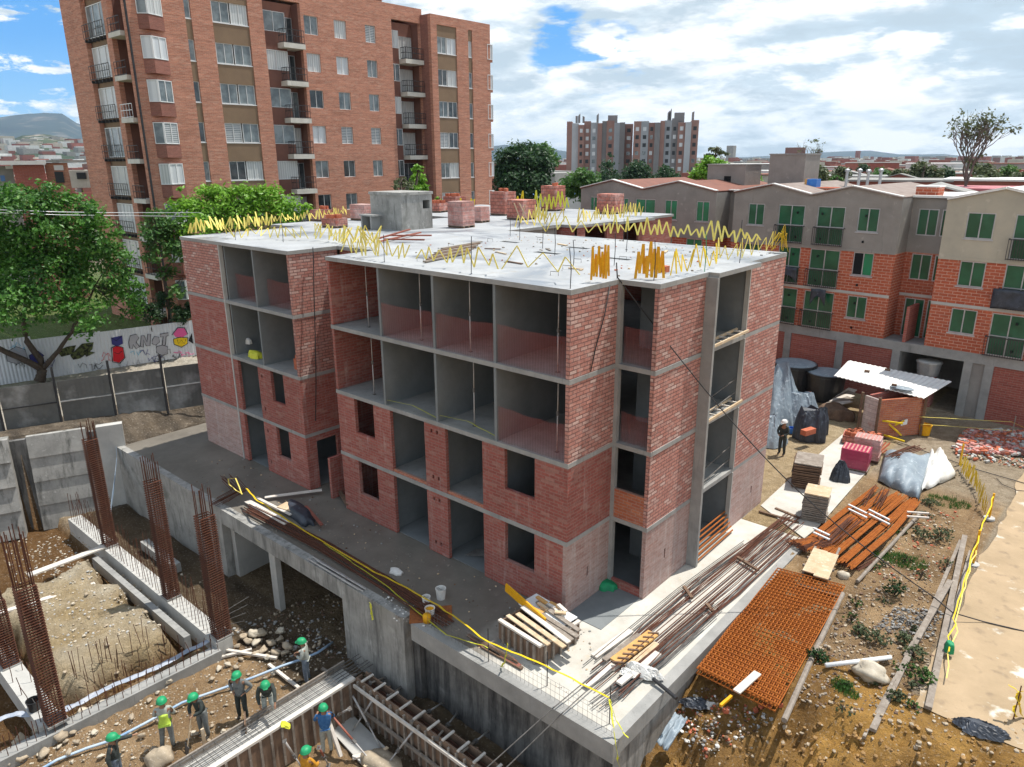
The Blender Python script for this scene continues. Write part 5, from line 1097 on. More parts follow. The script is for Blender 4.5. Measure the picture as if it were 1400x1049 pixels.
def person(label, base, face, pose, shirt='cloth_dark', pants='cloth_grey', boots='boot_dark', vest=None, helmet='helmet_green', H=1.68, hood=False):
    """face: heading angle (0 = +X).  pose: dict of joint offsets in body space (x forward, y left, z up, metres)"""
    t = thing('person', label, 'person', base); t.rotation_euler = (0, 0, face); k = H/1.72
    J = dict(pelvis=(0,0,.93), waist=(.0,0,1.07), chest=(.01,0,1.29), neck=(.0,0,1.47), head=(.03,0,1.56), crown=(.02,0,1.68),
             hipL=(0,.10,.90), kneeL=(.02,.11,.49), ankL=(-.02,.12,.09), toeL=(.13,.13,.04), hipR=(0,-.10,.90), kneeR=(.02,-.11,.49), ankR=(-.02,-.12,.09), toeR=(.13,-.13,.04),
             shL=(0,.19,1.41), elL=(-.02,.25,1.13), wrL=(.08,.24,.88), haL=(.11,.23,.80), shR=(0,-.19,1.41), elR=(-.02,-.25,1.13), wrR=(.08,-.24,.88), haR=(.11,-.23,.80))
    J.update(pose); J = {a: V(b)*k for a, b in J.items()}
    ORG[t.name] = V((0, 0, 0))
    def sk(name, chain, mat, sub=2, root=0):
        names = []; ed = []; rad = []
        for c in chain:
            prev = None
            for nme, r in c:
                if nme not in names: names.append(nme); rad.append(r*k if not isinstance(r, tuple) else (r[0]*k, r[1]*k))
                if prev is not None: ed.append((names.index(prev), names.index(nme)))
                prev = nme
        return skin_mesh(name, [J[n] for n in names], ed, rad, MT[mat], t, sub, root)
    # fingers
    ch = [[('pelvis', .125), ('waist', .115), ('chest', .135), ('neck', .055), ('head', .088), ('crown', .075)]]
    for s in 'LR':
        ch.append([('pelvis', .125), ('hip'+s, .088), ('knee'+s, .055), ('ank'+s, .038), ('toe'+s, .035)])
        w = J['wr'+s]; h = J['ha'+s]; d = (h-w).normalized(); side = d.cross(V((0, 0, 1)));
        if side.length < .1: side = V((0, 1, 0))
        side.normalize()
        for i in range(4):
            J['f%d%s' % (i, s)] = h+side*(.012*(i-1.5))+d*.025; J['g%d%s' % (i, s)] = h+side*(.014*(i-1.5))+d*(.06+.012*(i in (1, 2)))+V((0, 0, -.018))
        J['t'+s] = w+d*.04+side*.035*(1 if s == 'L' else -1)
        ch.append([('chest', .135), ('sh'+s, .058), ('el'+s, .042), ('wr'+s, .028), ('ha'+s, (.032, .018))])
        for i in range(4): ch.append([('ha'+s, .03), ('f%d%s' % (i, s), .009), ('g%d%s' % (i, s), .008)])
        ch.append([('ha'+s, .03), ('t'+s, .010)])
    sk('body', ch, 'skin', 2)
    sk('trousers', [[('waist', .125), ('pelvis', .145)], *[[('pelvis', .145), ('hip'+s, .105), ('knee'+s, .075), ('ank'+s, .062)] for s in 'LR']], pants, 2, 1)
    J['mid'] = J['pelvis'].lerp(J['waist'], .3)
    sk('shirt', [[('mid', .142), ('waist', .138), ('chest', .155), ('neck', .075)], *[[('chest', .155), ('sh'+s, .076), ('el'+s, .060), ('wr'+s, .046)] for s in 'LR']], shirt, 2, 1)
    for s in 'LR':
        J['bt'+s] = J['ank'+s].lerp(J['knee'+s], .45)
        sk('boot', [[('bt'+s, .064 if boots != 'boot_dark' else .05), ('ank'+s, .055), ('toe'+s, .045)]], boots, 1)
    if vest: sk('vest', [[('mid', .162), ('waist', .165), ('chest', .185)]], vest, 2, 1)
    hd = J['head']+V((-.005, 0, .075*k)); b = MB(); prof_ = [(.150, 0), (.138, .012), (.132, .05), (.112, .095), (.07, .125), (.02, .135)]
    b.lathe(hd+V((.012, 0, 0)), prof_, 14, sx=1.12); b.prism([hd+V((.12, -.09, 0)), hd+V((.21, -.05, -.015)), hd+V((.21, .05, -.015)), hd+V((.12, .09, 0))], (0, 0, .012)); b.build('helmet', MT[helmet], t, True)
    b = MB(); e = J['head']
    b.blob(e+V((.088*k, 0, -.012)), .018, 0, 6, 4, 0); [b.blob(e+V((.078*k, y, .018)), .011, 1, 6, 4, 0) for y in (.032, -.032)]; b.prism([e+V((.082, -.028, -.05)), e+V((.086, .028, -.05)), e+V((.086, .028, -.058)), e+V((.082, -.028, -.058))], (.004, 0, 0), 1)
    for y in (.086, -.086): b.blob(e+V((0, y*k, 0)), .024, 0, 6, 4, 0, sq=(.6, .4, 1))
    b.build('face', [MT['skin'], MT['plastic_black']], t, True)
    return t
def looking(base, px, py, z):   # heading from base toward a pixel on level z
    g = G(px, py, z); return atan2(g.y-base.y, g.x-base.x)
def gr(px, py, z=-3.0):
    d = ray(px, py); t = (1.5-CAM.z)/d.z
    while t < 200:
        p = CAM+d*t; h = hgt(p.x, p.y)
        if p.z <= h: break
        t += max(.02, min(.6, (p.z-h)*.45))
    return V((p.x, p.y, h))
P_ = {}
b0 = gr(232, 1024); P_['vest'] = person('worker in hi-vis vest and green helmet standing between the hose and a boulder', b0, 2.6, dict(elL=(.08,.27,1.17), wrL=(.26,.12,1.12), haL=(.31,.06,1.11), elR=(.06,-.27,1.16), wrR=(.24,-.12,1.10), haR=(.29,-.06,1.10), kneeL=(.05,.14,.49), ankL=(-.02,.18,.09), toeL=(.12,.2,.04)), 'cloth_light', 'cloth_grey', vest='cloth_hivis')
b0 = gr(281, 1008); P_['shovel'] = person('worker in dark clothes leaning both hands on a shovel', b0, -1.2, dict(chest=(.10,0,1.28), neck=(.16,0,1.44), head=(.21,0,1.52), crown=(.24,0,1.63), shL=(.10,.18,1.39), shR=(.10,-.18,1.39), elL=(.22,.22,1.16), wrL=(.36,.05,1.08), haL=(.40,.02,1.05), elR=(.22,-.22,1.16), wrR=(.36,-.05,1.10), haR=(.40,-.01,1.09)), 'cloth_dark', 'cloth_grey')
SH = b0
b0 = gr(333, 983); P_['hips'] = person('worker in grey clothes standing with hands on hips', b0, -1.0, dict(elL=(-.10,.36,1.17), wrL=(.04,.20,1.02), haL=(.09,.15,1.0), elR=(-.10,-.36,1.17), wrR=(.04,-.20,1.02), haR=(.09,-.15,1.0), head=(.05,0,1.55), crown=(.05,0,1.67)), 'cloth_grey', 'cloth_dark')
b0 = gr(369, 983); P_['bend'] = person('worker bending forward and reaching toward the caged beam', b0, -.5, dict(pelvis=(-.06,0,.90), waist=(.03,0,1.03), chest=(.17,0,1.22), neck=(.28,0,1.36), head=(.34,0,1.42), crown=(.40,0,1.53), shL=(.20,.19,1.34), shR=(.20,-.19,1.34), elL=(.42,.24,1.18), wrL=(.62,.22,1.02), haL=(.68,.21,.96), elR=(.24,-.26,1.08), wrR=(.36,-.22,.86), haR=(.40,-.2,.8), hipL=(-.06,.1,.88), hipR=(-.06,-.1,.88)), 'cloth_dark', 'cloth_light')
b0 = gr(421, 935); P_['phone'] = person('worker in grey shirt and yellow rubber boots with hands together near the dark basement', b0, -2.4, dict(elL=(.05,.26,1.15), wrL=(.24,.10,1.14), haL=(.30,.06,1.15), elR=(.05,-.26,1.15), wrR=(.24,-.10,1.14), haR=(.30,-.06,1.15), head=(.06,0,1.54), crown=(.08,0,1.66)), 'cloth_light', 'cloth_jean', 'boot_yellow')
b0 = gr(165, 1075); P_['low'] = person('worker in dark jacket at the bottom edge stretching an arm toward the blue hose', b0, .9, dict(elL=(.18,.34,1.30), wrL=(.36,.46,1.24), haL=(.42,.50,1.23), elR=(-.05,-.30,1.15), wrR=(.0,-.30,.90), haR=(.02,-.29,.82)), 'cloth_dark', 'cloth_jean')
b0 = G(448, 1030, -3.78); P_['form'] = person('worker in bright blue shirt inside the timber formwork beside the caged beam', b0, 2.6, dict(elL=(.12,.28,1.20), wrL=(.32,.20,1.22), haL=(.38,.18,1.23), elR=(.14,-.27,1.18), wrR=(.34,-.16,1.16), haR=(.40,-.13,1.16)), 'cloth_blue', 'cloth_light')
b0 = G(424, 1092, -3.78); P_['orange'] = person('worker in orange jacket low in the formwork at the bottom edge', b0, 1.9, dict(elL=(.10,.26,1.16), wrL=(.28,.18,1.10), haL=(.33,.16,1.08), elR=(.10,-.26,1.16), wrR=(.28,-.18,1.10), haR=(.33,-.16,1.08)), 'cloth_orange', 'cloth_dark')
b0 = G(1068, 622, 0); P_['yard'] = person('person in dark clothes standing in the yard beside the blue tarpaulin heap', b0, -1.7, dict(elL=(.06,.26,1.15), wrL=(.22,.12,1.06), haL=(.27,.08,1.05), elR=(.06,-.26,1.15), wrR=(.22,-.12,1.06), haR=(.27,-.08,1.05)), 'cloth_dark', 'cloth_dark', helmet='white_sack')
# ------------------------------------------------------------------ foundations, cages, formwork
rg = random.Random(17)
def zat(x, y, py):
    lo, hi = -6.0, 16.0
    for _ in range(50):
        m_ = (lo+hi)/2
        if proj((x, y, m_))[1] > py: lo = m_
        else: hi = m_
    return lo
def single(b, name, mats, label, cat, group=None, smooth=False, bevel=0): return tag(b.build(name, mats, None, smooth, bevel), label, cat, group)
def cage(px, py, ptie, pbar, label, zb=-2.46, rad=.19, lean=(0, 0), nb=12):
    p = G(px, py, zb); zt = zat(p.x, p.y, ptie); zbar = zat(p.x, p.y, pbar); t = thing('rebar_column', label, 'rebar column', p, 'rebar column cages')
    for i in range(nb):
        side = i % 4; u = ((i//4)/2-1)*.8*rad if nb == 12 else 0
        x, y = [(rad, u), (-rad, -u), (u, -rad), (-u, rad)][side]; h = zbar+rg.uniform(-.25, .12)
        w = rg.uniform(-.03, .03)
        MB().tube([(p.x+x, p.y+y, zb), (p.x+x+lean[0]*.6, p.y+y+lean[1]*.6, zb+(zt-zb)*.6), (p.x+x+lean[0]+w, p.y+y+lean[1]+w, h)], .015, 5).build('longitudinal_bar', MT['rust_dark'], t)
    pts = []; n = int((zt-zb)/.088)
    for i in range(n*4+1):
        u = i/(n*4); k = i % 4; x, y = [(rad+.035, rad+.035), (-rad-.035, rad+.035), (-rad-.035, -rad-.035), (rad+.035, -rad-.035)][k]; pts.append((p.x+x+lean[0]*u, p.y+y+lean[1]*u, zb+(zt-zb)*u))
    MB().tube(pts, .024, 4).build('stirrups', MT['rust_dark'], t)
    MB().box(p.x-rad-.08, p.y-rad-.08, zb-.02, p.x+rad+.08, p.y+rad+.08, zb+.05).build('footing', MT['concrete'], t); return p
cage(150, 745, 600, 578, 'tall rusty column cage beside the hanging blue strip', -2.42)
cage(234, 815, 657, 624, 'rusty column cage standing before the middle of the pale deck wall', -2.42)
cage(303, 868, 704, 664, 'rusty column cage at the corner of the open basement', -2.42, .21)
cage(76, 985, 800, 726, 'tallest rusty column cage, at the lower left beside the black bucket', -2.5, .2)
cage(14, 908, 820, 770, 'rusty column cage cut by the left edge of the photo', -2.5)
def beam(name, label, x0, y0, x1, y1, w, zt, h, mat, bars=0, bh=.9, seed=0):
    a = V((x0, y0, 0)); c = V((x1, y1, 0)); t = thing(name, label, 'beam', (x0, y0, zt-h)); MB().bar(a+Z3*(zt-h/2), c+Z3*(zt-h/2), w, h).build('concrete_body', MT[mat], t)
    r = random.Random(seed); d = (c-a).normalized(); s = V((d.y, -d.x, 0))
    for i in range(bars):
        u = (i+.5)/bars; p = a.lerp(c, u)+s*(w*.32*(1 if i % 2 else -1))+Z3*zt; l = V((r.gauss(0, .04), r.gauss(0, .04), 1)); hh = bh*r.uniform(.75, 1.1)
        MB().tube([p-Z3*.1, p+l*hh*.5, p+l*hh+V((r.gauss(0, .03), r.gauss(0, .03), 0))], .011, 4).build('starter_bar', MT['rust_dark'], t)
    return t
beam('ground_beam', 'long pale ground beam with starter bars under the row of column cages', -23.6, -5.78, -10.0, -5.78, .55, -2.45, .75, 'concrete_pale', 95, 1.25, 3)
beam('ground_beam', 'short pale ground beam under the lower left column cage', -18, -10.95, -10.35, -10.95, .6, -2.5, .7, 'concrete_pale', 18, .8, 4)
beam('ground_beam', 'narrow ground beam with upright bars crossing between the two column rows', -10.05, -6.0, -10.2, -13.0, .42, -2.66, .5, 'concrete', 60, .62, 5)
beam('form_board', 'narrow concrete ledge beside the long ground beam', -19.5, -6.45, -11.4, -6.42, .22, -2.62, .5, 'concrete', 0)
beam('ground_beam', 'stub of ground beam behind the hanging blue strip', -19.2, -4.55, -16.2, -4.55, .35, -2.55, .4, 'concrete', 16, .5, 6)
single(MB().bar(G(38, 787, -2.35), G(152, 744, -2.38), .32, .06), 'plank', MT['wood_white'], 'long white plank bridging the earth to the tall column cage', 'plank')
single(MB().bar(G(0, 838, -2.35), G(130, 798, -2.5), .22, .06), 'plank', MT['wood_white'], 'white plank lying behind the left column cages', 'plank')
def bars_cluster(label, cx0, cy0, cx1, cy1, n, h, seed, z=-3.0, name='starter_bars'):
    r = random.Random(seed); a = gr(cx0, cy0); c = gr(cx1, cy1); t = thing(name, label, 'rebar', a)
    for i in range(n):
        u = r.random(); p = a.lerp(c, u)+V((r.gauss(0, .18), r.gauss(0, .18), 0)); p.z = hgt(p.x, p.y)-.1; l = V((r.gauss(0, .07), r.gauss(0, .07), 1))
        MB().tube([p, p+l*h*.5, p+l*h*r.uniform(.8, 1.15)], .010, 4).build('bar', MT['rust_dark'], t)
bars_cluster('thicket of thin upright bars in the hollow left of the narrow beam', 105, 940, 235, 890, 42, .95, 8)
t = thing('starter_bars', 'pale bars fanned out to the right of the basement corner cage', 'rebar', G(305, 855, -2.6))
for i in range(5): MB().tube([G(304, 838+6*i, -2.2), G(340-2*i, 816+11*i, -1.85)], .012, 4).build('bar', MT['steel_grey'], t)
# stacked bucket, sheets, hose
def bucket(px, py, z, mat, label, r=.15, h=.3, name='bucket', lidmat=None):
    p = G(px, py, z); t = thing(name, label, 'bucket', p); b = MB(); b.lathe(p, [(r*.82, 0), (r, h), (r*1.06, h), (r*1.06, h+.02), (r*.93, h+.02), (r*.78, .02)], 16); b.build('shell', MT[mat], t, False)
    b = MB(); pts = [p+V((r*1.05*cos(a), .02, h+.0+r*.5*sin(a)*-.6)) for a in [pi*i/8 for i in range(9)]]; b.tube(pts, .008, 4); b.build('handle', MT['steel_grey'], t)
    if lidmat: MB().lathe(p+V((0, 0, h-.06)), [(r*.92, 0), (r*.9, .03)], 14).build('contents', MT[lidmat], t)
bucket(48, 970, -2.5, 'plastic_black', 'black bucket beside the tallest column cage', .19, .32)
def ribbon(pts, w, nrm=None, th=.006, up=Z3):
    b = MB(); pts = [V(p) for p in pts]; vs = []
    for i, p in enumerate(pts):
        d = pts[min(i+1, len(pts)-1)]-pts[max(i-1, 0)]; s = d.cross(up); s = s.normalized()*w/2 if s.length > 1e-6 else V((w/2, 0, 0)); n = s.cross(d).normalized()*th
        vs += [p-s, p+s, p+s+n, p-s+n]
    for i in range(len(pts)-1):
        for j in range(4): b.f.append((i*4+j, i*4+(j+1) % 4, i*4+4+(j+1) % 4, i*4+4+j)); b.m.append(0)
    b.v = [tuple(v) for v in vs]; b.f += [(3, 2, 1, 0), tuple(range(len(vs)-4, len(vs)))]; b.m += [0, 0]; return b
def wavy(a, c, n, amp, seed, sag=0):
    a = V(a); c = V(c); return [a.lerp(c, i/n)+V((NZ.noise(V((i*.6, seed, 0))), NZ.noise(V((i*.6, seed, 4))), .5*NZ.noise(V((i*.6, seed, 8)))))*amp-Z3*sag*sin(pi*i/n) for i in range(n+1)]
single(ribbon([p+Z3*.08 for p in [G(159, 612, .05), G(160, 630, -.55), G(156, 668, -1.4), G(150, 712, -2.1), G(152, 722, -2.3)]], .28, up=V((.3, 1, 0))), 'blue_strip', MT['blue_hose'], 'blue plastic strip hanging down between the pale pier and the deck wall', 'sheet')
pl = []
for (px, py) in ((-6, 1016), (30, 1001), (70, 985), (110, 968), (150, 948), (185, 932), (220, 914), (255, 897), (292, 878)): q = gr(px, py+4); pl.append(V((q.x+.15, q.y, -2.66)))
sm = MB(); rr_ = random.Random(3); vs = []
for i in range(60):
    u = i/59*(len(pl)-1); k = min(int(u), len(pl)-2); p = pl[k].lerp(pl[k+1], u-k); d = (pl[k+1]-pl[k]).normalized(); s = V((d.y, -d.x, 0))
    for j in range(5): vs.append(p+s*((j-2)*.055+.05*NZ.noise(V((i*.3, 1, 0))))+Z3*(.03+.05*NZ.noise(V((i*.45, j*.8, 2)))))
sm.add(vs, [(i*5+j, i*5+j+1, i*5+6+j, i*5+5+j) for i in range(59) for j in range(4)])
mk('sheet_pale', (.26,.31,.40), (.46,.48,.52), 3, rough=.4); o = single(sm, 'plastic_sheet', MT['sheet_pale'], 'crumpled pale plastic sheet lying along the narrow cross beam', 'sheet', smooth=True); o.modifiers.new('s', 'SOLIDIFY').thickness = .012
hp = [gr(px, py) for px, py in ((30, 1075), (80, 1046), (120, 1030), (158, 1018), (200, 995), (250, 967), (300, 949), (345, 933), (385, 917), (412, 908), (435, 898), (455, 884))]
single(MB().tube([p+Z3*.16 for p in hp], .042, 8), 'hose', MT['blue_hose'], 'long pale blue hose snaking past the workers', 'hose', smooth=True)
for i, (a, c) in enumerate((((308,892),(379,905)),((300,903),(345,893)),((368,912),(420,955)),((425,943),(488,928)),((440,918),(500,955)))):
    p = gr(*a); q = gr(*c); single(MB().bar(p+Z3*.1, q+Z3*.14, .10, .07), 'timber', MT['wood_white' if i < 3 else 'wood_grey'], ['pale timber lying on the stones near the basement', 'short grey timber lying beside the stone heap', 'timber leaning behind the bending worker', 'timber lying between yellow boots and caged beam', 'rough timber slanting in the shade by the deck wall'][i], 'timber')
# stones
st = []
def stone_mesh(seed, mat, q): b = MB(); b.blob((0, 0, 0), 1, 0, 10, 7, .48, seed, q); o = b.build('stone', MT[mat], None, True); return o
protos = [stone_mesh(i, ['stone', 'stone_white', 'stone'][i % 3], (1, .75+.1*(i % 3), .55+.08*(i % 2))) for i in range(6)]
def stone(px, py, s, label='rounded stone lying on the earth of the excavated pit', group='stones on the pit floor', first=[0]):
    i = first[0]; first[0] += 1; o = protos[i] if i < 6 else protos[rg.randrange(6)].copy()
    if i >= 6: col.objects.link(o)
    p = gr(px, py); s *= .82; o.location = p+Z3*s*.2; o.scale = (s, s*rg.uniform(.7, 1), s*rg.uniform(.7, 1)); o.rotation_euler = (rg.uniform(-.3, .3), rg.uniform(-.3, .3), rg.uniform(0, 6.3)); tag(o, label, 'stone', group); return o
for px, py, s in ((333,875,.22),(346,873,.28),(358,871,.25),(340,881,.2),(352,882,.22),(372,884,.2),(383,880,.24),(393,889,.25),(360,893,.2),(378,897,.23),(350,898,.17),(366,902,.18),(391,897,.2),(325,887,.15),(385,868,.2),(330,905,.14),(300,918,.16),(312,912,.14),(322,916,.13),
                 (112,978,.2),(124,976,.17),(144,970,.24),(55,1000,.26),(30,1024,.3),(12,1040,.34),(85,1012,.22),(62,1035,.2),(25,1045,.24),(100,1005,.14),(230,935,.2),(260,915,.13),(205,960,.12),(180,985,.15),(95,1034,.15),(130,1005,.14),(195,1010,.13)): stone(px, py, s)
for i in range(120):
    px = rg.uniform(0, 470); py = rg.uniform(880, 1049)
    lim = 1030-px*.52
    if py < lim+10: continue
    q = gr(px, py)
    if q.x > -5.9: continue
    stone(px, py, rg.choice([.05, .06, .07, .08, .1, .12]))
for i in range(40):
    px = rg.uniform(60, 300); py = rg.uniform(760, 960)
    if not (600 < py-(px-100)*.1 and py > 700+px*.2 and py < 1010-px*.45): continue
    stone(px, py, rg.choice([.05, .06, .08, .1]))
single(MB().blob(gr(219, 1043)+Z3*.15, .42, 0, 12, 9, .35, 4, (1, .8, .75)), 'boulder', MT['stone'], 'grey brown boulder beside the hi-vis worker', 'boulder', smooth=True)
def pebbles(label, region, n, mats, smin, smax, seed, zf=None, name='rubble', flat=.6, brick=False):
    r = random.Random(seed); b = MB()
    for i in range(n):
        px, py = region(r); p = gr(px, py) if zf is None else G(px, py, zf); s = smin+(smax-smin)*r.random()**2
        if brick:
            a = r.uniform(0, 3.14); u = V((cos(a), sin(a), r.uniform(-.5, .5))).normalized(); b.bar(p-u*s+Z3*s*.4, p+u*s+Z3*s*.4, s*1.1, s*.9, r.randrange(len(mats)))
        else: b.blob(p+Z3*s*.2, s, r.randrange(len(mats)), 5, 3, .35, i, (1, r.uniform(.6, 1), flat), r.uniform(0, 6))
    return tag(b.build(name, [MT[m] for m in mats], None), label, kind='stuff')
def quad_region(q):
    def f(r):
        u, v = r.random(), r.random(); (ax, ay), (bx, by), (cx, cy), (dx, dy) = q
        return (ax*(1-u)*(1-v)+bx*u*(1-v)+cx*u*v+dx*(1-u)*v, ay*(1-u)*(1-v)+by*u*(1-v)+cy*u*v+dy*(1-u)*v)
    return f
pebbles('gravel and broken stone over the pit floor where the workers stand', quad_region([(0, 1049), (310, 880), (460, 890), (300, 1049)]), 1500, ['stone', 'stone_white', 'wood_grey'], .012, .05, 5, name='gravel')
pebbles('pale rubble on the earth between the ground beams', quad_region([(0, 740), (110, 730), (260, 850), (60, 900)]), 1000, ['stone_white', 'concrete_pale', 'stone'], .015, .07, 6)
pebbles('loose dark rubble on the shaded basement floor', quad_region([(310, 860), (470, 800), (510, 900), (400, 900)]), 500, ['wood_dark', 'stone', 'concrete'], .02, .09, 7)
# formwork at the bottom of the photo
FZT = -2.35
Fc = G(487, 925, FZT)
t = thing('caged_beam', 'long beam trench filled with grey steel bars between timber sides, below the workers', 'beam form', (Fc.x-.5, Fc.y-3, -3.8))
y1 = Fc.y+.25; y0 = y1-7.5; xa = Fc.x-1.0; xb = Fc.x-.02
MB().box(xb-.05, y0, -3.85, xb, y1, FZT-.1).build('form_side', MT['form_panel'], t); MB().box(xa, y0, -3.4, xa+.05, y1, FZT-.05).build('form_side', MT['wood_grey'], t); MB().box(xa+.05, y0, -3.3, xb-.05, y1-.1, FZT-.3).build('concrete_fill', MT['concrete_pale'], t)
MB().box(xb-.12, y0, FZT-.1, xb+.04, y1-.3, FZT-.02).build('top_rail', MT['wood_white'], t)
for i in range(22): yy = y0+.15+i*.34; MB().box(xb+.001, yy, -3.8, xb+.05, yy+.07, FZT-.12).build('stud', MT['wood_grey'], t)
for lv, n in ((FZT-.08, 6), (FZT-.42, 3)):
    for i in range(n):
        xx = xa+.12+(xb-xa-.26)*i/(n-1); MB().tube(wavy((xx, y0, lv), (xx, y1+.5+rg.uniform(-.3, .3), lv), 8, .04, i), .016, 5).build('long_bar', MT['steel_grey'], t)
for i in range(22): yy = y0+.1+i*.33; MB().tube([(xa+.10, yy, FZT-.4), (xa+.10, yy, FZT-.06), (xb-.12, yy, FZT-.06), (xb-.12, yy, FZT-.4), (xa+.10, yy, FZT-.4)], .009, 4).build('stirrup', MT['steel_grey'], t)
t = thing('wall_form', 'double timber wall form with tie rods running along the stained deck wall', 'formwork', (Fc.x+3, Fc.y, -3.85))
x0 = Fc.x+.05; x1 = 2.6; ya = Fc.y-.02; yb = Fc.y+.34
for y, m_ in ((ya, 'form_panel'), (yb, 'form_panel')): MB().box(x0, y-.025, -3.85, x1, y+.025, FZT).build('form_side', MT[m_], t)
for i in range(24):
    xx = x0+.1+i*.31
    if xx < x1-.1: MB().box(xx, ya-.10, -3.8, xx+.06, ya-.026, FZT-.05).build('stud', MT['wood_grey'], t); 
    if i % 3 == 0 and xx < x1-.1: MB().box(xx, yb+.026, -3.8, xx+.06, yb+.10, FZT-.02).build('stud', MT['wood_dark'], t)
for z in (FZT-.22, FZT-.95): MB().box(x0, ya-.165, z-.05, x1, ya-.101, z+.05).build('waler', MT['wood_white' if z > -3 else 'wood_grey'], t)
for i in range(12): xx = x0+.3+i*.6; MB().bar((xx, ya-.05, FZT+.025), (xx, yb+.05, FZT+.025), .07, .045).build('spreader', MT['wood_white'], t)
for i in range(6): MB().tube([(x0+.1, ya+.08+.035*i, FZT-.15-.06*(i % 2)), (x1, ya+.08+.035*i, FZT-.15-.06*(i % 2))], .014, 5).build('long_bar', MT['rust_dark'], t)
ordw = ['first', 'second', 'third', 'fourth', 'fifth', 'sixth', 'seventh', 'eighth', 'ninth', 'tenth', 'eleventh', 'twelfth', 'thirteenth', 'fourteenth', 'fifteenth', 'sixteenth', 'seventeenth', 'eighteenth', 'nineteenth', 'twentieth']
def post(a, c, label, mat='prop_steel', r=.028, group=None, name='steel_prop'):
    a = V(a); c = V(c); d = (c-a).normalized(); t = thing(name, label, 'prop', a, group); m_ = a.lerp(c, .52)
    MB().tube([a, m_], r, 7).build('outer_tube', MT[mat], t, True); MB().tube([m_-d*.05, c], r*.75, 7).build('inner_tube', MT['prop_steel'], t, True); MB().tube([m_-d*.06, m_+d*.07], r*1.7, 8).build('collar', MT['steel_grey'], t)
    s = d.cross(Z3); s = s.normalized() if s.length > .05 else X3
    MB().tube([m_-s*.08, m_+s*.12], .008, 5).build('pin', MT['steel_grey'], t)
    for p in (a, c): e = s.cross(d).normalized(); MB().prism([p-s*.06-e*.06, p+s*.06-e*.06, p+s*.06+e*.06, p-s*.06+e*.06], d*.008).build('end_plate', MT['steel_grey'], t)
for i, (a, c, mt, lab) in enumerate((((482,951),(523,1027),'prop_steel','grey prop slanting down from the inner corner of the formwork'),((511,955),(481,1001),'prop_steel','grey prop crossing the corner prop the other way'),((449,973),(517,1052),'prop_red','long reddish prop slanting across the formwork pit'),((567,997),(524,1052),'prop_steel','prop with collar at the middle of the long wall form'),((389,1013),(414,1052),'prop_steel','prop against the caged beam at the bottom left'),((478,969),(449,985),'prop_steel','short prop between caged beam and blue shirted worker'),((436,1022),(449,1046),'prop_red','short reddish prop at the feet of the blue shirted worker'),((632,1049),(590,1085),'prop_steel','prop at the bottom edge under the wall form'))):
    post(G(*a, FZT-.25), G(*c, -3.75), lab, mt, .032, 'props bracing the formwork')
for i, (a, c) in enumerate((((506,934),(543,921)),((531,952),(561,931)),((562,988),(606,960)),((597,1010),(625,975)),((630,1030),(667,1000)))):
    post(G(*a, FZT-.02), PYY(*c, -2.74), '%s horizontal strut from the left between wall form and stained deck wall' % ordw[i], 'wood_grey', .035, 'struts between form and deck wall', 'strut')
single(MB().prism([G(452, 1000, -3.76), G(478, 975, -3.76), G(530, 1026, -3.76), G(500, 1052, -3.76)], (0, 0, .05)), 'concrete_pad', MT['concrete_pale'], 'fresh pale concrete pad on the floor of the formwork pit', 'pad')
single(MB().bar(G(449, 985, -2.7), G(466, 1034, -3.7), .10, .10), 'timber', MT['wood_white'], 'thick white timber standing beside the blue shirted worker', 'timber'); single(MB().bar(G(482, 1036, -3.68), G(524, 1026, -3.68), .14, .06), 'plank', MT['wood_white'], 'white plank on the floor of the formwork pit', 'plank'); single(MB().bar(G(498, 1049, -3.66), G(530, 1022, -3.6), .10, .05), 'plank', MT['wood_pale'], 'small brown board propped on the white plank in the formwork pit', 'plank')
o = single(MB().blob(G(521, 1046, -3.75)+Z3*.05, .55, 0, 12, 8, .4, 3, (1.2, .7, .45)), 'sand_heap', MT['stone'], 'small sandy heap at the bottom of the formwork pit', 'heap', smooth=True)
for px, py, m_, lab, nm in ((635, 985, 'yellow', 'yellow plastic case lying at the foot of the stained deck wall', 'case'), (548, 922, 'clay', 'salmon coloured board dropped at the foot of the stained deck wall', 'board')):
    p = G(px, py, -3.55); b = MB(); b.bar(p-X3*.4-Y3*.03, p+X3*.35+Y3*.05, .22, .16 if nm == 'case' else .04); b.bar(p-X3*.15+Z3*.1, p+X3*.15+Z3*.1, .05, .05) if nm == 'case' else None; single(b, nm, MT[m_], lab, nm)
single(MB().bar(G(515, 900, -3.6), G(700, 1030, -3.9), .22, .14), 'timber', MT['wood_dark'], 'long dark timber lying in the gap before the deck wall', 'timber')
p = G(460, 1001, -2.3); single(MB().blob(G(391, 992, -2.3), .13, 0, 8, 5, .5, 2, (1.3, .8, .5)), 'glove', MT['yellow_lime'], 'crumpled yellow glove on the caged beam', 'glove')
t = thing('shovel', 'shovel with long handle held by the leaning worker', 'shovel', SH+V((.2, -.2, 0))); hh = SH+V((.16, -.36, 1.08)); ft = SH+V((.26, -.62, .28)); MB().tube([hh, ft], .017, 6).build('handle', MT['wood_pale'], t); dd = (ft-hh).normalized(); b = MB(); b.prism([ft-X3*.11, ft+X3*.11, ft+X3*.1+dd*.24, ft+dd*.3, ft-X3*.1+dd*.24], Y3*-.012); b.build('blade', MT['steel_grey'], t)
single(MB().bar(gr(281, 1026)+Z3*-.1, gr(281, 1026)+Z3*.75, .09, .05, up=X3), 'stake', MT['wood_pale'], 'wooden stake in front of the worker with the shovel', 'stake')
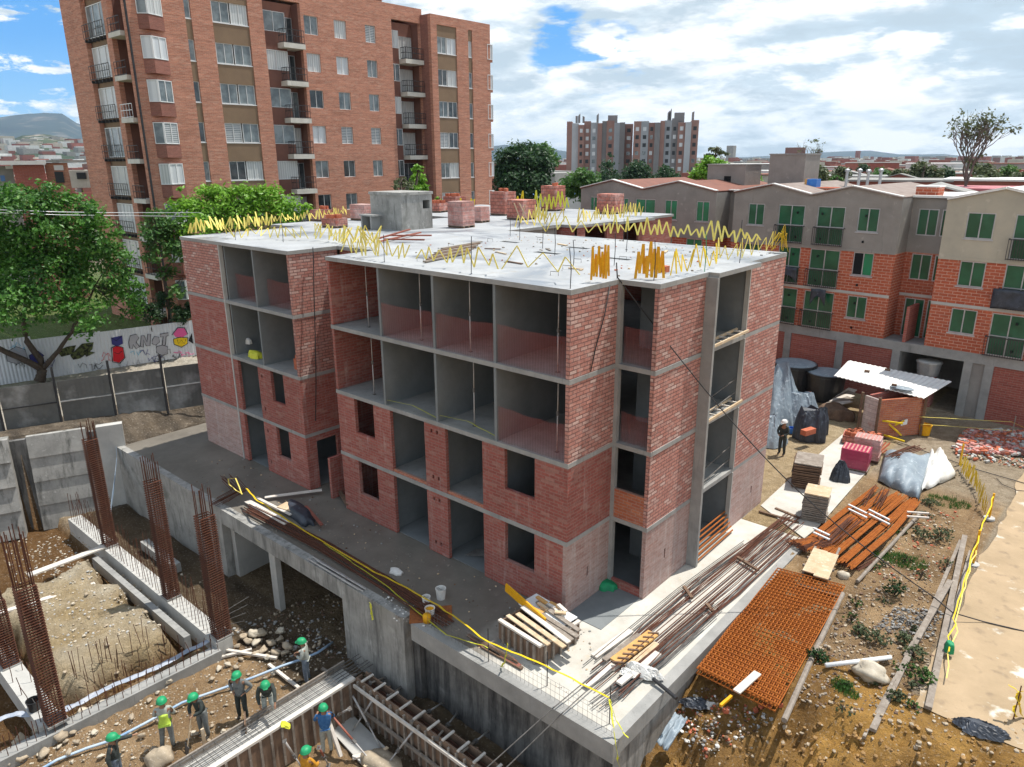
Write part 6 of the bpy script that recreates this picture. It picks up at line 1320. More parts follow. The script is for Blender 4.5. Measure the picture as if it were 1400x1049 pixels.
b = MB(); b.bar(gr(338, 1006)+Z3*.02, gr(338, 1006)+Z3*.62, .55, .04, up=V((.5, .9, 0))); single(b, 'plywood_piece', MT['wood_dark'], 'square piece of dark plywood standing in front of hands on hips worker', 'board')
# ------------------------------------------------------------------ things on the deck
def tape(pts, label, mat='yellow', w=.07, sub=8, amp=.04, seed=0, name='barrier_tape', up=None):
    full = []
    for i, (a, c) in enumerate(zip(pts, pts[1:])):
        q = wavy(a, c, sub, amp, seed+i); full += q[:-1] if i < len(pts)-2 else q
    return single(ribbon(full, w, up=up or V((.35, .35, .87))), name, MT[mat], label, 'tape')
tape([G(337, 668, .75), G(352, 685, .85), G(428, 733, .55), G(500, 775, .7), G(600, 828, .7), G(668, 878, .95), G(745, 910, .95), G(833, 954, 1.0)], 'bright yellow tape strung along the front edge of the deck', 'yellow', .085, 7, .06, 3)
tape([G(443, 743, .1), G(520, 795, .12), G(610, 868, .15), G(668, 886, .4)], 'second pale yellow tape sagging near the deck edge', 'yellow_lime', .05, 7, .05, 9)
tape([G(312, 655, 1.1), G(322, 654, 1.25), G(331, 676, .8), G(322, 670, .8), G(313, 662, 1.0), G(312, 655, 1.1)], 'loop of yellow rope standing up at the end of the deck tape', 'yellow_pale', .05, 5, .02, 12, name='rope_loop')
tape([G(833, 956, .98), G(838, 990, .6), G(842, 1020, .1), G(846, 1049, -.6)], 'yellow tape dangling over the front corner of the deck', 'yellow_lime', .06, 6, .05, 15); tape([G(834, 957, .98), G(842, 985, .45), G(858, 1010, .05)], 'short tail of yellow tape lying at the deck corner', 'yellow_lime', .05, 6, .05, 16)
tape([G(694, 880, .95), G(690, 905, .3), G(685, 912, .05)], 'yellow tape tail hanging beside the timber crate', 'yellow_lime', .05, 5, .03, 17); tape([G(506, 825, .3), G(508, 838, -.1), G(509, 848, -.3)], 'lime yellow rag hanging over the deck beam', 'yellow_lime', .16, 5, .04, 18, up=V((.3, 1, 0)))
for i, (px, py, h) in enumerate(((668, 905, 1.05), (748, 938, 1.05), (833, 990, 1.1))): p = G(px, py, 0); single(MB().tube([p, p+Z3*h], .014, 5), 'steel_pin', MT['black_metal'], ['steel pin left of the timber crate', 'steel pin right of the timber crate', 'steel pin at the front corner of the deck'][i]+' holding the tape', 'pin')
b = MB()
for i in range(46): x = -2.7+i*.142; b.tube([(x, -3.05, .02), (x+.01*sin(i), -3.05, .62+.05*sin(i*1.7))], .004, 3)
for z in (.12, .3, .48, .6): b.tube([(-2.75, -3.045, z), (1.0, -3.05, z+.01), (3.75, -3.045, z-.02)], .004, 3)
single(b, 'wire_mesh', MT['steel_grey'], 'upright wire mesh along the sunlit front edge of the deck', 'mesh')
def bundle(name, label, pts, n, r, spread, mat, seed, cat='rebar bundle', group=None, tw=.5, endv=.3):
    rr = random.Random(seed); pts = [V(p) for p in pts]; t = thing(name, label, cat, pts[0], group)
    for i in range(n):
        ou = (rr.random()-.5)*spread; oz = abs(rr.gauss(0, .3))*spread*.22+r; q = []
        for k, p in enumerate(pts):
            d = (pts[min(k+1, len(pts)-1)]-pts[max(k-1, 0)]).normalized(); s = V((d.y, -d.x, 0)).normalized(); f = 1+tw*(rr.random()-.5); q.append(p+s*ou*f+Z3*oz+(d*rr.uniform(-endv, endv) if k in (0, len(pts)-1) else V((0, 0, 0))))
        MB().tube(q, r, 5).build('bar', MT[mat], t)
    return t
bundle('rebar_bundle', 'long brown rebar bundle lying along the deck edge under the tape', [G(340, 697, .05), G(440, 748, .05), G(520, 795, .05), G(606, 850, .05)], 22, .018, .55, 'rust_dark', 4)
bundle('rebar_bundle', 'tangled dark bars at the far end of the deck tape', [G(298, 690, .1), G(330, 672, .25), G(312, 655, .3)], 14, .012, .7, 'rust_dark', 5)
bundle('pipe_bundle', 'grey conduit lengths lying on the deck edge', [G(430, 768, .06), G(494, 806, .06)], 7, .02, .28, 'prop_steel', 6, 'pipes')
for i, (a, c, m_, w, lab) in enumerate((((338,685),(392,716),'wood_white',.25,'white board nearest the yellow rope loop'),((350,680),(398,704),'wood_white',.12,'pale batten beside the black sheet on the deck'),((362,680),(440,670),'wood_white',.18,'pale plank reaching toward the low screen wall'),((385,690),(418,700),'wood_pale',.5,'square plywood piece behind the black sheet'),((418,692),(440,718),'low_red',.12,'reddish board beside the black sheet'),((455,655),(475,690),'wood_dark',.15,'dark board at the foot of the slot'))):
    if m_ == 'low_red': mk('low_red', (.3,.10,.07), (.2,.07,.05))
    single(MB().bar(G(*a, .12+.02*i), G(*c, .12+.02*i), w, .035), 'board', MT[m_], lab, 'board')
def drape(name, label, cpx, cpy, z, rx, ry, h, mat, seed, rz=0, rough=.35, n=26, m=10, flat=.0, group=None):
    c = G(cpx, cpy, z); b = MB(); vs = []
    for j in range(m+1):
        v = j/m
        for i in range(n):
            a = 2*pi*i/n; k = 1+rough*NZ.noise(V((cos(a)*1.6, sin(a)*1.6, seed+v*.8)))+.10*sin(a*7+seed)*v
            rad = sin(v*pi/2)**(.55) if flat == 0 else min(1, v*1.3+.05); zz = h*(cos(v*pi/2)**.75) if flat == 0 else h*(1-max(0, (v-.6)/.4)**1.4)
            zz *= 1+.35*NZ.noise(V((cos(a)*v*2, sin(a)*v*2, seed+3)))
            if v == 1: zz = 0
            x = rx*rad*k*cos(a); y = ry*rad*k*sin(a); vs.append(c+V((x*cos(rz)-y*sin(rz), x*sin(rz)+y*cos(rz), max(0, zz)+.01)))
    b.add(vs, [(j*n+i, (j+1)*n+i, (j+1)*n+(i+1) % n, j*n+(i+1) % n) for j in range(m) for i in range(n)]); b.f.append(tuple(range(n))); b.m.append(0)
    o = single(b, name, MT[mat], label, 'tarpaulin' if 'tarp' in name else name.replace('_', ' '), group, True); return o
drape('tarpaulin', 'black sheet crumpled over boards on the shaded deck', 412, 705, 0, 1.25, .35, .28, 'tarp_black', 4, 2.95)
bucket(603, 818, 0, 'white_sack', 'tall white bucket on the deck beside the tape', .16, .34); bucket(588, 842, .02, 'white_sack', 'white bucket with amber contents at the deck edge', .15, .26, lidmat='amber'); bucket(583, 826, 0, 'white_sack', 'stained white bucket behind the amber one', .13, .25)
b = MB(); b.lathe(G(584, 850, .03), [(.12, 0), (.13, .22), (.09, .26)], 12); single(b, 'jar', MT['amber'], 'amber plastic jar at the deck edge', 'jar', smooth=True)
single(MB().bar(G(560, 842, .03), G(618, 838, .03), .75, .03), 'tray', MT['rust'], 'rusty metal sheet under the white buckets', 'sheet')
pebbles('scraps and rubble beside the white buckets', quad_region([(520, 815), (590, 815), (595, 860), (540, 850)]), 90, ['wood_grey', 'white_sack', 'concrete'], .02, .06, 8, 0.0)
drape('paper_scrap', 'crumpled white paper lying on the wet deck', 542, 783, 0, .28, .16, .10, 'white_sack', 9)
# timber crate with offcuts near the corner
c0 = G(738, 912, 0); c1 = G(682, 875, 0); c2 = G(779, 868, 0); u = (c1-c0); L1 = u.length; u.normalize(); w = (c2-c0); w = (w-u*w.dot(u)); L2 = w.length; w.normalize(); H = .62
t = thing('timber_crate', 'timber form crate full of wood offcuts near the deck corner', 'crate', c0)
q = lambda a, e, z: c0+u*a+w*e+Z3*z
def cb(name, a0, a1, e0, e1, z0, z1, m_): MB().prism([q(a0, e0, z0), q(a1, e0, z0), q(a1, e1, z0), q(a0, e1, z0)], (0, 0, z1-z0)).build(name, MT[m_], t)
cb('side', 0, L1, 0, .05, .05, H, 'form_panel'); cb('side', 0, L1, L2-.05, L2, .05, H, 'form_panel'); cb('end', 0, .05, .05, L2-.05, .05, H, 'form_panel'); cb('end', L1-.05, L1, .05, L2-.05, .05, H, 'form_panel'); cb('floor', .05, L1-.05, .05, L2-.05, .05, .3, 'wood_dark'); cb('top_rail', -.02, L1, -.03, .09, H, H+.06, 'wood_white'); cb('top_rail', -.05, .06, .091, L2, H, H+.05, 'wood_white')
for i in range(6): cb('stud', .15+i*(L1-.4)/5, .22+i*(L1-.4)/5, -.06, -.001, .0, H-.02, 'wood_grey')
for i in range(5): cb('stud', -.06, -.001, .15+i*(L2-.4)/4, .22+i*(L2-.4)/4, .0, H-.02, 'wood_grey')
single(MB().prism([q(.1, L2*.55, H+.06), q(L1+.1, L2*.55, H+.07), q(L1+.1, L2+.02, H+.07), q(.1, L2+.02, H+.06)], (0, 0, .03)), 'panel', MT['white_paint'], 'white panel lying over the timber crate', 'panel')
single(MB().bar(q(L1*.35, L2*.5, H+.1), q(L1+.75, L2*.62, H+.3), .05, .26), 'beam', MT['amber'], 'yellow timber beam sticking out of the crate', 'beam')
for i in range(9):
    a = rg.uniform(.1, L1*.75); e = rg.uniform(L2*.62, L2*.95); single(MB().bar(q(a, e, H+.12+.05*(i % 3)), q(a+rg.uniform(.25, .5), e+rg.uniform(-.25, .25), H+.13+.05*(i % 3)), .11, .05), 'offcut', MT[rg.choice(['wood_pale', 'wood_orange', 'wood_white'])], 'small wood offcut lying on the white panel of the timber crate', 'offcut', 'offcuts on the white panel')
for i in range(5):
    a = rg.uniform(.15, L1*.5); e = rg.uniform(.2, L2*.45); single(MB().bar(q(a, e, .38+.06*i), q(a+rg.uniform(.6, L1*.5), e+rg.uniform(-.1, .1), .42+.06*i), .13, .05), 'offcut', MT[rg.choice(['wood_pale', 'wood_grey', 'wood_white'])], 'board dropped inside the open half of the timber crate', 'offcut', 'boards in the crate')
for i in range(5): single(MB().bar(G(640+5*i, 868+4*i, .05), G(702+3*i, 902+3*i, .05), .12, .04), 'board', MT['low_red' if i % 2 else 'wood_dark'], 'reddish board lying on the deck behind the timber crate', 'board', 'reddish boards behind the crate')
# pile of pale timber and rods near the right deck edge
for i, (a, c, wd, m_, lab) in enumerate((((812,898),(862,862),.22,'wood_white','white board at the left of the timber pile'),((800,938),(852,900),.2,'wood_white','white board nearest the deck corner in the timber pile'),((826,903),(874,868),.16,'wood_grey','grey board in the timber pile'),((841,905),(893,866),.34,'wood_orange','orange form panel on top of the timber pile'),((834,914),(846,905),.26,'wood_white','short white block in the timber pile'),((858,912),(898,880),.18,'wood_pale','pale board right of the orange panel'),((862,926),(900,893),.2,'wood_white','white board beside the white sack'),((846,935),(862,922),.18,'wood_white','stub of white timber under the white sack'),((818,920),(866,884),.14,'wood_white','narrow white batten in the timber pile'))):
    single(MB().bar(G(*a, .05+.05*(i % 4)), G(*c, .06+.05*(i % 4)), wd, .06), 'board', MT[m_], lab, 'board')
for i in range(8): k = i/7; p = G(845+48*k, 906-40*k, .24); single(MB().bar(p-V((.12, .08, 0)), p+V((.13, .09, 0)), .05, .05), 'cleat', MT['wood_dark'], 'small dark cleat across the orange form panel', 'cleat', 'cleats on the orange panel')
WS_ = 1
single(MB().tube([G(893, 928, .15), G(925, 955, .1)], .05, 8), 'pipe', MT['plastic_black'], 'dark pipe poking over the deck edge beside the white sack', 'pipe')
bundle('rebar_bundle', 'long brown rods lying along the right edge of the deck', [G(838, 925, .06), G(905, 868, .06), G(985, 800, .06), G(1078, 722, .06)], 22, .015, 1.2, 'rust_dark', 11, endv=.9)
bundle('rebar_bundle', 'grey brown rods close to the sunlit deck kerb', [G(838, 948, .06), G(900, 900, .06), G(965, 842, .06)], 20, .014, .5, 'steel_grey', 12, endv=.8)
bundle('rebar_bundle', 'few thin rods crossing the bare middle of the deck', [G(820, 900, .05), G(930, 808, .05), G(1030, 735, .05)], 6, .014, .5, 'steel_grey', 13, endv=.9)
bundle('rebar_bundle', 'short bent rods at the right end of the deck', [G(1010, 770, .06), G(1045, 735, .12), G(1085, 705, .05)], 12, .013, .6, 'rust_dark', 14)
for i, (a, z0, c, z1) in enumerate((((663,1052),-1.1,(832,905),.2), ((690,1052),-1.1,(838,912),.2))): single(MB().tube([G(*a, z0), G(*[(a[0]+c[0])/2+6, (a[1]+c[1])/2-8], .12), G(*c, z1)], .016, 6), 'conduit', MT['steel_grey'], ['left one', 'right one'][i]+' of two rods hanging over the front deck edge', 'rod')
for i, (a, c) in enumerate((((1008,762),(1037,780)),((935,802),(946,818)),((966,826),(975,836)))): single(MB().bar(G(*a, .14), G(*c, .14), .10, .07), 'timber', MT['wood_dark'], ['dark timber across the rods by the shaft', 'short dark timber across the rods, lower', 'timber scrap across the rods near the rusty mesh'][i], 'timber')
drape('net_heap', 'crumpled green net lying at the inner corner of the stepped face', 829, 802, 0, .42, .3, .22, 'green_net', 5)
# rusty rods in the mouth of the shaft, ladder and form frames above
t = thing('rod_rack', 'row of orange rusty rods laid across the mouth of the shaft', 'rods', (1.5, 6.3, 0))
for i in range(6): MB().tube([(1.25+.07*i, 5.1, .12+.14*(5-i)*.9), (1.2+.07*i, 8.0, .10+.14*(5-i)*.9)], .028, 6).build('rod', MT['rust_bright'], t)
def frame(z, label):
    t = thing('shaft_ladder', label, 'frame', (1.3, 6.5, z)); 
    for x in (1.05, 1.45): MB().bar((x, 5.25, z), (x, 8.0, z+.06), .06, .08).build('rail', MT['wood_pale'], t)
    for i in range(5): MB().bar((1.08, 5.5+i*.55, z+.05), (1.42, 5.5+i*.55, z+.05), .05, .05).build('rung', MT['wood_white'], t)
frame(7.45, 'pale timber ladder frame lying across the upper opening of the shaft'); frame(4.98, 'dusty timber frame lying across the lower opening of the shaft')
# ------------------------------------------------------------------ bays: props, nets, oddments
k = 0
for x, z, y in ((-9.35, 7.35, .6), (-6.45, 7.35, .5), (-4.15, 7.35, .45), (-3.4, 7.35, 1.0), (-.72, 7.35, .4), (-9.15, 4.9, .5), (-8.55, 4.9, 1.2), (-6.2, 4.9, 1.4), (-4.1, 4.9, .5), (-3.35, 4.9, .8), (-.78, 4.9, .5)):
    post((x, y, z+.005), (x+.02, y, z+2.3), '%s thin steel prop %s' % (ordw[k] if z > 7 else ordw[k-5], 'from the left in the top storey bays' if z > 7 else 'from the left in the third storey bays'), 'prop_steel', .022, 'props under the slabs'); k += 1
def net(x0, x1, y0, y1, z, h, mat, label):
    b = MB(); n = 14; vs = []
    for j in range(3):
        for i in range(n+1):
            u = i/n; vs.append((x0+(x1-x0)*u, y0+(y1-y0)*u+.05*NZ.noise(V((i*.55+x0, j*.8, z))), z+h*j/2-(.05*sin(pi*u)-.025*NZ.noise(V((i*.4, x0, z))))*(j == 2)))
    b.add(vs, [(j*(n+1)+i, j*(n+1)+i+1, (j+1)*(n+1)+i+1, (j+1)*(n+1)+i) for j in range(2) for i in range(n)]); single(b, 'safety_net', MT[mat], label, 'net', 'safety nets in the bays')
for a, c, lab in ((-7.88, -5.4, 'second'), (-5.25, -2.82, 'third'), (-2.68, -.16, 'last')): net(a, c, .06, .06, 7.36, 1.15, 'net_red', 'dull red safety net closing the %s bay of the top storey' % lab)
net(-2.68, -.16, .06, .06, 4.91, 1.1, 'net_red', 'dull red safety net closing the right bay of the third storey'); net(-9.6, -8.0, 2.6, 1.6, 7.36, 1.4, 'net_orange', 'orange safety net deep in the first bay of the top storey'); net(-9.6, -8.0, 2.4, 1.6, 4.91, 1.2, 'net_orange', 'orange safety net deep in the first bay of the third storey')
net(-18.3, -15.9, .5, .5, 7.36, 1.1, 'net_red', 'dull red net in the left bay of the far block'); net(-15.7, -13.3, .5, .5, 7.36, 1.1, 'net_red', 'dull red net in the right bay of the far block')
net(.14, 1.18, 2.42, 2.42, 7.36, 1.1, 'net_red', 'red net in the top opening of the stepped face'); net(.14, 1.18, 2.42, 2.42, 4.91, .95, 'net_red', 'red net in the third storey opening of the stepped face')
tape([(-7.9, .1, 5.05), (-6.6, .1, 5.15), (-5.4, .1, 4.98)], 'yellow tape along the second bay of the third storey', 'yellow_lime', .07, 6, .03, 21); tape([(-5.25, .1, 5.1), (-4, .1, 5.2), (-2.8, .1, 5.0)], 'yellow tape along the third bay of the third storey', 'yellow_lime', .07, 6, .03, 22)
t = thing('rebar_curtain', 'rows of horizontal bars stacked in the first bay of the third storey', 'rebar', (-9.9, 1.8, 4.9))
for i in range(14): MB().tube([(-10.5, 1.9, 5.05+i*.15), (-8.9, 1.7+.04*(i % 3), 5.03+i*.15)], .012, 4).build('bar', MT['rust_dark'], t)
drape('white_sack', 'white plastic bag on the third storey floor of the far block', 340, 470, 5.3, .2, .12, .25, 'white_sack', 11); drape('tape_heap', 'heap of yellow tape at the slab edge of the far block', 350, 489, 4.9, .45, .25, .3, 'yellow_lime', 12)
single(MB().box(-14.3, .5, 4.9, -13.9, .9, 5.35).box(-14.25, .55, 5.351, -14.0, .8, 5.5), 'clay_block_pile', MT['clay'], 'few red clay blocks on the third storey floor of the far block', 'bricks'); drape('clay_heap', 'red rubble heap beside the white bag in the far block', 342, 476, 4.9, .35, .25, .3, 'clay', 13)
t = thing('door_stack', 'dark boards leaning inside a ground floor opening', 'boards', (-4.1, 1.0, 0))
for i in range(4): MB().bar((-3.9+.05*i, 1.2, .02), (-3.45+.02*i, 1.3, 1.5), .9, .03, up=Y3).build('board', MT['plastic_black'], t)
for i in range(6): MB().tube([(-4.7, .5+.1*i, .03), (-3.5, .9+.1*i, .25)], .02, 5).build('bar', MT['steel_grey'], t)
# knocked out sockets in partitions
# ------------------------------------------------------------------ roof: tape, posts, brick pallets
def zig(a, c, n, zlo, zhi, label, mat, w=.055, seed=0, vary=.25, off=.1):
    rr = random.Random(seed); a = V(a); c = V(c); pts = []; n = int(n*1.35); w = w*.92
    us = sorted([min(1, max(0, (i+rr.uniform(-vary, vary))/n)) for i in range(n+1)])
    d = (c-a).normalized(); s = V((d.y, -d.x, 0))
    for i, u in enumerate(us): pts.append(a.lerp(c, u)+s*rr.uniform(-off, off)+Z3*(zhi*(.88+rr.uniform(-.3, .07)) if i % 2 else zlo+rr.uniform(-.05, .16)))
    b = MB()
    vs = []; fs = []
    for i in range(len(pts)-1):
        p, q = pts[i], pts[i+1]; e = (d*w*.5 if True else 0); n_ = s*.004; o = len(b.v)
        b.add([p-e-n_, p+e-n_, q+e-n_, q-e-n_, p-e+n_, p+e+n_, q+e+n_, q-e+n_], [(0,1,2,3), (7,6,5,4), (0,4,5,1), (1,5,6,2), (2,6,7,3), (3,7,4,0)])
    return single(b, 'zigzag_tape', MT[mat], label, 'tape')
RZ = 9.8
zig((-10.4, .5, RZ), (-6.8, .45, RZ), 16, .12, .85, 'pale yellow zigzag tape along the front roof edge, left part', 'yellow_pale', .06, 1)
zig((-6.7, .6, RZ), (-3.0, .5, RZ), 12, .15, .85, 'pale yellow zigzag tape along the front roof edge, middle part', 'yellow_pale', .065, 2)
zig((-2.9, .6, RZ), (-.1, .7, RZ), 5, .2, .95, 'loose yellow zigzag tape near the front roof corner', 'yellow_pale', .05, 3)
zig((-.3, 1.3, RZ), (.12, 1.55, RZ), 9, .05, 1.1, 'dense amber folds of tape beside the corner roof pin', 'amber', .065, 4)
zig((.3, 2.6, RZ), (1.0, 2.95, RZ), 11, .05, 1.1, 'dense amber folds of tape on the stepped roof edge', 'amber', .085, 5); zig((1.0, 3.2, RZ), (1.1, 6.0, RZ), 13, .08, .9, 'yellow zigzag tape along the right roof edge', 'yellow', .06, 6); zig((1.0, 6.0, RZ), (1.1, 10.3, RZ), 12, .1, .95, 'pale zigzag tape along the far end of the right roof edge', 'yellow_pale', .06, 7)
zig((1.2, 10.5, RZ), (1.0, 10.9, RZ), 17, .1, 1.1, 'bunch of bright yellow tape at the far roof corner', 'yellow', .08, 8, .3, .35)
zig((.4, 10.8, RZ), (-6.5, 10.9, RZ), 34, .25, 1.05, 'cream zigzag tape along the back edge of the front roof', 'yellow_pale', .075, 9); zig((-6.5, 10.9, RZ), (-10.2, 11.2, RZ), 7, .1, 1.0, 'widely spaced cream tape at the gap in the roof', 'yellow_pale', .07, 10)
zig((-11.2, 15.4, RZ), (-11.1, 21.5, RZ), 34, .1, .95, 'cream zigzag tape along the edge of the rear roof wing', 'yellow_pale', .075, 11); zig((-12.4, 12.0, RZ), (-11.8, 15.2, RZ), 12, .1, .9, 'pale zigzag tape at the step between the roof wings', 'yellow_pale', .06, 12); zig((-14, 15.3, RZ), (-13, 15.3, RZ), 9, .1, 1.05, 'upright pale yellow tape folds before the dark brick pallet', 'yellow_pale', .08, 13)
zig((-21.6, .3, RZ), (-21.6, 4.5, RZ), 34, .15, .95, 'dense pale zigzag tape at the left end of the roof', 'yellow_pale', .07, 14, .3, .25); zig((-21.6, 4.5, RZ), (-24, 10.8, RZ), 40, .2, .8, 'long pale zigzag tape along the far left roof edge', 'yellow_pale', .06, 15); zig((-24, 11, RZ), (-26.6, 18, RZ), 44, .2, .8, 'distant pale zigzag tape behind the roof hut', 'yellow_pale', .06, 16)
zig((-19.5, .9, RZ), (-15.8, 2.6, RZ), 18, .1, .7, 'faint pale tape folds lying on the left roof', 'yellow_pale', .05, 17, .35, .3); zig((-13.2, 2.6, RZ), (-10.9, 2.5, RZ), 22, .1, .9, 'thick cluster of pale yellow tape over the slot between the blocks', 'yellow_pale', .075, 18, .35, .35); zig((-15.5, 2.9, RZ), (-13.2, 2.7, RZ), 18, .1, .85, 'pale yellow tape left of the slot between the blocks', 'yellow_pale', .07, 19, .3, .3)
zig((-22.5, 22, RZ), (-21.5, 23.5, RZ), 9, .2, 1.3, 'bright yellow tape bunch at the far rear of the roof', 'yellow', .1, 20); zig((-18.6, 21.0, RZ), (-16.6, 22.0, RZ), 12, .2, 1.5, 'tall pale yellow strips between two brick pallets', 'yellow_lime', .09, 21); zig((-23.2, 19, RZ), (-22.8, 20, RZ), 7, .1, .9, 'yellow tape beside the brick heap at the foot of the tower', 'yellow', .1, 22)
for i, (x, y, h) in enumerate(((-.12, .12, 1.05), (.9, 2.6, 1.1), (1.2, 5.0, 1.15), (1.2, 7.4, 1.0), (-3.9, .3, 1.1), (-7.9, .3, .9), (-2.6, 3.6, .8), (-4.6, 5.2, .95), (-1.6, 4.4, 1.0), (-6.2, 6.5, .85), (-3.2, 7.6, .9), (-8.8, 8.2, .9), (-10.2, 9.2, .8), (-16, 1.6, .9), (-18.4, .8, .8), (-.2, 10.4, 1.1), (-5.2, 10.5, .9), (-9.6, 11, 1.0))):
    b = MB(); b.tube([(x, y, RZ), (x+.02, y, RZ+h*.5), (x+rg.uniform(-.05, .05), y, RZ+h)], .012, 5); single(b, 'roof_pin', MT['green_net' if i == 2 else 'black_metal'], 'dark upright steel pin holding tape on the flat roof' if i != 2 else 'green wrapped upright pin on the right roof edge', 'pin', 'roof pins' if i != 2 else None)
for i in range(10):
    x, y = rg.uniform(-9.5, .8), rg.uniform(.4, 9.5)
    if x > -.3 and y < 2.5: continue
    single(MB().tube([(x, y, RZ), (x, y, RZ+.12), (x+.25, y+.05, RZ+.12), (x+.25, y+.05, RZ)], .010, 4), 'starter_loop', MT['steel_grey'], 'small bent steel loop rising from the flat roof', 'rebar loop', 'bent loops on the roof')
brick_w = bk('pallet_brick', (.50,.20,.15), (.40,.13,.10), (.22,.10,.08), .3, .2, .02, dust=[((.62,.45,.42), 1.2, .5, .7, .7)], bump=.5)
bk('pallet_pink', (.60,.30,.26), (.48,.21,.18), (.40,.25,.22), .3, .2, .02, dust=[((.70,.55,.52), 1.5, .45, .7, .7)], bump=.5)
def pallet(px, py, z, w, d, h, rz, mat, label, wrap=None, loose=0, holes=False, seed=0):
    r = random.Random(seed); p = G(px, py, z); t = thing('brick_pallet', label, 'pallet of bricks', p); U = V((cos(rz), sin(rz), 0)); W = V((-sin(rz), cos(rz), 0)); qq = lambda a, e, zz: p+U*a+W*e+Z3*zz
    def bx(n, a0, a1, e0, e1, z0, z1, m_): return MB().prism([qq(a0, e0, z0), qq(a1, e0, z0), qq(a1, e1, z0), qq(a0, e1, z0)], (0, 0, z1-z0)).build(n, MT[m_], t)
    for e in (-d/2+.05, -.05, d/2-.15): bx('bearer', -w/2, w/2, e, e+.1, 0, .09, 'wood_dark')
    bx('deck_board', -w/2, w/2, -d/2, d/2, .09, .115, 'wood_grey'); nl = max(2, round(h/.2))
    for l in range(nl):
        j = r.uniform(-.015, .015); bx('brick_layer', -w/2+.02+j, w/2-.02+j, -d/2+.02-j, d/2-.02-j, .116+l*h/nl, .116+(l+1)*h/nl-.004, mat)
    n = int(w/.15)
    if holes:
        for i in range(n): bx('brick_core', -w/2+.06+i*(w-.06)/n, -w/2+.13+i*(w-.06)/n, -d/2+.06, d/2-.06, .116+h-.003, .116+h+.012, 'clay_pink')
    if wrap:
        hh = .116+h; MB().panel(qq(-w/2-.005, -d/2-.008, .1), U, Z3, -W, (0, w+.01), (0, h*.95), [], .004).build('wrap', MT[wrap], t); MB().panel(qq(w/2+.008, -d/2-.005, .1), W, Z3, U, (0, d+.01), (0, h*.95), [], .004).build('wrap', MT[wrap], t)
    for i in range(loose):
        a = r.uniform(-w/2, w/2-.3); e = r.uniform(-d/2, d/2-.15); an = r.uniform(0, 3); c_ = qq(a+.15, e+.07, .116+h+.09); dv = V((cos(an), sin(an), 0))*.15; MB().bar(c_-dv, c_+dv, .14, .17).build('loose_brick', MT['clay'], t)
pallet(631, 311, RZ, 1.0, .95, 1.15, .08, 'pallet_pink', 'pink brick pallet right of the roof hut', seed=1); pallet(656, 304, RZ, .8, .8, .7, .1, 'pallet_pink', 'small pale brick pallet just behind the pink one', seed=2)
pallet(688, 294, RZ, 1.1, 1.2, 1.25, .1, 'pallet_brick', 'dark brick pallet with loose wrap, left of the yellow strips', loose=5, seed=3); pallet(713, 300, RZ, 1.2, 1.2, .95, .0, 'pallet_brick', 'dark brick pallet with leaning laths in the middle of the roof', seed=4)
pallet(756, 288, RZ, 1.2, 1.1, 1.45, .05, 'pallet_brick', 'tall brick pallet standing before the dark rounded tree', wrap=None, seed=5, loose=2); pallet(834, 292, RZ, 1.3, 1.1, 1.05, .05, 'pallet_brick', 'plastic topped brick pallet on the rear roof wing', seed=6); pallet(598, 290, RZ, 1.2, 1.2, .45, .2, 'pallet_brick', 'untidy low brick heap at the foot of the tower', loose=14, seed=7); pallet(622, 288, RZ, 1.1, 1.1, .8, .1, 'pallet_brick', 'dark brick pallet behind the pink one', loose=7, seed=8)
pallet(441, 302, RZ, 1.0, .9, .5, .1, 'pallet_brick', 'half used brick pallet at the left of the roof hut', loose=4, seed=9); pallet(497, 301, RZ, 1.2, .9, .75, .1, 'pallet_pink', 'pale brick pallet touching the left side of the roof hut', seed=10); pallet(458, 311, RZ, 1.1, .8, .35, .1, 'pallet_brick', 'low red brick pallet before the roof hut', loose=5, seed=11)
for i, (a, c) in enumerate((((703,278),(712,303)),((710,278),(722,303)),((718,280),(712,303)))): single(MB().bar(G(*a, RZ+1.1), G(*c, RZ+.05), .05, .03), 'lath', MT['wood_pale'], ['left', 'right', 'middle'][i]+' lath leaning on the dark brick pallet', 'lath')
for i in range(7): single(MB().bar(G(580+4*i, 358-3*i, RZ+.05+.03*(i % 3)), G(640+3*i, 345-2.4*i, RZ+.06+.03*(i % 3)), .12, .05), 'roof_board', MT['wood_dark' if i % 2 else 'wood_grey'], 'dark plank in the stack near the front of the roof', 'plank', 'planks stacked on the roof')
for i, (a, c) in enumerate((((520,330),(575,318)),((525,327),(580,328)),((530,322),(590,322)),((518,326),(560,314)))): single(MB().bar(G(*a, RZ+.08+.03*i), G(*c, RZ+.1+.03*i), .09, .06), 'roof_rod', MT['low_red' if i % 2 else 'prop_red'], ['front', 'second', 'third', 'rear'][i]+' red prop lying below the roof hut', 'prop')
single(MB().box(.15, 4.1, RZ, .4, 4.35, RZ+.18), 'brick', MT['clay'], 'single clay block lying on the right part of the roof', 'brick')

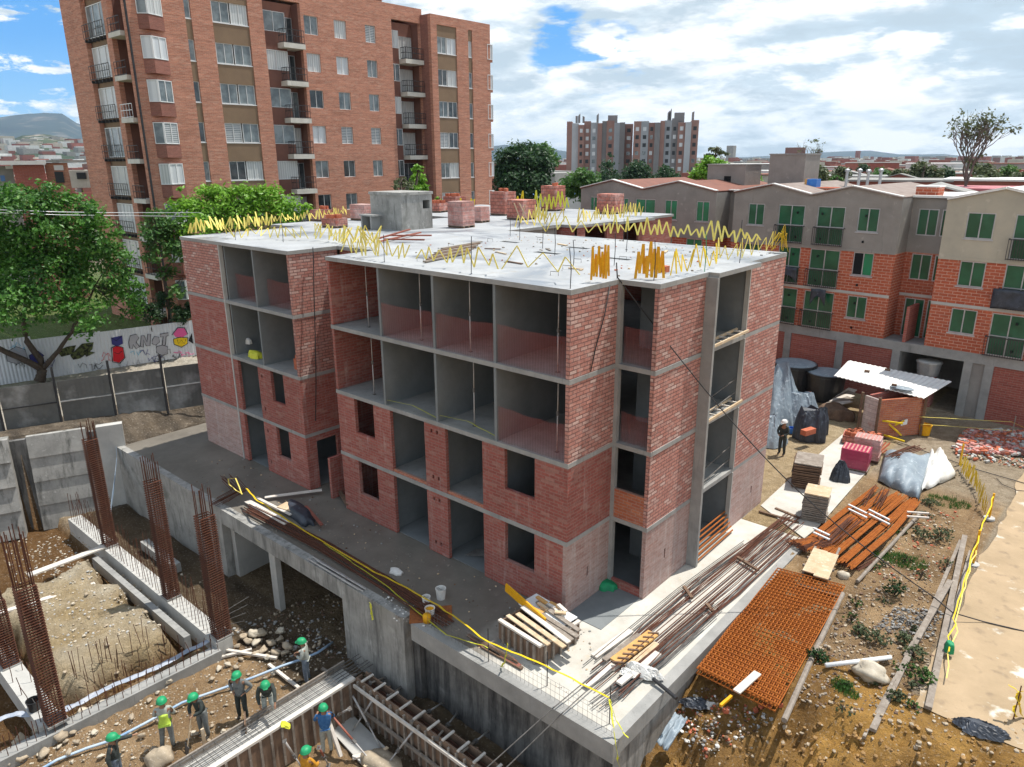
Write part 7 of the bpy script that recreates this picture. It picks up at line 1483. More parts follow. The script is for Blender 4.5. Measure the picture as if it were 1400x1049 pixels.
pebbles('grit, crumbs of concrete and chips scattered over the flat roof', lambda r: proj((r.uniform(-10.5, 1.2), r.uniform(2.4, 10.6), RZ)), 260, ['concrete', 'wood_grey', 'clay', 'wood_pale'], .015, .07, 21, RZ)
pebbles('grit and wood chips scattered over the deck', lambda r: proj((r.uniform(-20, 3.5), r.uniform(-2.9, -.1), 0)), 420, ['concrete', 'wood_grey', 'wood_dark', 'wood_pale'], .012, .05, 22, 0.0)
for i in range(12):
    x, y = rg.uniform(-9, 1), rg.uniform(2.6, 10); a = rg.uniform(0, 3.1); single(MB().bar((x, y, RZ+.03), (x+cos(a)*rg.uniform(.3, 1.1), y+sin(a)*rg.uniform(.3, 1.1), RZ+.03), rg.uniform(.05, .12), .03), 'roof_lath', MT[rg.choice(['wood_grey', 'wood_dark', 'wood_pale'])], 'loose lath lying on the flat roof', 'lath', 'laths on the roof')

for i in range(6): single(MB().bar(q(-.35+rg.uniform(-.3, .2), L2*(.1+.12*i), H+.09+.03*(i % 3)), q(L1*rg.uniform(.7, 1.15), L2*(.18+.12*i)+rg.uniform(-.15, .15), H+.1+.03*(i % 3)), rg.uniform(.09, .16), .035), 'plank', MT[rg.choice(['wood_pale', 'wood_grey', 'wood_white'])], 'loose plank laid across the top of the timber crate', 'plank', 'planks across the crate')
# ------------------------------------------------------------------ yard on the right
def tent(name, label, px, py, rx, ry, h, mat, seed, rz=0, ridge=.35, folds=9, n=72, m=16, conc=1.25):
    """cloth thrown over a heap: a short ridge, sharp radial folds, ragged hem"""
    c = G(px, py, 0); b = MB(); vs = []
    tri = lambda x: abs((x % 1)*2-1)
    for j in range(m+1):
        v = j/m
        for i in range(n):
            a = 2*pi*i/n; ph = 1.4*NZ.noise(V((cos(a)*1.3, sin(a)*1.3, seed)))
            f = tri(a/(2*pi)*folds+ph)-.5; f2 = tri(a/(2*pi)*folds*2.3+ph*2+v*.5)-.5
            k = 1+.30*NZ.noise(V((cos(a)*1.2, sin(a)*1.2, seed+5)))
            rad = ridge*.4+(1-ridge*.4)*v; x = rx*k*(rad+.16*f*v+.06*f2*v)*cos(a)+ridge*rx*.6*cos(a)*(1-v); y = ry*k*(rad+.16*f*v+.06*f2*v)*sin(a)
            z = h*(1-v)**(1/conc)*(1+.22*NZ.noise(V((cos(a)*2+v*2, sin(a)*2, seed+9))))+.07*f2*(1-v)*h*.5+.04*NZ.noise(V((cos(a)*9, sin(a)*9, v*9)))
            if j == m: z = .01
            vs.append(c+V((x*cos(rz)-y*sin(rz), x*sin(rz)+y*cos(rz), max(.01, z))))
    b.add(vs, [(j*n+i, (j+1)*n+i, (j+1)*n+(i+1) % n, j*n+(i+1) % n) for j in range(m) for i in range(n)]); b.f.append(tuple(range(n))); b.m.append(0)
    return single(b, name, MT[mat], label, 'tarpaulin' if name == 'tarpaulin' else name.replace('_', ' '))
mk('bank_clod', (.36,.21,.08), (.24,.15,.07), 6, bump=.4)
def mat_grid(p00, p10, p11, p01, nu, nv, z, label, seed):
    r = random.Random(seed); b = MB(); a = [V((p.x, p.y, z)) for p in (p00, p10, p11, p01)]
    def at(u, v): return a[0]*(1-u)*(1-v)+a[1]*u*(1-v)+a[2]*u*v+a[3]*(1-u)*v
    for i in range(nu+1): u = i/nu; b.tube([at(u, v/6)+Z3*(.012*NZ.noise(V((u*3, v*.7, seed)))) for v in range(7)], .021, 5)
    for j in range(nv+1): v = j/nv; b.tube([at(u/4, v)+Z3*(.028+.012*NZ.noise(V((u*.7, v*3, seed)))) for u in range(5)], .021, 5)
    single(b, 'rebar_mesh', MT['rust_bright'], label, 'rebar mesh', 'stacked rebar meshes')
mm_ = [G(1060, 779, -.0), G(1152, 803, .0), G(1060, 966, .0), G(953, 914, .0)]
for l, nm in enumerate(('lowest of the orange rebar meshes stacked on the slope', 'middle orange rebar mesh of the stack', 'topmost orange rebar mesh, a white board lying on it')):
    o = V((.03*l*(-1)**l, .05*(l % 2), 0)); mat_grid(*[p+o for p in mm_], 19, 34, -.16+.11*l, nm, l)
single(MB().bar(G(1007, 946, .14), G(1036, 920, .14), .2, .04), 'board', MT['wood_white'], 'white board lying on the orange rebar mesh', 'board')
single(MB().tube([G(1152, 812, .02), G(1112, 895, -.02), G(1072, 985, -.1)], .075, 8), 'pole', MT['wood_grey'], 'grey pole along the right side of the orange mesh', 'pole'); single(MB().tube([G(1062, 775, -.05), G(955, 905, -.3)], .07, 8), 'pole', MT['wood_grey'], 'grey pole along the left side of the orange mesh', 'pole')
single(MB().bar(G(985, 965, -.2), G(1000, 952, -.2), .07, .07), 'timber', MT['amber'], 'short yellow timber under the low end of the mesh', 'timber')
# rusty rebar bundles
bun = [((1098,748),(1150,705),(1198,668)), ((1112,752),(1165,708),(1212,672)), ((1125,757),(1178,712),(1226,676)), ((1138,762),(1192,717),(1236,680)), ((1150,768),(1205,722),(1246,684)), ((1164,774),(1218,728),(1252,688)), ((1088,742),(1122,738),(1160,708))]
bl_ = ['leftmost straight', 'second from left', 'third from left', 'middle right', 'second from right', 'rightmost', 'bent and splayed']
for i, q in enumerate(bun): bundle('rebar_bundle', '%s bundle of orange rusty bars below the grey tarpaulin' % bl_[i], [G(*p, .12+.05*(i % 2)) for p in q], 22, .016, .24, 'rust' if i in (6,) else 'rust_bright', 30+i, group='rusty bundles', tw=.9, endv=.25)
bundle('rebar_bundle', 'fan of dark bent bars curling at the left end of the rusty bundles', [G(1082, 742, .08), G(1100, 752, .12), G(1135, 742, .2), G(1165, 712, .3)], 18, .014, .45, 'rust_dark', 40, tw=.9)
bundle('rebar_bundle', 'dark stubs of bars at the low end of the rusty bundles', [G(1150, 772, -.02), G(1170, 778, .0), G(1190, 765, .05)], 16, .014, .6, 'rust_dark', 41, tw=.9)
for i, (a, c) in enumerate((((1160,690),(1185,702)),((1188,697),(1216,711)),((1112,722),(1134,732)),((1240,700),(1270,702)))):
    for j in range(2): single(MB().bar(G(a[0], a[1]+6*j, .30), G(c[0], c[1]+6*j, .30), .07, .05), 'spacer', MT['white_paint' if i < 3 else 'wood_white'], 'white painted timber spacer across the rusty bundles, %s group' % ['upper left', 'upper right', 'lower left', 'right hand'][i], 'spacer', 'spacers on bundles '+str(i))
t = thing('timber_pallet', 'wooden pallet with two boards tilted below the rusty bundles', 'pallet', G(1118, 785, 0))
for i, (a, c, wd) in enumerate((((1107,783),(1122,752),.45),((1122,790),(1137,757),.45))): MB().bar(G(*a, .18), G(*c, .32), wd, .04).build('board', MT['wood_pale'], t)
for a, c in (((1098,772),(1135,792)),((1104,762),(1140,780))): MB().bar(G(*a, .12), G(*c, .12), .08, .08).build('bearer', MT['wood_grey'], t)
for sx in ((1095,790),(1128,792)): MB().bar(G(*sx, -.05), G(sx[0]+20, sx[1]-42, .28), .07, .07).build('skid', MT['wood_grey'], t)
single(MB().bar(G(1092, 800, .0), G(1150, 818, .0), .12, .1), 'timber', MT['wood_dark'], 'dark timber at the head of the orange mesh', 'timber'); single(MB().tube([G(1172, 795, .02), G(1258, 702, .1)], .06, 7), 'pole', MT['wood_grey'], 'grey pole along the right side of the rusty bundles', 'pole')
# board stacks
def stack(px, py, n, w, d, rz, top, side, name1, lab_top, lab_all, grp, jit=.06, th=.035, gap=.045):
    r = random.Random(n); p = G(px, py, .0)
    for i in range(n):
        a = rz+r.uniform(-.04, .04); o = V((r.uniform(-jit, jit), r.uniform(-jit, jit), .08+i*(th+gap))); U = V((cos(a), sin(a), 0))*w/2; W = V((-sin(a), cos(a), 0))*d/2; b = MB(); c = p+o
        b.prism([c-U-W, c+U-W, c+U+W, c-U+W], (0, 0, th)); 
        for k in (-1, 0, 1): b.prism([c-U*.97+W*(k*.85-.07), c+U*.97+W*(k*.85-.07), c+U*.97+W*(k*.85+.07), c-U*.97+W*(k*.85+.07)], (0, 0, -gap+.004))
        single(b, name1, MT[top if i == n-1 else side], lab_top if i == n-1 else lab_all, 'form panel', grp)
stack(1101, 662, 14, 1.05, 1.35, .3, 'wood_grey', 'wood_dark', 'formwork_board', 'grey top panel of the darker panel stack beside the block corner', 'dark panel within the darker panel stack beside the block corner', 'panels of the darker stack')
stack(1113, 708, 14, .85, .95, .25, 'wood_pale', 'wood_grey', 'formwork_board', 'pale top panel of the lighter panel stack', 'brown panel within the lighter panel stack', 'panels of the lighter stack', .04)
for i, (a, c) in enumerate((((1038,699),(1092,715)),((1060,695),(1092,708)))): single(MB().bar(G(*a, .05), G(*c, .05), .10, .06), 'timber', MT['wood_dark'], ['long dark timber on the pale yard slab', 'shorter dark timber next to the lighter panel stack'][i], 'timber')
tent('refuse_bag', 'black plastic bag standing beside the magenta brick pallet', 1148, 657, .42, .34, .85, 'tarp_black', 3, 0, .3, 7, conc=1.8)
pallet(1168, 640, 0, 1.15, .9, .85, .12, 'magenta', 'magenta wrapped brick pallet in the yard', wrap=None, holes=True, seed=21); pallet(1184, 627, 0, 1.1, .8, .95, .12, 'pallet_pink', 'pale pink brick pallet behind the magenta one', holes=True, seed=22); pallet(1168, 606, 0, 1.1, .9, .35, .2, 'pallet_brick', 'red loose bricks heaped on a pallet before the shed', loose=22, seed=23); pallet(1192, 612, 0, .7, .6, .4, .2, 'pallet_brick', 'small pile of clay bricks right of the loose heap', loose=6, seed=24)
bundle('brick_scatter', 'few upright clay tiles and laths right of the pink pallet', [G(1205, 620, .05), G(1215, 612, .3)], 6, .04, .5, 'clay', 44, 'tiles')
# grey blue tarpaulin over stored steel, white sheet beside it
def tarpq(name, label, corners, mat, h, seed, nu=18, nv=14, drop=.5):
    a = [V(c) for c in corners]; b = MB(); vs = []
    for j in range(nv+1):
        for i in range(nu+1):
            u, v = i/nu, j/nv; p = a[0]*(1-u)*(1-v)+a[1]*u*(1-v)+a[2]*u*v+a[3]*(1-u)*v; e = min(u, 1-u, v, 1-v)*2
            z = h*(min(1, e*1.8)**.6)+.16*NZ.noise(V((u*4, v*3, seed)))+.09*sin(u*15+3*NZ.noise(V((v*3, seed, 1))))*(.4+.6*(1-e))+.05*NZ.noise(V((u*11, v*4, seed+4)))
            vs.append(p+Z3*max(.015, z))
    b.add(vs, [(j*(nu+1)+i, j*(nu+1)+i+1, (j+1)*(nu+1)+i+1, (j+1)*(nu+1)+i) for j in range(nv) for i in range(nu)]); o = single(b, name, MT[mat], label, 'tarpaulin', None, True); o.modifiers.new('s', 'SOLIDIFY').thickness = .015; return o
tarpq('tarpaulin', 'grey blue tarpaulin spread over stored steel above the rusty bundles', [G(1200, 658, .0), G(1256, 686, .0), G(1276, 628, .0), G(1208, 622, .0)], 'tarp_blue', .62, 2)
tarpq('tarpaulin', 'bright white sheet right of the grey blue tarpaulin', [G(1256, 675, .0), G(1308, 652, .0), G(1288, 618, .0), G(1270, 622, .0)], 'white_sack', .5, 5)
bundle('rebar_bundle', 'brown bar ends poking out behind the grey blue tarpaulin', [G(1218, 625, .55), G(1255, 612, .6)], 12, .02, .6, 'rust_dark', 45)
bundle('rebar_bundle', 'dark bar ends poking out in front of the grey blue tarpaulin', [G(1192, 690, .25), G(1205, 668, .35)], 12, .016, .7, 'rust_dark', 46)
# heap under blue tarpaulin by the block corner
tent('tarpaulin', 'tall heap under blue grey tarpaulin behind the block corner', 1060, 572, 1.5, 1.6, 2.7, 'tarp_blue', 8, .5, .3, 9); tent('tarpaulin', 'lower fold of blue grey tarpaulin in front of the tall heap', 1086, 578, 1.3, .9, 1.6, 'tarp_blue', 9, .6, .6, 7)
tent('tarpaulin', 'low crumpled blue sheet at the foot of the block corner', 1052, 604, .8, .9, 1.3, 'tarp_blue', 10, .2, .3, 7)
tent('covered_machine', 'machine covered with black plastic before the tarpaulin heap', 1106, 600, .72, .62, 1.5, 'tarp_black', 12, .2, .7, 7, conc=2.6); tent('covered_machine', 'small black covered bundle beside the covered machine', 1122, 592, .34, .4, 1.25, 'tarp_black', 13, .2, .5, 6, conc=2.2)
single(MB().bar(G(1098, 592, .75), G(1112, 588, .75), .3, .25), 'box', MT['clay'], 'orange box on the black covered machine', 'box'); bucket(1083, 592, 0, 'blue_plastic', 'blue plastic tub between tarpaulin and covered machine', .2, .25, 'tub')
bundle('brick_scatter', 'red tiles stacked behind the tarpaulin heap', [G(1092, 545, .3), G(1104, 540, .35)], 8, .07, .5, 'clay', 47, 'tiles')
# tanks
def tank(px, py, r0, h, label, z=0, mat='plastic_black', lid='tarp_blue'):
    p = G(px, py, z); t = thing('water_tank', label, 'water tank', p); b = MB(); b.lathe(p, [(r0*.82, 0), (r0*.86, .1), (r0*.97, h*.9), (r0*1.05, h*.92), (r0*1.05, h)], 24); b.build('shell', MT[mat], t, False); b = MB(); b.lathe(p+Z3*(h+.004), [(r0*1.0, 0), (r0*.9, .03), (r0*.4, .06), (.05, .05)], 24); b.build('cover', MT[lid], t, True)
    for a in (.3, 1.9, 3.6): MB().tube([p+V((r0*1.0*cos(a+j*.12), r0*1.0*sin(a+j*.12), h*(.3+.02*j))) for j in range(5)], .015, 4).build('strap', MT['plastic_black'], t)
tank(1083, 536, 1.15, 1.75, 'black open water tank behind the block corner, left one'); tank(1126, 545, 1.05, 1.55, 'black water tank left of the white roofed shed'); 
# shed
sc = [G(1170, 590, 0), G(1196, 600, 0), G(1256, 594, 0), G(1244, 566, 0)]
SD = thing('site_shed', 'small brick shed under a white sheet roof in the yard', 'shed', sc[1])
hs_ = 1.95
def wallseg(n, a, c, mat, h=hs_, th=.12): d = (c-a).normalized(); s = V((-d.y, d.x, 0)); MB().prism([a, c, c+s*th, a+s*th], (0, 0, h)).build(n, MT[mat], SD)
bk('shed_white_block', (.58,.50,.46), (.50,.42,.39), (.36,.30,.28), .4, .2, .012, dust=[((.42,.2,.15), 2, .55, .7, .7)], bump=.3)
sA = G(1176, 592, 0); sB = G(1196, 600, 0); sC = G(1257, 594, 0); sD = G(1262, 575, 0)
wallseg('wall', sA, sB-V((.01, 0, 0)), 'shed_white_block'); wallseg('wall', sB, sC, 'block_orange'); wallseg('wall', sC+V((.002, .13, 0)), sD, 'block_red'); wallseg('wall', sD+V((-.2, .05, 0)), sA+V((.1, .3, 0)), 'block_red')
for p in (sA+V((-.12, -.05, 0)), sB+V((0, -.08, 0)), sC+V((.06, -.1, 0))): MB().bar(p, p+Z3*2.1, .11, .11, up=X3).build('post', MT['wood_dark'], SD)
b = MB(); rc_ = [G(1140, 514, 2.3), G(1263, 545, 2.05), G(1301, 522, 2.2), G(1160, 493, 2.45)]; vs = []; nn = 40
for j in range(2):
    for i in range(nn+1):
        u = i/nn; p = rc_[0].lerp(rc_[1], u) if j == 0 else rc_[3].lerp(rc_[2], u); vs.append(p+Z3*(.03*(i % 2)))
b.add(vs, [(i, i+1, nn+2+i, nn+1+i) for i in range(nn)]); o = b.build('roof', MT['roof_white'], SD); o.modifiers.new('s', 'SOLIDIFY').thickness = .03
single(MB().lathe(G(1233, 531, 2.25), [(.55, 0), (.5, .04), (.1, .06)], 20, sx=1, sy=.6), 'basin_lid', MT['tarp_blue'], 'round grey lid lying on the white shed roof', 'lid', smooth=True)
for i, (px, py) in enumerate(((1182, 507), (1210, 505), (1219, 526))): single(MB().bar(G(px, py, 2.4), G(px+7, py+1, 2.4), .12, .1), 'brick', MT['wood_dark'], ['left', 'middle', 'right'][i]+' dark brick weighing down the white shed roof', 'brick')
tank(1268, 512, .62, .75, 'small grey water tank standing behind the shed roof', 1.7, 'alu', 'concrete_pale'); p = G(1268, 512, 1.7); single(MB().box(p.x-.4, p.y-.4, 0, p.x+.4, p.y+.4, 1.69), 'tank_stand', MT['block_red'], 'brick stand under the small grey tank', 'stand')
t = thing('barricade', 'yellow crossed barricade leaning at the shed front', 'barricade', G(1222, 590, 0))
for a, c in (((1212,570,.9),(1236,592,.2)),((1240,572,.9),(1210,586,.2)),((1208,590,.15),(1240,600,.15)),((1210,572,.9),(1238,576,.9))): MB().bar(G(a[0], a[1], a[2])-V((0, .45, 0)), G(c[0], c[1], c[2])-V((0, .45, 0)), .07, .07).build('rail', MT['yellow'], t)
single(MB().bar(G(1236, 575, .75)-V((0, .5, 0)), G(1244, 573, .75)-V((0, .5, 0)), .03, .26), 'notice', MT['white_paint'], 'small white notice board on the shed front', 'notice'); single(MB().prism([G(1211, 536, 1.8)-V((0, .25, 0)), G(1219, 536, 1.8)-V((0, .25, 0)), G(1219, 536, 1.8)-V((0, .25, -.28)), G(1211, 536, 1.8)-V((0, .25, -.28))], (0, .02, 0)), 'meter_box', MT['white_paint'], 'small white box under the shed roof edge', 'box')
bucket(1263, 594, 0, 'amber', 'yellow drum beside the right wall of the shed', .3, .5, 'drum')
for i in range(5): single(MB().bar(G(1128+5*i, 556-3*i, .25+.05*i), G(1162+1*i, 548-4*i, .5+.05*i), .5, .04), 'sheet_scrap', MT['wood_grey' if i % 2 else 'wood_white'], 'scrap board heaped at the left side of the shed', 'board', 'scrap boards at the shed')
drape('scrap_heap', 'dark scrap heap under the left end of the shed roof', 1142, 570, 0, .9, .7, .6, 'wood_dark', 15)
# rubble and tape lines
pebbles('broken red brick rubble heaped against the right end of the yard', quad_region([(1305, 618), (1320, 588), (1400, 590), (1430, 625)]), 900, ['clay', 'clay_pink', 'pallet_brick', 'concrete_pale'], .05, .15, 9, .08, brick=True)
pebbles('grey rubble trailing along the bottom of the brick heap', quad_region([(1310, 625), (1300, 610), (1410, 625), (1420, 645)]), 260, ['concrete_pale', 'stone', 'clay'], .03, .1, 10, .0, brick=True)
for i, (a, c) in enumerate((((1257,570,1.0),(1383,577,1.0)),((1258,580,.6),(1383,589,.6)),((1383,577,1.0),(1430,598,.9)))): tape([G(*a), G(*c)], ['upper yellow line stretched from the shed to the right', 'lower pale line stretched from the shed to the right', 'yellow tape leaving the photo at the right edge'][i], 'yellow_pale' if i < 2 else 'yellow', .07, 8, .03, 50+i)
p = G(1383, 597, 0); single(MB().tube([p, p+Z3*1.05], .03, 6), 'stake', MT['wood_grey'], 'stake holding the yellow lines behind the brick rubble', 'stake')
# accordion of yellow strips and tape along the road
rp = [(1312, 640), (1322, 655), (1332, 668), (1340, 690), (1345, 708)]
for i, (a, c) in enumerate(zip(rp, rp[1:])):
    A = G(*a, 0); B = G(*c, 0); A.z = B.z = 0; zig(A, B, 13-i, .02, .95, 'yellow tape folds along the road edge, %s section' % ['farthest', 'second', 'third', 'nearest'][i], 'yellow', .08, 60+i, .3, .08)
def stakepost(px, py, h, label, base=True):
    p = gr(px, py); t = thing('barrier_post', label, 'post', p); MB().bar(p, p+Z3*h, .07, .07, up=X3).build('pole', MT['amber'], t)
    if base: MB().lathe(p, [(.20, 0), (.19, .07), (.08, .09)], 14).build('base', MT['concrete_pale'], t)
stakepost(1352, 710, 1.05, 'yellow barrier post with concrete foot at the end of the tape folds'); stakepost(1330, 773, 1.3, 'yellow barrier post with concrete foot beside the long planks'); stakepost(1312, 636, 1.0, 'yellow barrier post at the far start of the tape folds', False)
tape([gr(1352, 710)+Z3*.95, gr(1330, 773)+Z3*1.15, gr(1304, 850)+Z3*.7, gr(1292, 905)+Z3*.35], 'yellow tape sagging along the long planks', 'yellow', .04, 8, .12, 70); tape([gr(1330, 773)+Z3*.6, gr(1312, 830)+Z3*.5, gr(1290, 935)+Z3*.2], 'lower yellow tape along the long planks', 'yellow_pale', .03, 8, .12, 71)
for i, (a, c, w_) in enumerate((((1318,738),(1268,975),.16),((1326,760),(1288,900),.12),((1298,800),(1238,905),.16),((1240,905),(1192,1005),.15),((1312,745),(1255,880),.10),((1222,935),(1180,1015),.07))): p = gr(*a); q_ = gr(*c); single(MB().bar(p+Z3*.14, q_+Z3*.14, w_, .09), 'long_plank', MT['wood_grey'], ['longest weathered plank beside the road tape', 'short plank beside the barrier post', 'weathered plank crossing the weeds, upper piece', 'weathered plank crossing the weeds, lower piece', 'thin plank left of the longest one', 'thin lath at the lower end of the weedy planks'][i], 'plank')
drape('net_bag', 'small green net bag hanging at the road side planks', 1297, 892, .1, .13, .11, .3, 'green_net', 17)
single(MB().blob(gr(1190, 925)+Z3*.12, .42, 0, 14, 10, .3, 9, (1.05, .75, .65)), 'boulder', MT['stone_white'], 'large pale boulder on the weedy bank', 'boulder', smooth=True); single(MB().blob(gr(1152, 790)+Z3*.08, .2, 0, 10, 7, .3, 3, (1, .8, .8)), 'boulder', MT['stone_white'], 'round pale stone below the rusty bundles', 'boulder', smooth=True)
single(MB().tube([gr(1128, 915)+Z3*.12, gr(1217, 905)+Z3*.14], .06, 8), 'pipe', MT['white_paint'], 'white pipe lying in front of the pale boulder', 'pipe', smooth=True)
tarpq('sheet_scrap', 'grey green membrane scrap lying against the deck side', [G(897, 1015, -1.0), G(912, 1030, -1.05), G(940, 985, -.75), G(922, 975, -.75)], 'tarp_blue', .08, 8)
pebbles('grey ash and stone chips spread beside the weathered planks', quad_region([(1190, 862), (1225, 832), (1290, 835), (1275, 872)]), 700, ['concrete', 'steel_grey', 'steel_grey'], .015, .07, 18); tent('scrap_bag', 'black plastic scrap at the lip of the bank by the road', 1340, 998, .55, .32, .2, 'tarp_black', 19, .2, .6, 9, 60, 8)

pebbles('broken brick, plastic and stone scattered below the orange mesh', quad_region([(905, 985), (965, 935), (1060, 985), (960, 1040)]), 520, ['clay', 'wood_dark', 'white_sack', 'concrete', 'stone'], .015, .07, 11); pebbles('stones and clods over the weedy bank', quad_region([(1080, 960), (1170, 800), (1300, 760), (1260, 990)]), 1500, ['stone', 'stone', 'wood_grey', 'wood_dark'], .012, .065, 12); pebbles('clods of yellow earth on the steep bank at the bottom', quad_region([(900, 1049), (1050, 985), (1400, 985), (1400, 1049)]), 420, ['bank_clod', 'bank_clod', 'stone'], .015, .085, 13); pebbles('grit beside the long planks and road', quad_region([(1270, 1000), (1340, 720), (1380, 720), (1400, 1000)]), 260, ['stone_white', 'stone'], .012, .04, 14)
for i in range(6): p = gr(1010+rg.uniform(-60, 60), 985+rg.uniform(-25, 20)); single(MB().bar(p+Z3*.03, p+V((rg.uniform(-.2, .2), rg.uniform(-.2, .2), .06)), .12, .09), 'brick_piece', MT['clay'], 'broken clay brick piece below the orange mesh', 'brick', 'brick pieces below the mesh')
# weeds
def weed(px, py, w, h, mat, label, seed, n=420, group=None):
    p = gr(px, py); r = random.Random(seed); b = MB(); t = thing('weed_bush', label, 'weed', p, group)
    for i in range(18):
        a = r.uniform(0, 6.28); d = V((cos(a)*r.random()*w, sin(a)*r.random()*w*.7, h*r.uniform(.5, 1.1))); b.tube([p+d*.0, p+d*.5+V((0, 0, .05)), p+d], .006, 3)
    b.build('stems', MT['bark'], t)
    b = leafcloud([(p+V((0, 0, h*.45)), (w, w*.75, h*.5))], n, .075, seed, 12, .08, .3); b.build('leaves', MT[mat], t)
for i, (px, py, w, h, m_, lab) in enumerate(((1285,740,.42,.5,'leaf_weed','weed bush near the top of the long planks'),(1262,735,.35,.3,'leaf_weed','low weed left of the long planks'),(1222,815,.32,.55,'leaf_dark','dark weed bush above the grey ash heap'),(1198,880,.4,.4,'leaf_weed','weed patch above the pale boulder'),(1248,900,.35,.4,'leaf_weed','weed between the weathered plank pieces'),(1260,935,.32,.5,'leaf_mid','green weed beside the lower weathered plank'),(1118,905,.3,.4,'leaf_dark','dark weed at the right side of the orange mesh'),(1155,940,.2,.2,'leaf_mid','small green tuft in front of the white pipe'),(1235,880,.25,.4,'leaf_weed','grey weed right of the boulder'),(1225,960,.25,.35,'leaf_weed','weed at the lower end of the planks'),(1272,690,.35,.25,'leaf_weed','low weed below the white sheet'),(1175,870,.3,.35,'leaf_weed','weed at mid slope right of the orange mesh'))): weed(px, py, w, h, m_, lab, 80+i, 700)
rw = random.Random(77)
for i in range(30):
    px, py = rw.uniform(1090, 1300), rw.uniform(700, 985)
    if px < 1180-(py-700)*.25+20 or px > 1335-(py-700)*.28: continue
    weed(px, py, rw.uniform(.12, .3), rw.uniform(.15, .4), rw.choice(['leaf_weed', 'leaf_weed', 'leaf_olive', 'leaf_mid']), 'small straggly weed growing on the stony bank', 200+i, 160, 'weeds on the bank')
def grass(px, py, rx, ry, label, seed, n=900):
    r = random.Random(seed); b = MB(); c = gr(px, py)
    for i in range(n):
        a = r.uniform(0, 6.28); q = sqrt(r.random()); p = V((c.x+rx*q*cos(a), c.y+ry*q*sin(a), 0)); p.z = hgt(p.x, p.y); d = V((r.gauss(0, .05), r.gauss(0, .05), r.uniform(.08, .2))); s = V((cos(a*7), sin(a*7), 0))*.012; b.add([p-s, p+s, p+d], [(0, 1, 2)])
    tag(b.build('grass', MT['leaf_mid'], None), label, kind='stuff')
grass(1295, 690, .8, .5, 'bright grass patch beside the tape folds', 1); grass(1228, 765, .9, .45, 'bright grass patch below the rusty bundles', 2, 1100); grass(1155, 943, .35, .25, 'small grass tuft in front of the boulder', 3, 350)
pebbles('stones over the bank between rusty bundles and planks', quad_region([(1180, 790), (1260, 700), (1310, 700), (1290, 800)]), 420, ['stone', 'stone_white', 'clay'], .015, .07, 15)
p = gr(1385, 985); t = thing('taped_stake', 'thin stake wound with yellow tape at the road edge', 'stake', p); MB().tube([p, p+Z3*1.0], .014, 5).build('rod', MT['rust_dark'], t); b = ribbon([p+V((.05*sin(i*1.3), .05*cos(i*1.3), .05+.075*i)) for i in range(12)], .06); b.build('tape_winding', MT['yellow'], t)
tape([p+V((-.25, 0, .9)), p+V((0, .02, .8)), p+V((.1, .1, .2)), p+V((.2, .2, .02))], 'tail of yellow tape hanging from the thin stake', 'yellow', .07, 5, .06, 90)
# cables
def cable(pts, label, r=.016, mat='black_metal'):
    single(MB().tube(pts, r, 6), 'cable', MT[mat], label, 'cable', smooth=True)
a = V((.0, 2.16, 9.86)); c = gr(1275, 838)+Z3*.5; pts = [a.lerp(c, i/16)-Z3*.9*sin(pi*i/16) for i in range(17)]; cable([V((-.1, 2.3, 9.8)), V((-.08, 2.2, 10.25))]+pts+[gr(1300, 850)+Z3*.3, gr(1345, 853)+Z3*.06, gr(1400, 865)+Z3*.04, gr(1450, 880)+Z3*.04], 'black cable dropping from the roof step to the road', .018)
cable([V((-13.0, 1.0, 9.86)), V((-12.98, .98, 9.6)), V((-12.95, .85, 8.2)), V((-12.9, .7, 6.5)), V((-12.9, .55, 4.6)), V((-12.95, .4, 3.0))], 'black cable hanging down the slot wall of the far block', .02)
cable([V((.03, 1.75, 9.7)), V((.05, 1.5, 8.9)), V((.05, 1.1, 8.0)), V((.05, .9, 7.4))], 'black cable hanging over the brick face by the front corner', .018)
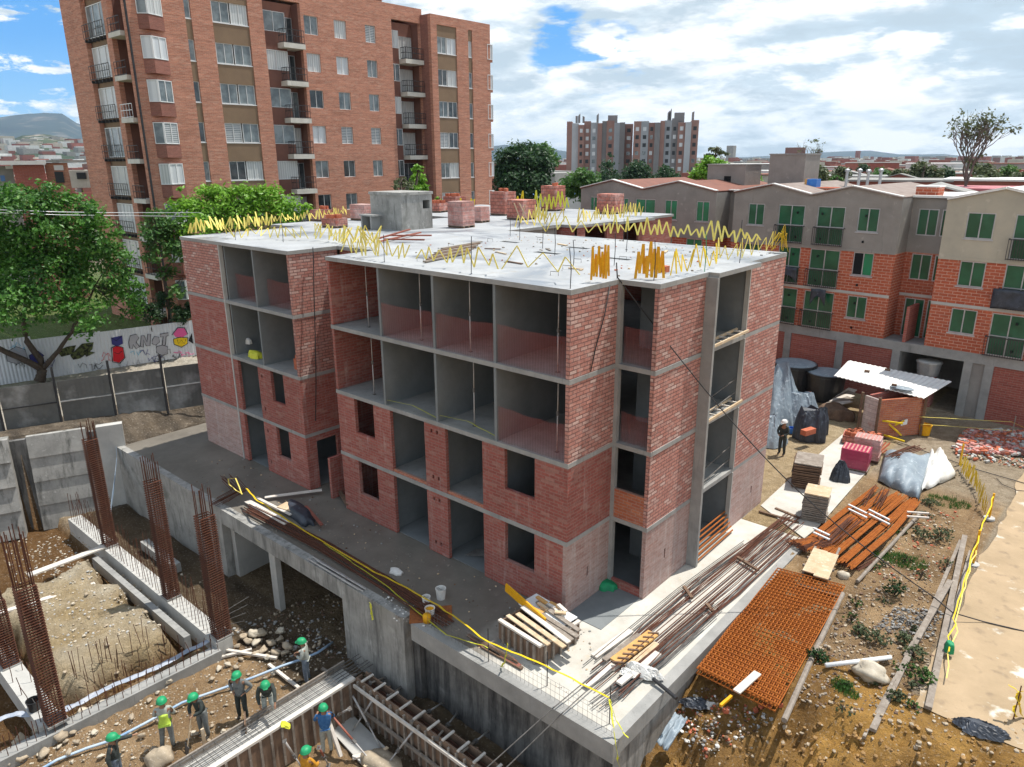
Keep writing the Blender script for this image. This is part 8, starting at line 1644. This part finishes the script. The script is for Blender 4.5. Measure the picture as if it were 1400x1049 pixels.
cable([gr(1200, 598)+Z3*.05, gr(1240, 610)+Z3*.05, gr(1290, 628)+Z3*.05, gr(1340, 645)+Z3*.05, gr(1420, 668)+Z3*.05], 'black cable lying across the yard below the brick rubble', .016); cable([gr(1362, 655)+Z3*.05, gr(1370, 664)+Z3*.05, gr(1390, 672)+Z3*.05, gr(1430, 676)+Z3*.05], 'thin cable curl lying on the road', .012)
for i, (y0, y1) in enumerate(((289, 291), (293, 296))): cable([PD(-60, y0-4, 44), PD(80, y0+1, 46), PD(150, y0+2, 47), PD(255, y1, 50), PD(330, y1-1, 54)], ['upper', 'lower'][i]+' pale street wire crossing behind the left tree', .02, 'alu')

for nm, lab, px, py, rx, ry, h, mt, sd in (('scrap_bag', 'dark plastic scraps beside the deck kerb', 950, 962, .4, .22, .14, 'tarp_black', 20), ('scrap_bag', 'white plastic scraps by the low end of the orange mesh', 972, 966, .22, .15, .10, 'white_sack', 21)):
    q9 = gr(px, py); o9 = tent(nm, lab, px, py, rx, ry, h, mt, sd, .6, .6, 8, 48, 7); o9.location = q9+Z3*.0

o9 = tent('white_sack', 'white sack draped over the rods at the deck corner', 880, 925, .52, .2, .24, 'white_sack', 6, .2, .7, 9, 60, 9); o9.location.z = .1
o9 = tent('white_sack', 'pale folded sack at the end of the timber boards', 858, 928, .22, .16, .12, 'white_sack', 7, 0, .5, 7, 48, 7); o9.location.z = .18
# ------------------------------------------------------------------ air
b = MB(); b.box(-9200, -2500, -25, 9200, 9200, 400); hz = b.build('haze', new_mat('haze_air')[0], None)
hm = bpy.data.materials['haze_air']; nt = hm.node_tree
for n in list(nt.nodes):
    if n.type == 'BSDF_PRINCIPLED': nt.nodes.remove(n)
pv = nt.nodes.new('ShaderNodeVolumePrincipled'); pv.inputs['Color'].default_value = (.62, .80, 1.0, 1); pv.inputs['Density'].default_value = .00007; pv.inputs['Anisotropy'].default_value = .2
nt.links.new(pv.outputs[0], nt.nodes['Material Output'].inputs['Volume']); tag(hz, 'thin blue haze in the air over the city', kind='stuff')
